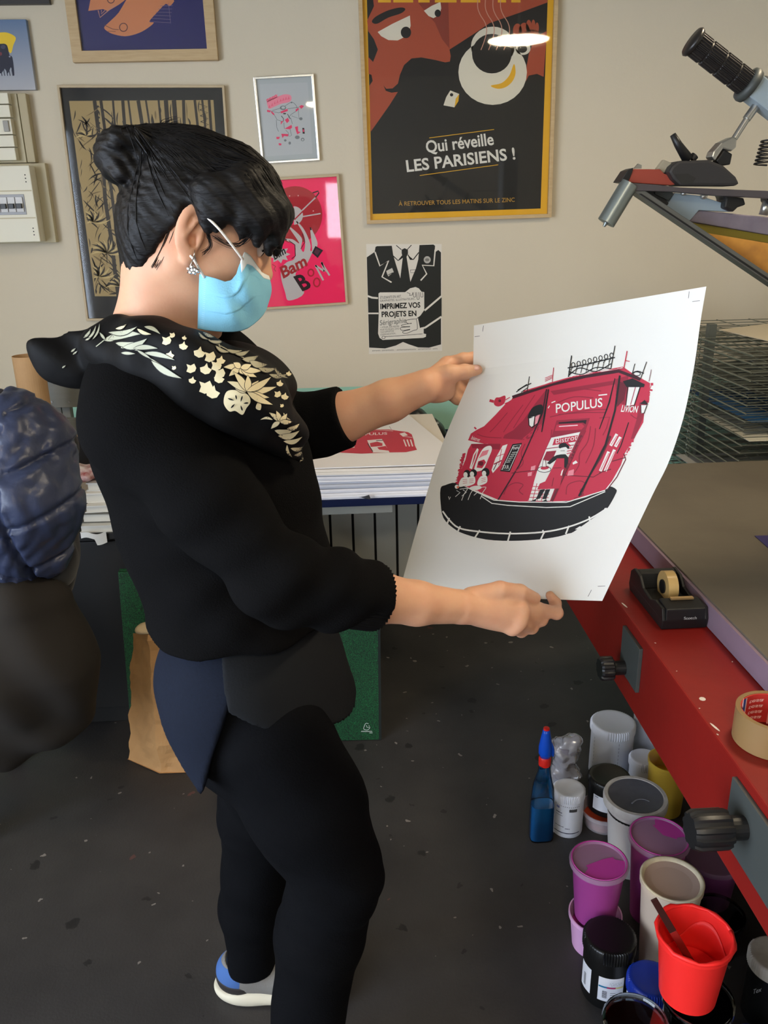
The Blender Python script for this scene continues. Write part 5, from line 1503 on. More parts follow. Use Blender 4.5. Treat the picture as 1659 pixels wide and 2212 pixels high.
# ---- cardigan
K = Sdf()
K.ell(J(398, 875, 1.2), (.115, .165, .125), BR, k=.03)
K.ell(J(448, 1000, 1.195), (.140, .160, .16), BR, k=.06)
K.ell(J(485, 1130, 1.195), (.142, .160, .16), BR, k=.05)
K.ell(J(528, 1290, 1.195), (.135, .168, .17), BR, k=.05)
K.ell(J(538, 1400, 1.195), (.135, .172, .12), BR, k=.05)
K.chain([J(345, 815, 1.18), J(325, 860, 1.11), SHN], [.06, .066, .062], k=.05)
K.chain([SHN, SHN * .5 + ELN * .5, ELN], [.063, .060, .054], k=.03)
K.chain([ELN, J(720, 1275, 1.01), CUN, CUN + (CUN - J(720, 1275, 1.01)) * .25], [.056, .050, .042, .041], k=.02)
K.chain([J(420, 830, 1.25), J(460, 850, 1.32), SHF], [.07, .07, .062], k=.05)
K.chain([SHF, ELF], [.062, .056], k=.03)
K.chain([ELF, J(690, 918, 1.365), CUF, CUF + (CUF - J(690, 918, 1.365)) * .4], [.056, .051, .046, .045], k=.02)
# open the ends: cuffs, hem, collar
for c_, b_, far in ((CUN, J(720, 1275, 1.01), .0), (CUF, J(690, 918, 1.365), .0)):
    dd = (c_ - b_) / np.linalg.norm(c_ - b_)
    x_, y_, _a = frame_of(dd); K.box(c_ + dd * .050, (.046, .09, .09), rotm(dd, x_, y_), .002, k=.003, op='s')
HEM = J(520, 1438, 1.035)[2]
K.plane((0, 0, HEM), (-.05, .0, -1), k=.006)
def knit_disp(P):
    # soft drag folds at elbow and waist
    ea = np.exp(-((np.linalg.norm(P - ELN, axis=1)) / .16) ** 2)
    fold = np.sin((P @ np.array([60., 20, -75])) + 2.0 * wob(P, 14))
    wa = np.exp(-((P[:, 2] - HEM - .10) / .13) ** 2)
    fold2 = np.sin(P @ np.array([38., 10, 62]) + 2.5 * wob(P, 11, 1.0))
    return .0035 * ea * fold + .003 * wa * fold2 + .0022 * wob(P, 26, 4.0)
K.disp = knit_disp; K.dmax = .009
K.ell(J(345, 740, 1.175), (.062, .07, .06), k=.01, op='s')
obj('cardigan', K.mesh(0.004), M_KNIT, woman, smooth=True)
# ribbed cuff on the near sleeve, hem band, buttons
mr = mat('rib_knit', (11, 11, 12), rough=0.9, spec=0.15)
def ribs(c, d, r, L, n=54, flat=1.0):
    x, y, a = frame_of(d); V, F = [], []
    m_ = n * 4
    for j in range(5):
        h = L * j / 4
        for q in range(m_):
            t = 2 * math.pi * q / m_; rr_ = r + .0017 * math.cos(t * n) + (.001 if j in (1, 2, 3) else 0)
            V.append(tuple(c + a * h + (x * math.cos(t) + y * math.sin(t)) * rr_))
    for j in range(4):
        for q in range(m_): F.append((j * m_ + q, j * m_ + (q + 1) % m_, (j + 1) * m_ + (q + 1) % m_, (j + 1) * m_ + q))
    return V, F
dn = CUN - J(720, 1275, 1.01); dn /= np.linalg.norm(dn)
df = CUF - J(690, 918, 1.365); df /= np.linalg.norm(df)
obj('cuff', ribs(CUN - dn * .044, dn, .0455, .050, 44), mr, woman, smooth=True)
obj('cuff', ribs(CUF - df * .032, df, .0475, .036), mr, woman, smooth=True)

# ---- shirt tails below the cardigan
def hips(k_, gx, zz):
    q = Sdf()
    q.ell(J(538, 1430, 1.195), (.132 + gx, .165 + gx, .14), BR, k=.03)
    q.ell(J(556, 1520, 1.195), (.138 + gx, .176 + gx, .13), BR, k=.05)
    q.ell(J(590, 1600, 1.195), (.132 + gx, .192 + gx, .12), BR, k=.05)
    return q
def cut2(q, a, b, side, Y=1.1):
    """cut along a photo line a->b (a plane through the line, running away from the viewer horizontally)"""
    A_, B_ = J(*a, Y), J(*b, Y)
    n_ = np.cross(B_ - A_, np.array([0.12, 1.0, 0])); n_ /= np.linalg.norm(n_)
    q.plane(A_, n_ * side, k=.004)
q = hips(0, .004, 0)
q.plane((0, 0, HEM + .03), (0, 0, 1)); cut2(q, (518, 1470), (462, 1655), 1 if np.cross(J(462, 1655, 1.1) - J(518, 1470, 1.1), np.array([0.12, 1, 0]))[0] > 0 else -1)
cut2(q, (345, 1540), (470, 1650), -1 if np.cross(J(470, 1650, 1.1) - J(345, 1540, 1.1), np.array([0.12, 1, 0]))[2] > 0 else 1)
q.disp = lambda P: .003 * wob(P, 30, 1.0); q.dmax = .004
obj('shirt_back_tail', q.mesh(0.0045), M_DENIM, woman, smooth=True)
q = hips(0, .007, 0)
q.plane((0, 0, HEM + .03), (0, 0, 1)); cut2(q, (500, 1420), (520, 1500), -1 if np.cross(J(520, 1500, 1.1) - J(500, 1420, 1.1), np.array([0.12, 1, 0]))[0] > 0 else 1)
cut2(q, (510, 1480), (745, 1590), -1 if np.cross(J(745, 1590, 1.1) - J(510, 1480, 1.1), np.array([0.12, 1, 0]))[2] > 0 else 1)
q.disp = lambda P: .0016 * np.sin(P @ np.array([45., 12, 20]) + wob(P, 12)); q.dmax = .003
obj('shirt_front_tail', q.mesh(0.0045), M_GREYS, woman, smooth=True)

# ---- trousers
T = Sdf()
T.ell(J(545, 1500, 1.195), (.115, .145, .13), BR, k=.03)
T.ell(J(560, 1570, 1.195), (.095, .140, .09), BR, k=.04)
T.chain([HIPN + np.array([-.01, 0, 0]), HIPN * .5 + KNN * .5, KNN], [.098, .090, .074], k=.03)
T.chain([KNN, KNN * .72 + ANN * .28 + np.array([-.012, 0, 0]), ANN], [.072, .071, .058], k=.02)
T.chain([HIPF, HIPF * .5 + KNF * .5, KNF], [.10, .078, .064], k=.03)
T.chain([KNF, KNF * .65 + ANF * .35 + np.array([-.008, 0, 0]), ANF], [.062, .060, .047], k=.02)
T.plane((0, 0, .075), (0, 0, -1), k=.006)
def tr_disp(P):
    kb = np.exp(-((P[:, 2] - KNN[2]) / .11) ** 2)
    return .0016 * kb * np.sin(P[:, 2] * 110 + P[:, 0] * 70 + 4 * wob(P, 20)) + .0015 * wob(P, 45, 2.) + .0025 * wob(P, 22, 3.0)
T.disp = tr_disp; T.dmax = .007
T.ell(J(548, 1400, 1.195), (.2, .25, .02), k=.01, op='s')
obj('trousers', T.mesh(0.005), M_TROUS, woman, smooth=True)

# ---- trainers
def trainer(ank, yaw):
    f = np.array([math.cos(yaw), math.sin(yaw), 0]); s = np.array([-math.sin(yaw), math.cos(yaw), 0])
    g = np.array([ank[0], ank[1], 0.0])
    def o2(a, b, c): return g + f * a + s * b + np.array([0, 0, c])
    R2 = rotm(f, s, BU)
    up = Sdf()
    up.ell(o2(-.015, 0, .062), (.050, .040, .050), R2, k=.01)
    up.ell(o2(.06, 0, .05), (.085, .042, .040), R2, k=.03)
    up.ell(o2(.14, 0, .042), (.060, .045, .030), R2, k=.03)
    up.plane(o2(0, 0, .028), (0, 0, -1))
    up.cone(o2(-.012, 0, .10), o2(-.006, 0, .16), .034, .045, k=.006, op='s')
    u_ = obj('shoe', up.mesh(.003), mat('shoe_grey_mesh', (118, 116, 112), rough=0.8, bump=0.4, bscale=400), woman, smooth=True, label='grey and blue trainer with thick cream sole')
    so = Sdf()
    so.ell(o2(-.018, 0, .02), (.060, .046, .03), R2, k=.01); so.ell(o2(.06, 0, .02), (.09, .046, .026), R2, k=.03); so.ell(o2(.145, 0, .02), (.065, .05, .024), R2, k=.03)
    so.plane(o2(0, 0, .036), (-.12 * f[0], -.12 * f[1], 1)); so.plane(o2(0, 0, .001), (0, 0, -1))
    obj('sole', so.mesh(.003), mat('cream_sole', (206, 200, 180), rough=0.6), u_, smooth=True)
    he = Sdf().ell(o2(-.020, 0, .060), (.050, .0425, .045), R2, k=.01); he.plane(o2(.028, 0, .05), f * .8 + np.array([0, 0, .6])); he.plane(o2(0, 0, .034), (0, 0, -1)); he.plane(o2(0, 0, .092), (0, 0, 1))
    obj('heel_panel', he.mesh(.003), mat('shoe_blue_suede', (62, 98, 158), rough=0.85), u_, smooth=True)
    ba = Sdf().ell(o2(-.019, 0, .05), (.0525, .0435, .05), R2, k=.01); ba.plane(o2(0, 0, .050), (.12, 0, 1)); ba.plane(o2(0, 0, .030), (0, 0, -1)); ba.plane(o2(.07, 0, 0), f)
    obj('heel_band', ba.mesh(.003), mat('shoe_dark_band', (38, 34, 34), rough=0.7), u_, smooth=True)
trainer(ANF + np.array([-.005, 0, 0]), math.radians(-6))
trainer(ANN, math.radians(-14))

# ---- scarf: knot behind, band round the neck, drape on the chest
C2 = Sdf()
C2.chain([J(205, 768, 1.19), J(250, 752, 1.11), J(330, 752, 1.065), J(420, 785, 1.045)], [.028, .034, .036, .036], k=.03)
C2.chain([J(420, 785, 1.045), J(500, 840, 1.05), J(565, 890, 1.075), J(618, 940, 1.10), J(652, 992, 1.13)], [.038, .042, .036, .022, .006], k=.03)
C2.chain([J(330, 800, 1.055), J(420, 830, 1.04), J(500, 880, 1.045)], [.018, .018, .016], k=.03)
C2.chain([J(410, 740, 1.24), J(480, 770, 1.25), J(555, 812, 1.22), J(580, 850, 1.16), J(585, 900, 1.11)], [.032, .034, .032, .030, .028], k=.03)
C2.ell(J(510, 820, 1.14), (.06, .07, .05), k=.04)
C2.chain([J(250, 740, 1.24), J(300, 735, 1.29), J(380, 735, 1.28), J(430, 745, 1.24)], [.03, .03, .03, .03], k=.03)
C2.chain([J(215, 735, 1.19), J(205, 770, 1.20), J(180, 775, 1.19)], [.020, .026, .018], k=.015)
C2.chain([J(180, 775, 1.185), J(150, 775, 1.175), J(118, 782, 1.17)], [.012, .030, .030], k=.012, flat=((0, 1, 0), .45))
C2.chain([J(120, 785, 1.17), J(150, 797, 1.17), J(180, 806, 1.175)], [.024, .018, .008], k=.012, flat=((0, 1, 0), .45))
C2.chain([J(185, 765, 1.20), J(165, 752, 1.21), J(150, 748, 1.215)], [.010, .008, .003], k=.008)
C2.ell(J(355, 690, 1.175), (.058, .066, .058), k=.008, op='s')
def sc_disp(P):
    return .004 * np.sin(P @ np.array([70., 35, 95]) + 2.2 * wob(P, 18)) * .7 + .002 * wob(P, 40, 5.0)
C2.disp = sc_disp; C2.dmax = .006
sc_geo = C2.mesh(0.0035)
scarf = obj('scarf', sc_geo, M_SCARF, woman, smooth=True)
# printed leaves and flowers on the scarf
mscarf = attr_mat('scarf_print', 0.5, 0.3)
k = Ink(on_mesh(sc_geo), (80, 660, 2.592), step=7, gap=0.0004)
_lv = [2.0]
class ScarfInk(Ink):
    def leaf(s, a, b, wd, col, lv=2, bend=0.0):
        _lv[0] = 2 + (_lv[0] - 2 + .35) % 4.9
        dx, dy = b[0] - a[0], b[1] - a[1]; l = math.hypot(dx, dy) + 1e-9
        Ink.leaf(s, (a[0] - dx / l * 3, a[1] - dy / l * 3), (b[0] + dx / l * 4, b[1] + dy / l * 4), wd + 7, (15, 15, 16), _lv[0], bend)
        Ink.leaf(s, a, b, wd, col, _lv[0] + .17, bend)
k = ScarfInk(on_mesh(sc_geo), (80, 660, 2.592), step=4, gap=0.0004)
CRM, GRN = (226, 214, 176), (178, 180, 158)
for a, b_, w_, bd, c_ in (((375, 195), (470, 140), 34, .1, GRN), ((400, 190), (580, 160), 44, -.08, GRN), ((440, 210), (540, 205), 26, .1, GRN), ((480, 235), (615, 185), 36, .1, GRN), ((540, 240), (675, 240), 26, -.05, GRN), ((600, 265), (770, 305), 26, -.05, GRN), ((640, 310), (810, 408), 34, .06, GRN),
                      ((560, 250), (640, 300), 14, .0, GRN), ((470, 265), (550, 270), 16, .0, GRN), ((380, 190), (350, 150), 14, 0, GRN), ((400, 150), (560, 118), 26, .12, GRN), ((560, 130), (640, 160), 20, .1, CRM), ((600, 118), (690, 160), 22, -.1, GRN),
                      ((440, 130), (500, 105), 16, .1, CRM), ((260, 180), (300, 130), 14, .1, GRN), ((280, 190), (330, 110), 12, .1, GRN), ((310, 190), (350, 100), 10, .1, GRN)):
    k.leaf(a, b_, w_, c_, 2, bd)
k.line([(470, 235), (560, 250), (640, 300), (720, 350), (800, 405)], 6, GRN, 2, n=4); k.line([(330, 230), (380, 190), (440, 150)], 5, GRN, 2)
for cx_, cy_, r_, n_ in ((722, 195, 30, 0), (820, 225, 26, 1), (745, 275, 24, 1), (860, 350, 32, 0), (910, 262, 34, 1), (965, 285, 36, 0), (1030, 305, 26, 1), (1000, 335, 34, 0), (945, 355, 34, 1), (1020, 378, 34, 0), (870, 418, 22, 1), (1020, 408, 30, 1), (940, 455, 44, 0), (985, 485, 40, 1), (765, 348, 14, 0), (1345, 495, 22, 0), (1388, 508, 22, 1), (1360, 435, 20, 1), (1370, 560, 12, 0), (1410, 380, 16, 1), (755, 165, 18, 0), (825, 180, 14, 1)):
    pts = [(cx_ + r_ * math.cos(t + n_), cy_ + .9 * r_ * math.sin(t + n_)) for t in (0, .7, 1.6, 2.4)] + [(cx_ + .5 * r_ * math.cos(3.2 + n_), cy_ + .5 * r_ * math.sin(3.2 + n_)), (cx_ + r_ * math.cos(3.9 + n_), cy_ + r_ * math.sin(3.9 + n_)), (cx_ + .45 * r_ * math.cos(4.7 + n_), cy_ + .45 * r_ * math.sin(4.7 + n_)), (cx_ + r_ * math.cos(5.4 + n_), cy_ + r_ * math.sin(5.4 + n_))]
    k.poly(pts, CRM, 2)
def fan(c, ends, w_, col=CRM, bd=.05):
    for e_ in ends: k.leaf(c, e_, w_, col, 2, bd)
fan((1140, 350), [(1045, 345), (1075, 395), (1100, 320), (1160, 385), (1230, 400), (1260, 365), (1200, 330)], 32)
fan((1175, 480), [(1065, 425), (1100, 370), (1180, 390), (1310, 400), (1340, 455), (1300, 515), (1110, 465), (1320, 555), (1240, 420)], 36)
k.smooth([(1062, 482), (1120, 475), (1180, 500), (1195, 540), (1172, 575), (1150, 612), (1110, 590), (1075, 592), (1045, 545)], CRM, 2)
for a, b_ in (((1068, 520), (1105, 532)), ((1112, 500), (1118, 528)), ((1150, 505), (1140, 540)), ((1085, 575), (1108, 550)), ((1150, 590), (1140, 558)), ((1185, 545), (1155, 548))): Ink.leaf(k, a, b_, 9, (15, 15, 16), 8)
k.smooth([(1235, 545), (1255, 555), (1250, 585), (1225, 575)], CRM, 2)
fan((1360, 650), [(1300, 600), (1340, 590), (1400, 605), (1430, 650), (1310, 690)], 26)
for a, b_, w_ in (((1330, 700), (1440, 690), 34), ((1350, 730), (1470, 700), 34), ((1380, 760), (1485, 735), 26), ((1400, 690), (1470, 660), 24), ((1420, 800), (1495, 790), 22), ((1440, 840), (1490, 810), 18), ((1400, 780), (1430, 850), 16), ((1465, 880), (1490, 830), 10), ((1320, 640), (1250, 640), 14), ((1380, 600), (1420, 640), 10)):
    k.leaf(a, b_, w_, CRM, 2, .15)
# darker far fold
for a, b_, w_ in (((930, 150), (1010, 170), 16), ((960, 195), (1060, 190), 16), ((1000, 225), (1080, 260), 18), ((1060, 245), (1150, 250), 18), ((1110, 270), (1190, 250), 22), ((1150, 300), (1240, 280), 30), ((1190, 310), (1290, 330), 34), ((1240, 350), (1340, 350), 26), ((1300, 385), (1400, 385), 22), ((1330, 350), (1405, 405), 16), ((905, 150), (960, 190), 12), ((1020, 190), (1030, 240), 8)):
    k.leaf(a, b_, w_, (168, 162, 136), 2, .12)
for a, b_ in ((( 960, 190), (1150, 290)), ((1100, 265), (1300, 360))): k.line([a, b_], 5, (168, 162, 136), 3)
# tails and knot
for a, b_, w_ in (((190, 260), (215, 240), 10), ((200, 275), (225, 255), 8), ((140, 350), (160, 335), 8), ((270, 195), (300, 180), 9)): k.leaf(a, b_, w_, GRN, 2)
k.build('leaf_pattern', mscarf, scarf)

# ================================================================== the print she holds
M_PAPER = mat('heavy_white_paper', (229, 228, 222), rough=0.6, bump=0.03, bscale=300, spec=0.25)
sh_geo = grid(lambda u, v: sheet_pt(u, v), 33, 41, 0.0004)
# keep the outside facing the viewer
sheet = thing('art_print', _L[-1], 'large white sheet with red corner café drawing held up in both hands', 'print')
obj('sheet', sh_geo, M_PAPER, sheet, smooth=False)
front = grid(lambda u, v: sheet_pt(u, v), 65, 81)
k = Ink(on_mesh(front, 0.0006), (860, 600, 2.37), step=9, gap=0.00015)
R1, R2, R3, BK, WHT = (190, 47, 71), (148, 36, 57), (104, 30, 44), (26, 25, 26), (229, 228, 222)
Zp = lambda x, y: ((x / 5.027 + 940 - 860) * 2.37, (y / 5.027 + 740 - 600) * 2.37)     # close-up, left half
Zq = lambda x, y: ((x / 4.81 + 1140 - 860) * 2.37, (y / 4.81 + 720 - 600) * 2.37)      # close-up, right half
def rough(pts, amp, seed, n=4):
    r = random.Random(seed); out = []
    for i in range(len(pts)):
        a, b = pts[i], pts[(i + 1) % len(pts)]
        for j in range(n): out.append((a[0] + (b[0] - a[0]) * j / n + (r.uniform(-amp, amp) if j else 0), a[1] + (b[1] - a[1]) * j / n + (r.uniform(-amp, amp) if j else 0)))
    return out
# road
k.smooth([(217, 1080), (240, 1062), (300, 1050), (380, 1090), (440, 1115), (520, 1140), (700, 1150), (900, 1140), (1060, 1085), (1085, 1068), (1118, 1085), (1112, 1110), (1085, 1160), (1060, 1190), (985, 1240), (900, 1300), (870, 1310), (820, 1325), (720, 1340), (580, 1347), (450, 1340), (340, 1312), (280, 1280), (232, 1230), (218, 1160)], BK, 1, n=3)
k.line([(228, 1195), (262, 1240), (310, 1280), (400, 1298), (560, 1310), (740, 1302), (870, 1276), (985, 1232), (1070, 1180)], 8, WHT, 2, n=4)
for a, b_ in (((262, 1230), (250, 1262)), ((318, 1272), (305, 1300)), ((418, 1292), (390, 1335)), ((575, 1300), (562, 1347)), ((740, 1292), (748, 1310)), ((745, 1308), (730, 1340)), ((875, 1270), (858, 1312)), ((978, 1222), (984, 1258)), ((1058, 1180), (1072, 1196))): k.line([a, b_], 8, WHT, 2)
k.poly([(905, 1288), (930, 1272), (945, 1275), (935, 1288)], WHT, 2)
# facade
k.poly([(450, 870), (375, 850), (358, 880), (345, 930), (320, 990), (300, 1050), (400, 1090), (520, 1140), (640, 1150), (880, 1142), (1060, 1085), (1095, 1040), (1140, 960), (1160, 900), (1210, 820), (1255, 740), (1260, 690), (1285, 620), (1290, 540), (1200, 490), (1150, 455), (900, 500), (780, 545), (640, 590), (585, 615)], R1, 2)
for q in range(26):                                          # ragged dry-brush edges
    rr_ = random.Random(q)
    t = q / 25; k.line([(1285 - 130 * t ** 1.3 + 8, 545 + 360 * t), (1300 - 135 * t ** 1.3 + rr_.uniform(-6, 8), 540 + 362 * t + rr_.uniform(-4, 8))], rr_.uniform(8, 20), R1, 2)
    k.line([(345 - 38 * t, 900 + 150 * t), (332 - 30 * t - rr_.uniform(0, 10), 905 + 150 * t)], rr_.uniform(4, 12), R1, 2)
k.line([(1155, 900), (1165, 930), (1120, 1020), (1070, 1085)], 5, R3, 3)
# awning
k.poly([(358, 832), (372, 798), (400, 780), (440, 760), (500, 700), (555, 640), (600, 612), (745, 570), (705, 640), (640, 730), (590, 780), (545, 805), (525, 848), (440, 850)], R1, 4)
k.poly([(545, 805), (590, 780), (640, 730), (705, 640), (760, 570), (775, 575), (745, 740), (680, 830), (640, 830), (530, 822)], R2, 3)
k.poly([(375, 850), (525, 850), (520, 880), (380, 872)], R2, 3)
for pts in ([(405, 800), (450, 815), (530, 820)], [(560, 690), (500, 760), (470, 790)], [(640, 650), (580, 730), (540, 790)], [(700, 600), (640, 690), (590, 770)]): k.line(pts, 4, R2, 5, n=4)
k.text('bistrot', (372, 826), (414, 840), 20, WHT, 6, slant=.2)
# cornice, pillars
k.line([(585, 612), (680, 580), (790, 545), (960, 505), (1130, 478), (1240, 520)], 16, (60, 26, 36), 5)
k.line([(640, 590), (780, 540), (960, 500), (1150, 462)], 9, R2, 4); k.line([(790, 530), (870, 508), (1150, 460)], 5, WHT, 6); k.line([(640, 582), (760, 546), (880, 510), (1150, 458)], 6, R1, 6)
k.line([(770, 570), (750, 700), (735, 790)], 10, BK, 6, taper=True); k.line([(760, 570), (740, 690), (620, 960), (510, 1140)], 7, (52, 24, 34), 5)
k.line([(1110, 515), (1080, 640), (1030, 775)], 8, BK, 6, taper=True); k.line([(1135, 500), (1110, 680), (1060, 860), (925, 1118)], 10, BK, 6); k.line([(1180, 740), (1140, 860), (1120, 900)], 5, BK, 6)
k.poly([(1110, 520), (1180, 500), (1160, 650), (1120, 640)], R2, 3)
k.poly([(640, 820), (740, 740), (800, 560), (790, 700), (700, 900), (560, 1140), (520, 1140)], R1, 3)
for pts in ([(580, 1000), (700, 985), (830, 1010)], [(840, 1010), (1000, 1020), (1060, 985)]): k.line(pts, 4, R3, 5)
for pts in ([(540, 1110), (560, 1070), (600, 1050), (640, 1060), (620, 1090), (640, 1110)], [(860, 1110), (870, 1060), (930, 1040), (960, 1060), (930, 1090), (950, 1110), (900, 1130)], [(650, 850), (630, 900), (640, 950), (600, 990)], [(985, 760), (970, 840), (930, 900), (925, 960), (900, 1000)], [(830, 590), (930, 570), (1040, 580)], [(820, 700), (950, 690), (1060, 690)], [(815, 640), (900, 610), (1000, 615)], [(1190, 700), (1220, 720), (1240, 700)], [(1010, 770), (1000, 860), (960, 950)]): k.line(pts, 4.5, (140, 36, 56), 5, n=4)
# shading under the cornice and on the corner pillar
ZQ = lambda *P: [Zq(*p) for p in P]
k.poly(ZQ((235, 600), (900, 490), (985, 495), (970, 520), (880, 535), (270, 640)), R2, 4)
k.poly(ZQ((945, 500), (1035, 520), (1000, 690), (930, 765), (915, 640)), R3, 4)
k.poly(ZQ((1160, 720), (1250, 700), (1190, 900), (1110, 1090), (1070, 1100), (1130, 900)), R2, 3)
k.poly(ZQ((680, 1390), (760, 1220), (850, 1060), (870, 1075), (770, 1290), (640, 1500), (560, 1690), (530, 1700)), R3, 4)
k.line(ZQ((250, 1000), (230, 1120), (150, 1290), (60, 1470)), 5, R2, 5, n=3); k.line(ZQ((745, 880), (850, 870), (820, 980), (780, 1060)), 5, R2, 5)
k.line(ZQ((230, 870), (420, 830), (640, 800), (830, 790)), 5, R2, 5, n=3)
# doorway
k.poly(ZQ((300, 905), (645, 880), (600, 1010), (540, 1100), (380, 1420), (240, 1745), (0, 1742), (60, 1560), (180, 1220), (255, 1050)), R2, 5)
k.poly(ZQ((322, 925), (612, 900), (602, 945), (575, 928), (322, 940)), (40, 20, 28), 6); k.poly(ZQ((300, 950), (560, 938), (590, 965), (560, 1000), (280, 1015)), R1, 6); k.line(ZQ((325, 968), (520, 955)), 5, (240, 205, 210), 7)
k.poly(ZQ((245, 1085), (545, 1025), (520, 1080), (470, 1190), (400, 1330), (330, 1480), (230, 1740), (0, 1740), (60, 1560), (95, 1440), (185, 1215)), WHT, 6)
k.poly(ZQ((278, 1098), (522, 1058), (498, 1125), (255, 1165)), R1, 7); k.text('Bistrot', Zq(290, 1145), Zq(512, 1105), 26, WHT, 8, slant=.25)
k.line(ZQ((190, 1200), (300, 1185), (480, 1160)), 4, R2, 7); k.poly(ZQ((195, 1228), (298, 1218), (250, 1330), (155, 1318)), R2, 7)
for j in range(3): k.line(ZQ((405, 1200 + j * 26), (462, 1190 + j * 24)), 6, (205, 110, 124), 7)
k.line(ZQ((560, 1060), (440, 1330), (250, 1745)), 12, R3, 7); k.line(ZQ((600, 1010), (520, 1160), (400, 1400), (330, 1560)), 9, R2, 7)
for j in range(5): k.line(ZQ((60 + j * 36, 1555 + j * 4), (5 + j * 46, 1738)), 3.4, R1, 7)
for j in range(4): k.line(ZQ((50 - j * 14, 1590 + j * 38), (235 - j * 6, 1600 + j * 36)), 3.4, R1, 7)
# waiter
k.smooth(ZQ((318, 1190), (412, 1186), (408, 1225), (385, 1250), (345, 1252), (318, 1228)), WHT, 8)
k.smooth(ZQ((322, 1185), (328, 1155), (365, 1138), (415, 1148), (432, 1190), (415, 1200), (395, 1182), (350, 1190), (335, 1196)), BK, 9); k.line(ZQ((405, 1140), (445, 1172)), 8, R1, 10)
k.line(ZQ((340, 1222), (385, 1220)), 2.4, BK, 9)
k.poly(ZQ((300, 1266), (345, 1258), (392, 1256), (422, 1290), (418, 1345), (395, 1400), (366, 1385), (378, 1305), (312, 1302), (290, 1318), (228, 1362), (200, 1350), (262, 1285)), BK, 9)
k.poly(ZQ((302, 1300), (380, 1298), (378, 1400), (352, 1500), (332, 1612), (98, 1622), (125, 1562), (182, 1538), (245, 1418)), R1, 10)
k.line(ZQ((260, 1400), (350, 1396)), 3, R3, 11); k.line(ZQ((270, 1500), (250, 1590)), 3, R3, 11)
k.poly(ZQ((130, 1624), (182, 1620), (125, 1718), (82, 1726)), BK, 9); k.poly(ZQ((186, 1624), (234, 1620), (192, 1722), (150, 1722)), BK, 9); k.poly(ZQ((15, 1750), (92, 1718), (80, 1748)), BK, 9); k.poly(ZQ((140, 1752), (188, 1724), (208, 1752)), BK, 9)
k.oval(Zq(172, 1412), 34, 15, WHT, 11, rot=-.15); k.ring(Zq(172, 1414), 34, 15, 3, BK, 12); k.oval(Zq(178, 1398), 22, 9, R1, 12, rot=-.15); k.poly(ZQ((150, 1385), (158, 1330), (172, 1308), (186, 1335), (190, 1385)), WHT, 13); k.line(ZQ((150, 1385), (158, 1330), (172, 1308), (186, 1335), (190, 1385)), 2.5, R3, 14)
k.poly(ZQ((352, 1430), (372, 1408), (352, 1480), (340, 1475)), WHT, 11); k.poly(ZQ((425, 1430), (480, 1412), (475, 1475), (410, 1480)), (228, 140, 152), 8); k.poly(ZQ((465, 1345), (500, 1320), (520, 1345), (470, 1365)), WHT, 8); k.poly(ZQ((35, 1385), (82, 1372), (72, 1420), (30, 1425)), (230, 150, 160), 7); k.poly(ZQ((0, 1450), (45, 1440), (38, 1480), (0, 1485)), (230, 150, 160), 7)
# sign lettering
k.text('POPULUS', (808, 692), (1046, 660), 45, WHT, 8, bold=0.012, slant=.12); k.line([(1026, 602), (1070, 597)], 6, WHT, 8); k.line([(785, 640), (805, 632)], 5, WHT, 8); k.line([(768, 668), (775, 655)], 4, WHT, 8)
# side window, lamps
for a, b_ in (((1088, 860), (1120, 800)), ((1112, 865), (1138, 815)), ((1035, 990), (1078, 890)), ((1060, 990), (1108, 880))): k.line([a, b_], 15, WHT, 6); k.line([(a[0] + 2, a[1] - 6), (b_[0] + 1, b_[1] + 8)], 4, (210, 120, 132), 7)
k.line([(1030, 998), (1090, 980)], 5, R3, 6); k.line([(1095, 940), (1165, 920)], 5, R3, 6)
k.poly([(1180, 560), (1238, 552), (1210, 650), (1168, 655)], WHT, 7); k.poly([(1150, 530), (1200, 515), (1262, 545), (1258, 560), (1170, 560)], BK, 8); k.line([(1175, 560), (1165, 660), (1208, 655), (1240, 555)], 5, BK, 8); k.line([(1215, 560), (1190, 650)], 5, (170, 90, 100), 8)
k.text('LIVION', (1140, 685), (1222, 690), 34, WHT, 7, bold=0.02, slant=.2)
k.poly([(1238, 645), (1262, 625), (1280, 650)], BK, 8); k.poly([(1245, 652), (1272, 652), (1260, 690), (1245, 695)], WHT, 8); k.line([(1242, 652), (1244, 692), (1258, 695), (1274, 652)], 4, BK, 9)
k.smooth([(665, 720), (680, 675), (705, 655), (735, 650), (742, 675), (728, 700)], BK, 8); k.poly([(668, 718), (700, 708), (695, 755), (680, 765), (668, 755)], WHT, 8); k.poly([(703, 708), (725, 700), (712, 745), (700, 755)], (230, 150, 160), 8); k.line([(668, 715), (670, 755), (685, 768), (715, 745), (735, 695)], 5, BK, 9); k.line([(700, 708), (694, 760)], 4, BK, 9)
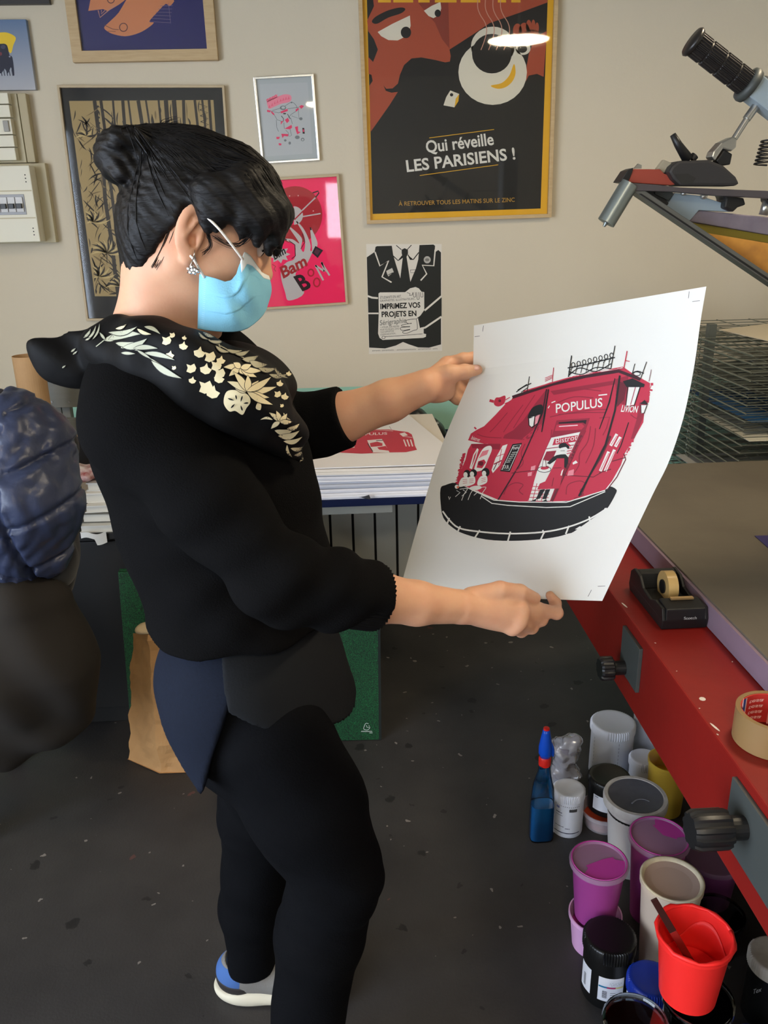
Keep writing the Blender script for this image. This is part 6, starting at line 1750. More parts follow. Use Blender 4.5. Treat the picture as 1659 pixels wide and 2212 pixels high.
# menu board and windows
k.poly([(585, 852), (635, 845), (572, 995), (522, 990)], BK, 6); k.line([(590, 860), (628, 854), (568, 986), (530, 984), (590, 860)], 2.5, WHT, 7)
k.text('Menu', (590, 882), (618, 874), 16, WHT, 7); k.text('JOUR', (534, 976), (566, 978), 18, WHT, 7)
for j in range(6): k.line([(583 - j * 6, 895 + j * 10), (608 - j * 7, 892 + j * 10)], 2.5, WHT, 7)
k.poly([(365, 975), (385, 905), (405, 872), (412, 880), (400, 920), (378, 980)], WHT, 6); k.poly([(375, 970), (390, 910), (404, 885), (392, 930)], R1, 7)
k.smooth([(390, 985), (405, 930), (435, 875), (470, 860), (480, 880), (460, 930), (440, 975), (415, 990)], WHT, 6); k.poly([(412, 925), (432, 888), (465, 880), (455, 905), (430, 915)], (226, 130, 142), 7); k.poly([(402, 972), (410, 940), (440, 930), (450, 945), (430, 975)], R1, 7); k.smooth([(408, 955), (420, 940), (436, 945), (430, 962)], R3, 8)
k.poly([(498, 925), (535, 860), (560, 852), (545, 895), (520, 960), (485, 1000), (478, 985)], WHT, 6); k.line([(505, 915), (548, 900)], 3, R1, 7); k.line([(530, 875), (515, 960)], 3, R1, 7); k.line([(490, 955), (530, 935)], 6, R2, 7); k.line([(488, 985), (505, 950)], 4, BK, 7)
# seated figures
for cx_, cy_, h_ in ((345, 1005, 1), (378, 1002, 1), (440, 998, 1.15)):
    k.oval((cx_ + 8, cy_ - 2), 18 * h_, 20 * h_, BK, 7, n=14); k.oval((cx_, cy_ + 4), 11, 14, WHT, 8, n=14)
    k.smooth([(cx_ - 18, cy_ + 20), (cx_ + 12, cy_ + 16), (cx_ + 14, cy_ + 50), (cx_ - 28, cy_ + 66), (cx_ - 34, cy_ + 48)], WHT, 8)
    for j in range(3): k.line([(cx_ - 14, cy_ + 30 + j * 9), (cx_ + 8, cy_ + 27 + j * 9)], 2, R1, 9)
    k.line([(cx_ - 30, cy_ + 78), (cx_ + 10, cy_ + 74), (cx_ - 6, cy_ + 100), (cx_ - 20, cy_ + 135)], 3, WHT, 8, n=3); k.line([(cx_ - 46, cy_ + 84), (cx_ - 28, cy_ + 95), (cx_ - 52, cy_ + 116)], 3, WHT, 8)
k.oval((396, 1076), 32, 11, WHT, 9, rot=-.1); k.oval((300, 1070), 10, 10, WHT, 9); k.oval((306, 1072), 6, 6, (230, 120, 90), 10)
k.line([(258, 1120), (262, 1136), (268, 1122)], 3, WHT, 8)
# kerb
k.line([(430, 1112), (490, 1138), (620, 1148), (860, 1150), (1060, 1088)], 5, WHT, 9); k.line([(425, 1118), (480, 1155), (560, 1165), (760, 1176), (880, 1172), (1060, 1095)], 4.5, WHT, 9)
# roof ironwork
k.line([(872, 508), (888, 398)], 6, BK, 7); k.line([(1088, 468), (1110, 348)], 6, BK, 7, taper=True); k.line([(868, 462), (980, 440), (1110, 408)], 6, BK, 7); k.line([(872, 480), (940, 495), (1010, 460), (1090, 465)], 5, BK, 7, n=5); k.line([(872, 500), (930, 462), (1010, 480), (1090, 440)], 5, BK, 7, n=5)
for j in range(8): k.ring((896 + j * 28, 446 - j * 7), 9, 12, 4, BK, 7, n=10); k.line([(890 + j * 28, 458 - j * 7), (878 + j * 28, 500 - j * 6)], 3, BK, 7); k.line([(882 + j * 28, 470 - j * 6), (906 + j * 27, 450 - j * 6)], 3, BK, 7)
k.line([(605, 585), (640, 560), (682, 540)], 5, BK, 7, n=3); k.line([(612, 575), (660, 545)], 4, BK, 7); k.line([(630, 586), (664, 562)], 4, BK, 7); k.line([(660, 582), (672, 505)], 5, BK, 7, taper=True)
k.line([(1155, 465), (1172, 375)], 7, R1, 7, taper=True); k.line([(1165, 425), (1185, 428)], 4, R1, 7); k.line([(788, 540), (796, 460)], 5, R1, 7, taper=True)
for j in range(3): k.line([(752, 530 - j * 8), (790, 512 - j * 7)], 3, R1, 7)
k.line([(1196, 500), (1212, 440)], 5, BK, 7, taper=True); k.line([(1240, 520), (1272, 430)], 5, BK, 7, taper=True); k.line([(1195, 490), (1225, 478), (1258, 490)], 5, BK, 7, n=3); k.ring((1222, 492), 18, 10, 4, BK, 7); k.line([(1284, 530), (1296, 470)], 3, (120, 80, 90), 7)
k.smooth([(490, 640), (500, 615), (520, 612), (548, 604), (545, 640), (520, 658), (498, 655)], R1, 4); k.oval((520, 630), 7, 7, R3, 5); k.line([(468, 628), (490, 634)], 14, R1, 4); k.line([(550, 625), (572, 612)], 4, R1, 4); k.line([(545, 645), (580, 630)], 4, R1, 4); k.line([(390, 765), (400, 775)], 8, R1, 4)
# crop marks
for a, b_ in (((437, 245), (433, 275)), ((392, 302), (418, 298)), ((1490, 70), (1486, 105)), ((1506, 122), (1545, 117)), ((1022, 1580), (1060, 1578)), ((990, 1598), (972, 1632))): k.line([a, b_], 2.2, (60, 60, 60), 1)
k.build('print', attr_mat('screen_print_ink', 0.55, 0.3), sheet)
# ================================================================== printing table (press), its raised screen, the drying rack
REDP = mat('red_enamel', (126, 22, 16), rough=.45, noise=.4, nscale=5, rgb2=(98, 15, 12), bump=.05, bscale=60, spec=.4)
GREYB = mat('worn_grey_bed', (99, 92, 80), rough=.6, noise=.6, nscale=4, rgb2=(78, 71, 62), bump=.05, bscale=80, detail=8.0)
MAUVE = mat('mauve_grey_edge', (128, 108, 122), rough=.55, noise=.3, nscale=10, rgb2=(104, 86, 98))
BLKM = mat('black_hard_plastic', (22, 22, 23), rough=.42)
DKPL = mat('dark_grey_plate', (62, 66, 64), rough=.5)
STL = mat('bright_steel', (176, 176, 172), rough=.28, metal=.9)
ZNC = mat('zinc_steel', (132, 140, 138), rough=.35, metal=.75)
DST = mat('dull_dark_steel', (84, 78, 80), rough=.5, metal=.4)
LBL = mat('pale_blue_paint', (142, 156, 164), rough=.45)

PXL, PZ0, PZ1 = .52, .665, .832
press = thing('printing_table', (1.0, 1.2, 0), 'red framed screen printing table with grey bed on the right', 'printing table')
bed = obj('bed', box((.652, .18, PZ1 + .004), (1.55, 2.175, .882)), GREYB, press, bevel=.0015)
obj('bed_edge', box((.646, .18, PZ1 + .002), (.652, 2.175, .878)), MAUVE, press)
obj('beam', box((PXL, .15, PZ0), (.74, 2.15, PZ1)), REDP, press, bevel=.003)
obj('beam', box((1.40, .15, PZ0), (1.60, 2.15, PZ1)), REDP, press, bevel=.003)
obj('cross_beam', box((.74, 2.0, PZ0), (1.40, 2.15, PZ1 - .01)), REDP, press, bevel=.003)
obj('cross_beam', box((.74, .2, PZ0), (1.40, .35, PZ1 - .01)), REDP, press, bevel=.003)
for yy in (.25, 2.02):
    for xx in (1.05, 1.45): obj('leg', box((xx, yy, 0), (xx + .09, yy + .09, PZ0)), REDP, press, bevel=.003)
obj('shelf', box((1.02, .36, .14), (1.56, 2.0, .16)), BLKM, press)
# chips in the enamel
chip = mat('chipped_paint', (206, 196, 188), rough=.7)
k = Ink(lambda x, y, h: tuple(PZ(x, y, PZ1 + .0004 + h)), (1200, 960, 3.456))
for c_, a, b_, r_ in (((1097, 1900), 26, 14, .2), ((745, 1482), 8, 3, .3), ((905, 1692), 6, 3, 0), ((1075, 1970), 6, 4, 0), ((1190, 2110), 50, 7, .7), ((1320, 1622), 5, 4, 0), ((515, 1200), 30, 5, .7), ((1210, 2165), 10, 4, .5), ((1570, 2010), 14, 4, .4), ((1380, 1990), 8, 3, .6)):
    k.oval(c_, a, b_, (206, 196, 188), 1, n=9, rot=r_)
k.build('paint_chips', attr_mat('poster_ink'), press)
# clamp plates with star knobs on the side of the beam
def clamp(yc, zc, hy, hz, knob_r, knob_l, zk, yk):
    pl = obj('clamp_plate', box((PXL - .007, yc - hy, zc - hz), (PXL, yc + hy, zc + hz)), DKPL, press, bevel=.001)
    n = 10; prof = []
    V, F = [], []
    x0 = PXL - .007 - .022
    rings = [(0, knob_r * .9), (knob_l * .12, knob_r), (knob_l * .85, knob_r), (knob_l, knob_r * .86)]
    m = n * 6
    for h, r in rings:
        for q in range(m):
            t = 2 * math.pi * q / m
            rr_ = r * (1 + .055 * max(-1, min(1, 2.2 * math.cos(t * n))))
            V.append((x0 - h, yk + rr_ * math.cos(t), zk + rr_ * math.sin(t)))
    for j in range(3):
        for q in range(m): F.append((j * m + q, j * m + (q + 1) % m, (j + 1) * m + (q + 1) % m, (j + 1) * m + q)[::-1])
    F.append(tuple(range(m))); F.append(tuple(range(4 * m - 1, 3 * m - 1, -1)))
    kb = obj('knob', (V, F), BLKM, pl, autosmooth=.5)
    obj('shaft', cyl((PXL - .007, yk, zk), (x0, yk, zk), knob_r * .62, n=20), BLKM, pl, smooth=False)
clamp(1.333, .765, .046, .045, .022, .026, .735, 1.352)
clamp(.845, .765, .075, .052, .026, .052, .772, .872)
# dark blue sheet on the bed
zb = .8825
P4 = [PZ(1630, 1158, zb), PZ(1668, 1192, zb), PZ(1760, 1180, zb), PZ(1720, 1156, zb)]
obj('paper_sheet', hexa(P4, [p + np.array([0, 0, .001]) for p in P4]), mat('navy_card', (44, 38, 92), rough=.6), label='dark blue sheet lying on the grey press bed at right edge', cat='sheet')

# ---- tape dispenser on the red ledge
tx, ty, tz = .6025, 1.400, PZ1 + .0004
td = thing('tape_dispenser', (tx, ty, tz), 'black desk tape dispenser on the red ledge of the press', 'tape dispenser')
hw = .042
ang = 0.0
ex, ey = np.array([math.cos(ang), math.sin(ang), 0]), np.array([-math.sin(ang), math.cos(ang), 0])    # ey = away from the viewer
O = np.array([tx, ty, tz])
def side(poly, x0, x1): return prism(poly, O + ex * x0, ey, np.array([0, 0, 1.0]), ex, x1 - x0)
prof = [(-.085, .0), (.088, .0), (.094, .012), (.088, .040), (.070, .052), (.030, .050), (.018, .026), (-.030, .022), (-.040, .036), (-.060, .046), (-.078, .044), (-.088, .020)]
obj('housing', side([(-.085, 0), (.088, 0), (.094, .012), (.092, .020), (-.088, .020)], -hw, hw), BLKM, td, bevel=.002)
for s0, s1 in ((-hw, -hw + .006), (hw - .006, hw)):
    obj('side_wall', side([(-.088, .018), (.092, .018), (.088, .042), (.072, .053), (.040, .050), (.020, .034), (-.020, .030), (-.045, .040), (-.080, .040)], s0, s1), BLKM, td, bevel=.0015)
obj('rear_block', side([(.045, .02), (.09, .02), (.086, .042), (.070, .052), (.052, .050)], -hw + .006, hw - .006), BLKM, td, bevel=.002)
obj('nose', side([(-.088, .018), (-.086, .040), (-.050, .046), (-.038, .032), (-.034, .018)], -hw + .006, hw - .006), BLKM, td, bevel=.002)
tc_ = O + ey * .012 + np.array([0, 0, .040])
obj('tape_roll', lathe([(.0135, -.0095), (.030, -.0095), (.030, .0095), (.0135, .0095)], tc_ + ex * .004, ex, 36, close=True), mat('clear_tape_amber', (206, 172, 112), rough=.25, spec=.5), td, autosmooth=.5)
obj('hub', lathe([(0, -.012), (.0133, -.012), (.0133, .012), (0, .012)], tc_ + ex * .004, ex, 24), BLKM, td, autosmooth=.5)
obj('cutter', hexa([tuple(O + ex * a + ey * b + np.array([0, 0, .0455])) for a, b in ((-.018, -.060), (.024, -.060), (.024, -.052), (-.018, -.052))], [tuple(O + ex * a + ey * b + np.array([0, 0, .049])) for a, b in ((-.018, -.060), (.024, -.060), (.024, -.052), (-.018, -.052))]), mat('brass_cutter', (214, 176, 120), rough=.3, metal=.8), td)
fr = ([tuple(O + ex * a + ey * (-.0885 + .0006 * 0) + np.array([0, 0, c])) for a, c in ((-.03, .004), (.03, .004), (.03, .02), (-.03, .02))], [(0, 1, 2, 3)])
k = Ink(lambda x, y, h: tuple(np.array(O) + ex * x + ey * (-.0885 - h + (-.002 * 0)) + np.array([0, 0, .012 - y])), (0, 0, 1.0), gap=.0006)
k.text('Scotch', (-.004, -.0085), (.020, -.0085), .0055, (150, 150, 148), 1, bold=.02)
k.build('lettering', attr_mat('poster_ink'), td)

# ---- roll of brown packing tape
rc_ = np.array([.5925, .975, PZ1 + .0003]); rt = .052
pt_ = thing('packing_tape', rc_, 'roll of brown packing tape standing on the red ledge at right edge', 'tape')
obj('tape_roll', lathe([(.0455, 0), (rt, 0), (rt, .049), (.0455, .049)], rc_ + np.array([0, 0, .0005]), n=56, close=True), mat('brown_packing_tape', (132, 104, 66), rough=.4), pt_, autosmooth=.5)
core = lathe([(.0440, .001), (.0455, .001), (.0455, .0485), (.0440, .0485)], rc_, n=56, close=True)
obj('core', core, mat('red_printed_core', (196, 52, 46), rough=.6), pt_, autosmooth=.5)
cp = lambda x, y, h: (rc_[0] + (.0438 - h) * math.cos(x), rc_[1] + (.0438 - h) * math.sin(x), rc_[2] + y)
k = Ink(cp, (0, 0, 1.0), step=.12, gap=.0003)
for a0 in (2.55, .9, -.6):
    k.poly([(a0, .0015), (a0, .048), (a0 - .13, .048), (a0 - .13, .0015)], (222, 214, 206), 1); k.poly([(a0 - .13, .0015), (a0 - .13, .048), (a0 - .38, .048), (a0 - .38, .0015)], (28, 82, 158), 1); k.poly([(a0 - .38, .0015), (a0 - .38, .048), (a0 - .44, .048), (a0 - .44, .0015)], (222, 214, 206), 1)
    for j in range(4): k.text('tesa', (a0 - .56, .012 + j * .0095), (a0 - 1.12, .012 + j * .0095), -.006, (236, 190, 184), 2, bold=.02)
    for j in range(2): k.ring((a0 + .25, .022 + j * .012), .09, .004, .05, (226, 160, 150), 2, n=8)
k.build('core_print', attr_mat('poster_ink'), pt_)

# ---- raised screen with its carriage
YS = 1.345
Zs = lambda pts: [(1180 + x / 3.457, y / 3.457) for x, y in pts]
def zj(x, y, Y=YS): return PY(1180 + x / 3.457, y / 3.457, Y)
sc_ = thing('screen_carriage', (zj(1900, 1400)[0], YS + .05, .882), 'raised steel screen carriage with black grip above the press bed', 'press carriage')
XC = .93
obj('post', box((XC, YS - .03, .882), (XC + .08, YS + .12, 1.86)), LBL, sc_, bevel=.004)
xe = (XC - zj(1656, 1400)[0]) / (zj(1657, 1400)[0] - zj(1656, 1400)[0]) + 1656
def ext(p, q):
    """continue the line p->q to the post"""
    return (xe, p[1] + (q[1] - p[1]) * (xe - p[0]) / (q[0] - p[0]))
obj('red_plate', slab_px(Zs([(612, 1362), (650, 1262), (850, 1264), (880, 1296), (945, 1318), (975, 1375), (930, 1384)]), YS - .004, YS + .03), mat('brick_red_plate', (150, 62, 46), rough=.55), sc_, bevel=.001)
obj('corner_block', slab_px(Zs([(549, 1358), (606, 1272), (652, 1252), (642, 1290), (606, 1368)]), YS - .006, YS + .028), BLKM, sc_, bevel=.001)
e1, e2 = ext((1000, 1400), (1656, 1425)), ext((960, 1430), (1656, 1470))
obj('steel_bar', slab_px(Zs([(590, 1362), (830, 1380), (1000, 1400), e1, e2, (1300, 1462), (960, 1432), (668, 1424)]), YS - .012, YS + .01), DST, sc_, bevel=.001)
obj('clip', slab_px(Zs([(655, 1258), (688, 1222), (714, 1232), (712, 1258)]), YS, YS + .004), STL, sc_)
obj('bracket', slab_px(Zs([(822, 1266), (878, 1192), (936, 1216), (920, 1292), (860, 1290), (848, 1264)]), YS + .002, YS + .012), mat('tan_bracket', (158, 148, 126), rough=.5), sc_, bevel=.001)
obj('stop_pin', merge(cyl(zj(622, 1372, YS - .004), zj(446, 1664, YS - .004), .0140, n=24), cyl(zj(450, 1656, YS - .004), zj(430, 1692, YS - .004), .0045, .002, n=12)), ZNC, sc_, autosmooth=.6)
f1, f2 = ext((640, 1420), (1656, 2110)), ext((740, 1430), (1656, 2045))
fb = obj('screen_frame', slab_px(Zs([(640, 1420), (740, 1424), f2, f1]), YS - .008, YS + .022), mat('aluminium_profile', (108, 108, 104), rough=.4, metal=.6), sc_, bevel=.001)
g1, g2 = ext((690, 1446), (1656, 2094)), ext((700, 1440), (1656, 2076))
obj('frame_groove', slab_px(Zs([(690, 1446), (712, 1446), g2, g1]), YS - .0088, YS - .0078), BLKM, fb)
obj('frame_side', slab_px(Zs([(700, 1428), (822, 1422), (915, 1520), (880, 1562)]), YS + .024, YS + .06), BLKM, sc_)
obj('pale_bracket', slab_px(Zs([(960, 1440), (1150, 1462), (1330, 1520), (1384, 1582), (1140, 1570), (1072, 1648), (886, 1552)]), YS + .024, YS + .05), LBL, sc_, bevel=.001)
obj('clamp_foot', slab_px(Zs([(815, 1415), (840, 1402), (955, 1440), (915, 1500), (812, 1450)]), YS + .02, YS + .06), DKPL, sc_, bevel=.002)
for a, b_ in (((1018, 1444), 17), ((1172, 1462), 26)):
    p = zj(*a, YS + .022); obj('bolt', lathe([(0, 0), (b_ / 3.457 * .00072, 0), (b_ / 3.457 * .00068, .006), (0, .008)], p, (0, -1, 0), 10), STL, sc_)
obj('adjusting_knob', slab_px(Zs([(1320, 1452), (1478, 1478), (1492, 1530), (1432, 1550), (1398, 1584), (1328, 1552), (1340, 1490)]), YS + .01, YS + .045), BLKM, sc_, bevel=.003)
s1, s2 = ext((1140, 1570), (1656, 1620)), ext((1070, 1650), (1656, 1752))
sq = obj('squeegee', slab_px(Zs([(1140, 1570), s1, s2, (1070, 1652), (1100, 1600)]), YS + .03, YS + .07), mat('mauve_squeegee', (126, 116, 124), rough=.6, noise=.4, nscale=30, rgb2=(88, 74, 86)), sc_, bevel=.002)
s3 = ext((1210, 1740), (1656, 1812))
obj('rubber_blade', slab_px(Zs([(1100, 1664), s2, s3, (1210, 1742)]), YS + .042, YS + .058), mat('olive_rubber', (134, 118, 34), rough=.5), sq)
obj('screen_mesh', slab_px(Zs([(1200, 1740), (s3[0], s3[1] + 10), (f2[0], f2[1] - 10)]), YS + .012, YS + .0135), mat('orange_stained_mesh', (224, 156, 62), rough=.5, noise=.8, nscale=11, rgb2=(130, 78, 40)), sc_)
for a, b_ in (((1620, 1605), (1650, 1500)),): obj('spindle', cyl(zj(*a, YS + .02), zj(*b_, YS + .02), .007, n=14), STL, sc_, smooth=True)
obj('spindle_nut', cyl(zj(1628, 1500, YS + .02), zj(1665, 1480, YS + .02), .012, n=6), BLKM, sc_)
# black base with lever, fork and threaded rod
kb = obj('pivot_base', slab_px(Zs([(915, 1285), (940, 1240), (990, 1200), (1220, 1193), (1330, 1238), (1418, 1318), (1446, 1374), (1410, 1388), (1000, 1386), (950, 1342)]), YS - .018, YS + .03), mat('charcoal_casting', (44, 42, 42), rough=.5), sc_, bevel=.004)
obj('hollow', slab_px(Zs([(960, 1300), (1060, 1296), (1118, 1330), (1090, 1372), (1010, 1370)]), YS - .0186, YS - .0178), mat('hole_black', (40, 38, 34)), kb)
lv = obj('lever', tube([zj(945, 1005, YS - .01), zj(985, 1080, YS - .01), zj(1060, 1192, YS - .008)], [.0045, .006, .0085], 12), BLKM, sc_, smooth=True)
obj('lever_bolt', cyl(zj(1085, 1190, YS - .006), zj(1112, 1160, YS - .006), .006, n=10), BLKM, lv)
obj('rod', merge(cyl(zj(1405, 1035), zj(1500, 885), .0048, n=14), cyl(zj(1495, 890), zj(1585, 765), .0062, n=16)), STL, sc_, autosmooth=.6)
obj('fork', slab_px(Zs([(1395, 1020), (1425, 1040), (1420, 1100), (1385, 1130), (1320, 1110), (1260, 1200), (1236, 1170), (1250, 1130), (1310, 1062)]), YS - .012, YS + .012), STL, sc_, bevel=.002)
obj('fork_pin', slab_px(Zs([(1330, 1115), (1392, 1150), (1375, 1230), (1300, 1240), (1270, 1200)]), YS - .008, YS + .008), BLKM, sc_, bevel=.002)
# grip on its arm
a_, b_ = zj(1087, 305), zj(1508, 634)
ax = (b_ - a_); Lg = np.linalg.norm(ax); ax = ax / Lg
V, F = [], []
prof = [(0, .0), (.0195, .0), (.0200, .003), (.0165, .007)]
n = 96
rings = []
hs = [.007, .010] + [h for c in (.25, .5, .75) for h in (Lg * c - .002, Lg * c - .001, Lg * c + .001, Lg * c + .002)] + [Lg - .004, Lg]
xx, yy, _ = frame_of(ax)
for h in hs:
    dip = any(abs(h - Lg * c) < .0015 for c in (.25, .5, .75))
    for q in range(n):
        t = 2 * math.pi * q / n; r_ = .0158 if dip else .0172 + (.0008 if q % 4 in (0, 1) else -.0006)
        V.append(tuple(a_ + ax * h + (xx * math.cos(t) + yy * math.sin(t)) * r_))
for j in range(len(hs) - 1):
    for q in range(n): F.append((j * n + q, j * n + (q + 1) % n, (j + 1) * n + (q + 1) % n, (j + 1) * n + q))
gr = obj('grip', (V, F), mat('black_rubber_grip', (30, 27, 26), rough=.35), sc_)
obj('end_flange', lathe([(0, -.002), (.019, -.001), (.0215, .002), (.020, .006), (.0165, .008)], a_, ax, 32), mat('black_rubber_grip', (30, 27, 26)), gr, smooth=True)
obj('collar', lathe([(.016, -.006), (.024, -.005), (.0255, 0), (.024, .006), (.016, .007)], b_, ax, 32, close=True), DKPL, sc_, smooth=True)
c_ = b_ + ax * .006
side_ = np.cross(ax, np.array([0, 1.0, 0])); side_ /= np.linalg.norm(side_)
w2 = .0165
Lx = (XC - c_[0]) / ax[0]
q4 = lambda p: [tuple(p + side_ * w2 + np.array([0, -w2, 0])), tuple(p - side_ * w2 + np.array([0, -w2, 0])), tuple(p - side_ * w2 + np.array([0, w2, 0])), tuple(p + side_ * w2 + np.array([0, w2, 0]))]
obj('arm', hexa(q4(c_), q4(c_ + ax * Lx)), LBL, sc_, bevel=.002)
obj('arm_bolt', lathe([(0, 0), (.009, 0), (.009, .006), (0, .009)], c_ + ax * .016 + side_ * (-w2 if side_[2] < 0 else w2), side_ * (-1 if side_[2] < 0 else 1), 12), STL, sc_)
# coil spring
pts = []
for q in range(70):
    t = q / 69; c2 = zj(1600 + 60 * t, 1235 - 190 * t, YS + .14)
    pts.append(c2 + np.array([math.cos(q * .62) * .011, math.sin(q * .62) * .011, 0]))
obj('spring', tube(pts + [zj(1720, 1000, YS + .14), np.array([XC + .01, YS + .11, zj(1720, 1000, YS + .14)[2]])], .0016, 6), BLKM, sc_, smooth=True)

# ---- drying rack of wire trays
WIRE = mat('galvanised_wire', (128, 132, 122), rough=.35, metal=.75)
rack = thing('drying_rack', (1.5, 2.65, 0), 'wire tray drying rack behind the press', 'drying rack')
RX0, RX1, RY0, RY1 = 1.135, 1.85, 2.24, 3.02
zt0 = PY(1512, 730, 2.6)[2]; dz = (zt0 - PY(1483, 990, 2.6)[2]) / 17
def tray_geo(z):
    g = []
    loop = [(RX0 - .0, 2.6 + .016 * math.cos(t), z + .012 * math.sin(t)) for t in [math.pi * 2 * q / 12 for q in range(13)]]
    g.append(tube(loop, .0016, 5, cap=False))
    g.append(tube([(RX0, RY0, z), (RX0, RY1, z)], .0026, 6)); g.append(tube([(RX1, RY0, z), (RX1, RY1, z)], .0026, 6))
    for q in range(12):
        y = RY0 + .004 + (RY1 - RY0 - .008) * q / 11; g.append(tube([(RX0, y, z), (RX1, y, z)], .0014, 5))
    for q in range(5):
        x = RX0 + .12 * (q + 1); g.append(tube([(x, RY0, z + .002), (x, RY1, z + .002)], .0016, 5))
    for q in range(8):
        y = RY0 + .08 * q + .04; g.append(tube([(RX0 + .02, y, z - .003), (RX0 + .16, y + .06, z - .009)], .0011, 4))
    return merge(*g)
t0 = obj('tray', tray_geo(zt0), WIRE, rack)
for j in range(1, 22): twin(t0, (0, 0, -dz * j), rack)
POST = mat('rack_post_steel', (96, 100, 94), rough=.45, metal=.5)
for x in (RX0 + .02, RX1 - .02):
    for y in (RY0 + .38, RY1 - .03): obj('post', box((x + .012, y - .012, 0), (x + .036, y + .012, zt0 + .04)), POST, rack)
zz = zt0 + .008
def flat_sheet(name, P, t, m, label, cat='sheet'):
    return obj(name, hexa([p - np.array([0, 0, t]) for p in P], P), m, label=label, cat=cat)
flat_sheet('paper_sheet', [np.array([1.25, 2.72, zz]), np.array([1.30, 2.30, zz]), np.array([1.80, 2.28, zz]), np.array([1.80, 3.0, zz]), ][::1], .002, mat('rack_paper', (208, 196, 172), rough=.7), 'large pale sheet lying on top tray of the drying rack')
def on_tray(j, x0, x1, y0, y1, m, label):
    z = zt0 - dz * j + .0085
    flat_sheet('paper_sheet', [np.array([x0, y0, z]), np.array([x1, y0, z]), np.array([x1, y1, z]), np.array([x0, y1, z])], .002, m, label)
on_tray(9, RX0 + .05, 1.7, 2.30, 2.76, mat('blue_print', (34, 84, 132), rough=.6), 'blue print drying on a middle tray of the rack')
on_tray(11, RX0 + .03, 1.7, 2.26, 2.66, mat('white_print', (212, 208, 192), rough=.6), 'white sheet drying below the blue print in the rack')
on_tray(7, RX0 + .14, 1.7, 2.30, 2.9, mat('dark_print2', (70, 70, 66), rough=.6), 'dark grey sheet drying above the blue print in the rack')
on_tray(4, RX0 + .2, 1.7, 2.34, 2.9, mat('pale_print', (150, 148, 134), rough=.6), 'pale grey sheet in the upper part of the drying rack')
on_tray(17, RX0 - .03, 1.6, 2.3, 2.62, mat('grey_print', (150, 150, 148), rough=.6), 'grey sheet sticking out of a low tray of the rack')
# ================================================================== ink pots on the floor
def facing(x, y): return math.atan2(-y, -x)
def patch(x, y, z0, z1, r, a0, a1, n=16):
    """curved label"""
    f = facing(x, y)
    return grid(lambda u, v: np.array([x + r * math.cos(f + a0 + (a1 - a0) * u), y + r * math.sin(f + a0 + (a1 - a0) * u), z0 + (z1 - z0) * v]), n, 2, 0.0)
def label_ink(x, y, r, draw, parent, name='label_print'):
    f = facing(x, y)
    k = Ink(lambda a, z, h: (x + (r + h) * math.cos(f + a), y + (r + h) * math.sin(f + a), z), (0, 0, 1.0), step=.15, gap=.0004)
    draw(k); return k.build(name, attr_mat('poster_ink'), parent)
def ribbed(x, y, z0, z1, r, n=60, top=True, amp=.0016, dish=.0):
    V, F = [], []; m = n * 4
    rings = [(z0, r, 0), (z0 + .002, r, 1), (z1 - .005, r, 1), (z1 - .001, r - .003, .6), (z1, r - .006, 0)]
    for z, rr_, a in rings:
        for q in range(m):
            t = 2 * math.pi * q / m; R_ = rr_ + a * amp * math.cos(t * n) * (1 if (int(t * 3 / math.pi) % 2 == 0) else .15)
            V.append((x + R_ * math.cos(t), y + R_ * math.sin(t), z))
    for j in range(4):
        for q in range(m): F.append((j * m + q, j * m + (q + 1) % m, (j + 1) * m + (q + 1) % m, (j + 1) * m + q))
    c = len(V)
    for q in range(m):
        t = 2 * math.pi * q / m; V.append((x + (r - .012) * math.cos(t), y + (r - .012) * math.sin(t), z1 - dish))
    for q in range(m): F.append((4 * m + q, 4 * m + (q + 1) % m, c + (q + 1) % m, c + q))
    F.append(tuple(range(c, c + m))); F.append(tuple(range(m - 1, -1, -1)))
    return V, F
WHP = mat('white_pot_plastic', (214, 218, 228), rough=.35)
BKP = mat('black_pot_plastic', (18, 18, 18), rough=.3)
LAB = mat('label_paper', (216, 218, 226), rough=.6)
MILK = mat('milky_plastic', (206, 200, 208), rough=.3, alpha=.42)
MILKL = mat('milky_lid', (196, 188, 196), rough=.35, alpha=.55)
CLR = pane_mat('clear_plastic', (226, 229, 231), 1.6)

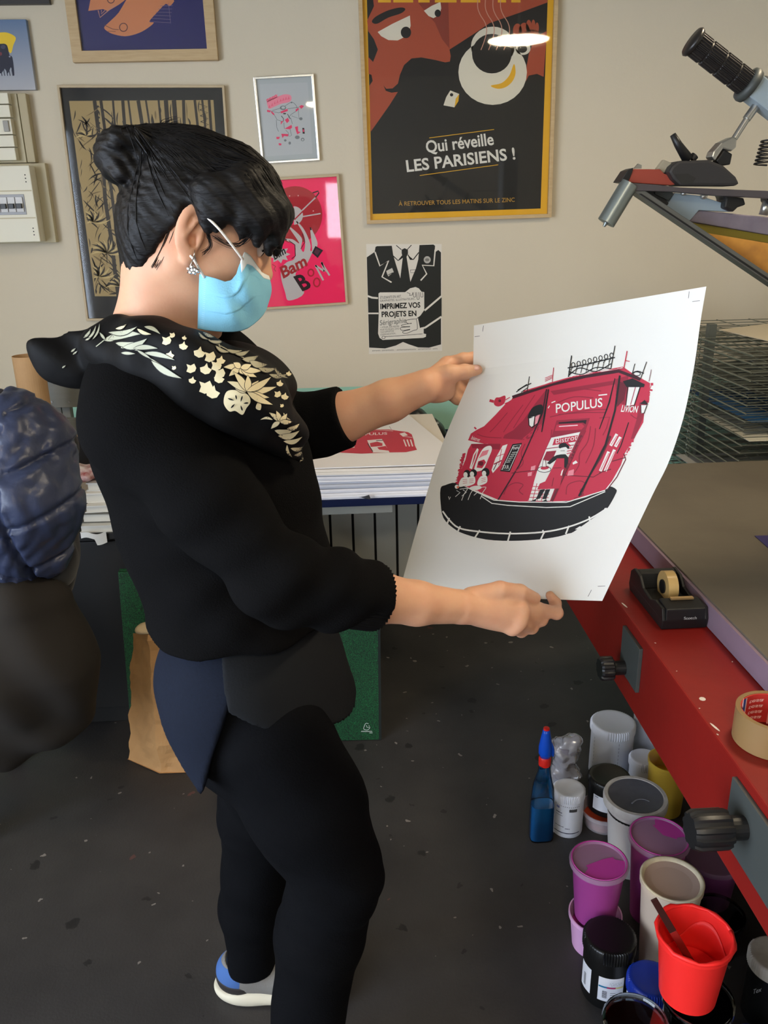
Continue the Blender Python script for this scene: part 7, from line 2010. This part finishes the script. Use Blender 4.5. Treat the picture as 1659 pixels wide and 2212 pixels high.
def screw_pot(x, y, z0, zt, r, mb, ml, label, name='ink_pot', lid_h=.026, group=None):
    t = thing(name, (x, y, z0), label, 'ink pot', group)
    obj('pot', lathe([(0, z0), (r * .93, z0), (r * .955, z0 + .004), (r * .955, zt - lid_h + .004), (0, zt - lid_h + .004)], (x, y, 0), n=40), mb, t, autosmooth=.5)
    obj('lid', ribbed(x, y, zt - lid_h, zt, r, dish=.0015), ml, t, autosmooth=.7)
    return t
def tub(x, y, z0, zt, r, label, wall, fill_c=None, fill_h=.6, lid=None, taper=.80, name='ink_tub', smear=None, nrim=44):
    """tapered tub with rolled rim; coloured ink inside; optional lid"""
    t = thing(name, (x, y, z0), label, 'ink tub')
    h = zt - z0; rb = r * taper; w_ = .0014
    obj('tub', lathe([(0, z0), (rb, z0), (rb + (r * .955 - rb) * .8, z0 + h * .8), (r * .955, zt - .012), (r, zt - .010), (r, zt), (r * .955, zt), (r * .945 - w_, zt - .012), (rb - w_, z0 + .004), (0, z0 + .004)], (x, y, 0), n=nrim), wall, t, smooth=False, autosmooth=.6)
    if fill_c is not None:
        zf = z0 + .005 + (h - .02) * fill_h; rf = rb + (r * .95 - rb) * (zf - z0) / h - .0022
        rng_ = random.Random(int(x * 1000))
        prof = [(0, z0 + .0045), (rb - .0022, z0 + .0045), (rf, zf), (rf * .7, zf - .003), (0, zf - .005)]
        obj('ink', lathe(prof, (x, y, 0), n=36), fill_c, t, smooth=False)
        if smear:
            f = facing(x, y)
            def sm(u, v):
                a = f + math.pi * smear[0] + u * smear[1]
                z = zf - .002 + (zt - .004 - zf) * v * (.55 + .45 * math.sin(u * 9 + 1) * math.sin(u * 4.3 + 2))
                R_ = rb + (r * .95 - rb) * (z - z0) / h - .0026
                return np.array([x + R_ * math.cos(a), y + R_ * math.sin(a), z])
            obj('ink_smear', grid(sm, 40, 6, .0006), fill_c, t, smooth=True)
    if lid is not None:
        l = obj('lid', lathe([(r + .003, zt - .009), (r + .004, zt - .001), (r + .002, zt + .003), (r * .94, zt + .003), (r * .90, zt - .001), (0, zt - .001), (0, zt - .0025), (r * .95, zt - .0025), (r + .0015, zt - .006), (r + .0015, zt - .009)], (x, y, 0), n=nrim), lid, t, autosmooth=.6)
    return t

# white screw pots
tA = screw_pot(.741, 1.999, 0, .170, .063, WHP, WHP, 'tall white ribbed-lid ink pot farthest from the viewer')
def drawA(k):
    for j in range(10): k.line([(-.9, .02 + j * .012), (-.9, .027 + j * .012)], .02, (130, 134, 150), 1); k.line([(.35, .02 + j * .012), (.35, .027 + j * .012)], .02, (130, 134, 150), 1)
label_ink(.741, 1.999, .063 * .956, drawA, tA)
tB = screw_pot(.554, 1.772, 0, .130, .042, WHP, WHP, 'small white ink pot with printed label beside the blue spray bottle', lid_h=.022)
DI = (70, 72, 92)
def drawB(k):
    k.poly([(-.85, .014), (-.85, .017), (.9, .017), (.9, .014)], (44, 48, 70), 1)
    for j in range(13): k.line([(-.85 + j * .13, .098), (-.78 + j * .13, .098)], .0014, (50, 52, 66), 1); k.line([(-.95, .022 + j * .006), (-.95, .025 + j * .006)], .03, (120, 122, 140), 1)
    k.poly([(.1, .083), (.1, .092), (.62, .092), (.62, .083)], (70, 70, 72), 1)
    k.poly([(-.8, .088), (-.8, .095), (-.55, .095), (-.55, .088)], (120, 128, 178), 1)
    for a, b_, z, w_ in ((-.8, -.35, .076, .003), (-.8, -.3, .068, .0012), (-.8, -.5, .055, .001), (-.1, .6, .062, .001), (-.8, -.2, .034, .0022), (-.1, .2, .030, .0022), (-.8, .1, .024, .001), (-.8, -.4, .047, .001)): k.line([(a, z), (b_, z)], w_, DI, 1)
label_ink(.554, 1.772, .042 * .956, drawB, tB)
# white pots half hidden under the beam
screw_pot(.872, 2.03, 0, .165, .055, WHP, WHP, 'white ink pot half hidden behind the red beam, rear one')
screw_pot(.806, 1.912, 0, .110, .041, WHP, WHP, 'short white ink pot under the beam beside the yellow tub')
# black pot standing on an orange-edged tub
zc = .050
t = tub(.655, 1.785, 0, zc, .060, 'shallow tub with orange smear under the black ink pot', MILK, mat('orange_ink', (206, 74, 40), rough=.5), .6)
tC = screw_pot(.665, 1.79, zc + .001, .150, .054, BKP, BKP, 'small black ink pot with white label beside grey-lidded tub', lid_h=.02)
obj('label', patch(.665, 1.79, zc + .018, zc + .062, .0522, -.75, .55), LAB, tC, smooth=True)
def drawC(k):
    for a, b_, z, w_ in ((-.65, -.45, .108, .002), (-.65, -.2, .104, .001), (-.05, .45, .092, .001), (-.05, .4, .088, .001), (-.05, .45, .084, .001), (-.05, .42, .080, .001), (-.6, -.2, .096, .0008), (.35, .48, .072, .002)): k.line([(a, z), (b_, z)], w_, (84, 86, 110), 1)
label_ink(.665, 1.79, .0524, drawC, tC)
# grey-lidded tub
tE = tub(.674, 1.628, 0, .205, .070, 'white tub with stained grey lid between the black pot and magenta tubs', mat('off_white_tub', (206, 204, 204), rough=.45), taper=.72)
obj('lid', lathe([(.070, .190), (.0755, .191), (.0765, .206), (.074, .213), (.066, .213), (.064, .2105), (0, .2100), (0, .203), (.070, .203)], (.674, 1.628, 0), n=48), mat('white_dirty_rim', (200, 198, 196), rough=.5, noise=.4, nscale=40, rgb2=(140, 138, 140)), tE, autosmooth=.6)
obj('lid_stain', lathe([(0, .2108), (.062, .2112), (.0640, .2120)], (.674, 1.628, 0), n=48), mat('dried_grey_ink', (92, 94, 104), rough=.5, noise=.5, nscale=22, rgb2=(66, 68, 78)), tE, smooth=True)
obj('smear', tube(catmull([np.array([.655, 1.60, .2122]), np.array([.672, 1.612, .2126]), np.array([.690, 1.612, .2122]), np.array([.70, 1.603, .2122])], 5), .0018, 6, flat=.4), mat('light_smear', (130, 132, 142), rough=.4), tE, smooth=True)
obj('stripe', lathe([(.0640, .168), (.0655, .175)], (.674, 1.628, 0), n=48), mat('black_stripe', (20, 20, 24), rough=.5), tE)
# yellow tub under the beam
tub(.838, 1.828, 0, .160, .054, 'yellow ink tub under the red beam', mat('yellow_stained_tub', (222, 186, 70), rough=.35, alpha=.8), mat('yellow_ink', (228, 176, 20), rough=.45), .72, None, .84, smear=(.3, 2.4))
# magenta tubs
MAG = mat('magenta_ink', (178, 52, 148), rough=.45, noise=.3, nscale=20, rgb2=(150, 40, 124))
MAGW = mat('magenta_stained_plastic', (170, 70, 150), rough=.35, alpha=.82)
MAGL = mat('frosted_magenta_lid', (190, 150, 186), rough=.3, alpha=.48)
s_ = tub(.516, 1.402, 0, .088, .058, 'pink-rimmed tub under the front magenta tub', mat('pink_white_tub', (222, 170, 214), rough=.4), MAG, .7)
tI = tub(.513, 1.398, .0885, .234, .059, 'front magenta ink tub with frosted lid stacked on another tub', MAGW, MAG, .80, MAGL, .74)
tub(.675, 1.477, 0, .219, .064, 'magenta ink tub with frosted lid next to grey-lidded tub', MAGW, MAG, .86, MAGL, .74)
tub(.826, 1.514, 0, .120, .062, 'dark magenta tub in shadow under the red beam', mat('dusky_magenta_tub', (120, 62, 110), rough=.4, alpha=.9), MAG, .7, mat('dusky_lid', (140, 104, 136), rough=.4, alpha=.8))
def lid_smear(t, x, y, z, r, a0, a1, seed, m):
    # ink clinging to part of the lid's underside
    rr_ = random.Random(seed); V = [(x, y, z)]; n = 26
    for q in range(n + 1):
        a = facing(x, y) + a0 + (a1 - a0) * q / n
        R_ = r * (.93 if 2 < q < n - 2 else .6) + rr_.uniform(-.002, .001); V.append((x + R_ * math.cos(a), y + R_ * math.sin(a), z))
    V[0] = (x + r * .18 * math.cos(facing(x, y) + 2.4), y + r * .18 * math.sin(facing(x, y) + 2.4), z)
    obj('lid_smear', (V, [(0, q, q + 1) for q in range(1, n + 1)]), m, t)
    obj('inked_rim', lathe([(r * .965, z - .001), (r * 1.0, z + .004), (r * .955, z + .004)], (x, y, 0), n=44, close=True), m, t, smooth=True)
MAGS = mat('magenta_film', (196, 66, 166), rough=.4)
lid_smear(tI, .513, 1.398, .234 + .0004, .059, -.9, 2.2, 4, MAGS)
tJ = [o for o in SC.objects if o.get('label', '').startswith('magenta ink tub with frosted lid next')][0]
lid_smear(tJ, .675, 1.477, .219 + .0004, .064, 1.7, 3.6, 6, MAGS)
# beige tub
tub(.645, 1.329, 0, .240, .064, 'beige ink tub with pale crusted rim behind the red tub', mat('beige_tub', (206, 188, 168), rough=.45), mat('beige_ink', (186, 160, 146), rough=.5), 1.06, None, .74)
obj('crust', lathe([(.055, .230), (.062, .238), (.0645, .2435), (.0600, .2445), (.054, .236)], (.645, 1.329, 0), n=48, close=True), mat('dried_cream_ink', (216, 204, 172), rough=.6, noise=.5, nscale=60, rgb2=(180, 160, 140)), [o for o in SC.objects if o.name.startswith('ink_tub')][-1], smooth=True)
# clear tubs
tub(.779, 1.371, 0, .100, .056, 'clear empty tub behind the red tub', CLR)
tQ = tub(.605, 1.092, 0, .200, .064, 'clear tub that the red tub stands in', CLR, None)
RN = mat('fluorescent_red_ink', (255, 42, 38), rough=.5, noise=.25, nscale=26, rgb2=(226, 26, 28))
RW = mat('red_inked_plastic', (248, 46, 42), rough=.4, alpha=.96)
xM, yM, z0M, zM, rM = .588, 1.100, .204, .340, .0655
tM = tub(xM, yM, z0M, zM, rM, 'open tub of fluorescent red ink with a stirring stick', RW, RN, .42, None, .76, smear=(.25, 4.4))
gs_ = []
rg = random.Random(9)
for q in range(30):
    a = 2 * math.pi * q / 30; rr_ = rM * .985 + rg.uniform(-.0006, .0012)
    gs_.append(np.array([xM + rr_ * math.cos(a), yM + rr_ * math.sin(a), zM + .001 + rg.uniform(-.0012, .0022)]))
obj('ink_rim', tube(gs_ + [gs_[0]], [.0036 + rg.uniform(-.001, .0014) for _ in range(31)], 8), RN, tM, smooth=True)
# stirring stick
e0 = PY(1412, 1942, yM + .005); e1 = np.array([xM + .012, yM - .01, z0M + .05])
stv = thing('stirring_stick', e1, 'dark ink-stained stick standing in the red tub', 'stick')
dv = e1 - e0; dv /= np.linalg.norm(dv); sd = np.cross(dv, np.array([0, 1.0, 0])); sd /= np.linalg.norm(sd); nn = np.cross(sd, dv)
qd = lambda p, w_: [tuple(p + sd * w_ + nn * .0015), tuple(p - sd * w_ + nn * .0015), tuple(p - sd * w_ - nn * .0015), tuple(p + sd * w_ - nn * .0015)]
obj('handle', hexa(qd(e0, .0058), qd(e0 + (e1 - e0) * .42, .0064)), mat('dark_stick', (58, 26, 22), rough=.5), stv, bevel=.001)
obj('inked_end', hexa(qd(e0 + (e1 - e0) * .42, .0064), qd(e1, .0066)), mat('red_inked_stick', (150, 34, 30), rough=.4), stv, bevel=.001)
# black pot with labels
tN = screw_pot(.507, 1.283, 0, .152, .053, BKP, BKP, 'large black ink pot with barcode labels nearest her feet', lid_h=.03)
for a0, a1, z0, z1 in ((-.28, .75, .026, .088), (-1.25, -.62, .026, .090)): obj('label', patch(.507, 1.283, z0, z1, .0512, a0, a1), LAB, tN, smooth=True)
def drawN(k):
    for j in range(14): k.line([(.16 + j * .035, .072 + .005 * (j % 2)), (.18 + j * .035, .078 - .004 * (j % 3))], .0012, (70, 72, 80), 1)
    k.poly([(-.26, .062), (-.26, .066), (.06, .066), (.06, .062)], (40, 120, 160), 1); k.poly([(.06, .062), (.06, .066), (.4, .066), (.4, .062)], (170, 44, 96), 1); k.poly([(.4, .062), (.4, .066), (.72, .066), (.72, .062)], (206, 196, 130), 1)
    for j in range(8): k.line([(-.1, .036 + j * .0024), (.08, .036 + j * .0024)], .0012, (60, 62, 70), 1); pass
    for j in range(3): k.line([(.2, .040 + j * .005), (.42, .040 + j * .005)], .0012, (110, 112, 122), 1); k.line([(.55, .038 + j * .005), (.68, .038 + j * .005)], .003, (90, 92, 100), 1)
label_ink(.507, 1.283, .0514, drawN, tN)
def drawN2(k):
    for j in range(8): k.line([(-1.02, .038 + j * .004), (-.88, .038 + j * .004)], .002, (90, 92, 100), 1)
label_ink(.507, 1.283, .0514, drawN2, tN)
# blue lidded pot, clear tub in front, white lidded pot
screw_pot(.563, 1.194, 0, .131, .046, WHP, mat('royal_blue_lid', (14, 46, 150), rough=.4), 'pot with royal blue screw lid beside the red tub', lid_h=.03)
tP = tub(.480, 1.060, 0, .188, .055, 'clear tub with green ink residue cut by the bottom edge', CLR, mat('dark_teal_ink', (70, 116, 110), rough=.4), .3, CLR, .84)
obj('paper_scrap', grid(lambda u, v: np.array([.450 + .035 * u, 1.045 + .03 * v + .01 * u, .100 + .05 * u * (1 - v) + .004 * math.sin(6 * v)]), 8, 8, .0008), mat('white_scrap', (206, 206, 214), rough=.6), tP)
tR = screw_pot(.815, 1.205, 0, .158, .050, BKP, mat('dirty_white_lid', (176, 170, 160), rough=.5, noise=.5, nscale=30, rgb2=(140, 132, 120)), 'black pot with dirty white lid at the right edge', lid_h=.028)
def drawR(k): k.text('Tex', (-.62, .078), (-.30, .100), -.012, (170, 170, 170), 1, slant=0)
label_ink(.815, 1.205, .050 * .957, drawR, tR)
screw_pot(.735, 1.115, 0, .060, .030, mat('blue_pot', (24, 50, 150), rough=.4), mat('royal_blue_lid', (14, 46, 150)), 'small blue pot at the bottom right corner', lid_h=.02)

# ---- blue cleaner spray bottle
sx_, sy_ = .477, 1.742
SBK = 1.27
sb = thing('spray_bottle', (sx_, sy_, 0), 'clear spray bottle of blue cleaner with blue and red nozzle head', 'spray bottle')
def rbox(levels, n=28, pw=4.0):
    V, F = [], []
    for z, hx, hy in levels:
        for q in range(n):
            t = 2 * math.pi * q / n; c, s = math.cos(t), math.sin(t)
            r_ = (abs(c) ** pw + abs(s) ** pw) ** (-1 / pw)
            V.append((sx_ + 1.08 * hx * r_ * c, sy_ + 1.08 * hy * r_ * s, z * SBK))
    L_ = len(levels)
    for j in range(L_ - 1):
        for q in range(n): F.append((j * n + q, j * n + (q + 1) % n, (j + 1) * n + (q + 1) % n, (j + 1) * n + q))
    F.append(tuple(range(n - 1, -1, -1))); F.append(tuple((L_ - 1) * n + q for q in range(n)))
    return V, F
obj('liquid', rbox([(.003, .0270, .0190), (.01, .0285, .0205), (.085, .0265, .0195)]), mat('blue_cleaner', (26, 118, 186), rough=.1, alpha=.8), sb, autosmooth=.6)
obj('bottle', rbox([(.0, .0275, .0195), (.006, .030, .022), (.088, .028, .021), (.130, .024, .018), (.160, .015, .013), (.182, .0125, .0125)]), CLR, sb, autosmooth=.6)
obj('collar', lathe([(a * 1.05, b * SBK) for a, b in [(0, .180), (.0145, .180), (.0150, .196), (.0125, .200), (0, .200)]], (sx_, sy_, 0), n=24), mat('red_cap_plastic', (206, 36, 28), rough=.35), sb, autosmooth=.5)
hd = obj('spray_head', lathe([(a * 1.05, b * SBK) for a, b in [(0, .199), (.0125, .199), (.0160, .208), (.0162, .222), (.0130, .240), (.0095, .256), (.0080, .262), (0, .262)]], (sx_, sy_, 0), n=24), mat('blue_head_plastic', (18, 78, 200), rough=.25), sb, smooth=True)
obj('nozzle_tip', lathe([(a * 1.05, b * SBK) for a, b in [(0, .260), (.0078, .260), (.0070, .266), (0, .267)]], (sx_, sy_, 0), n=20), mat('red_cap_plastic', (206, 36, 28)), hd, autosmooth=.5)
obj('trigger', tube(catmull([(sx_ + .012, sy_ - .004, .232 * SBK), (sx_ + .018, sy_ - .006, .218 * SBK), (sx_ + .018, sy_ - .006, .203 * SBK)], 5), .0035, 8), mat('blue_head_plastic', (18, 78, 200)), hd, smooth=True)

# ---- crumpled clear bag round a dark pot
bx_, by_ = .575, 1.905
pb = thing('plastic_bag', (bx_, by_, 0), 'crumpled clear plastic bag wrapped round a dark pot behind the spray bottle', 'plastic bag')
q = Sdf(); q.ell((bx_, by_, .065), (.048, .045, .066), k=.02); q.ell((bx_ + .002, by_, .155), (.042, .040, .042), k=.03); q.ell((bx_ + .03, by_ - .01, .188), (.016, .016, .014), k=.02)
q.disp = lambda P: .006 * wob(P, 60, 1.) + .005 * wob(P, 120, 4.) + .002 * np.abs(wob(P, 210, 2.)); q.dmax = .014
q.plane((0, 0, .001), (0, 0, -1))
obj('film', q.mesh(.0035), film_mat('crumpled_film', (222, 222, 232), .34, 3.0), pb, smooth=False)
obj('inner_pot', lathe([(0, .004), (.030, .004), (.031, .15), (.033, .152), (.033, .172), (0, .174)], (bx_, by_, 0), n=28), mat('grey_inner_pot', (120, 116, 126), rough=.5), pb, autosmooth=.5)
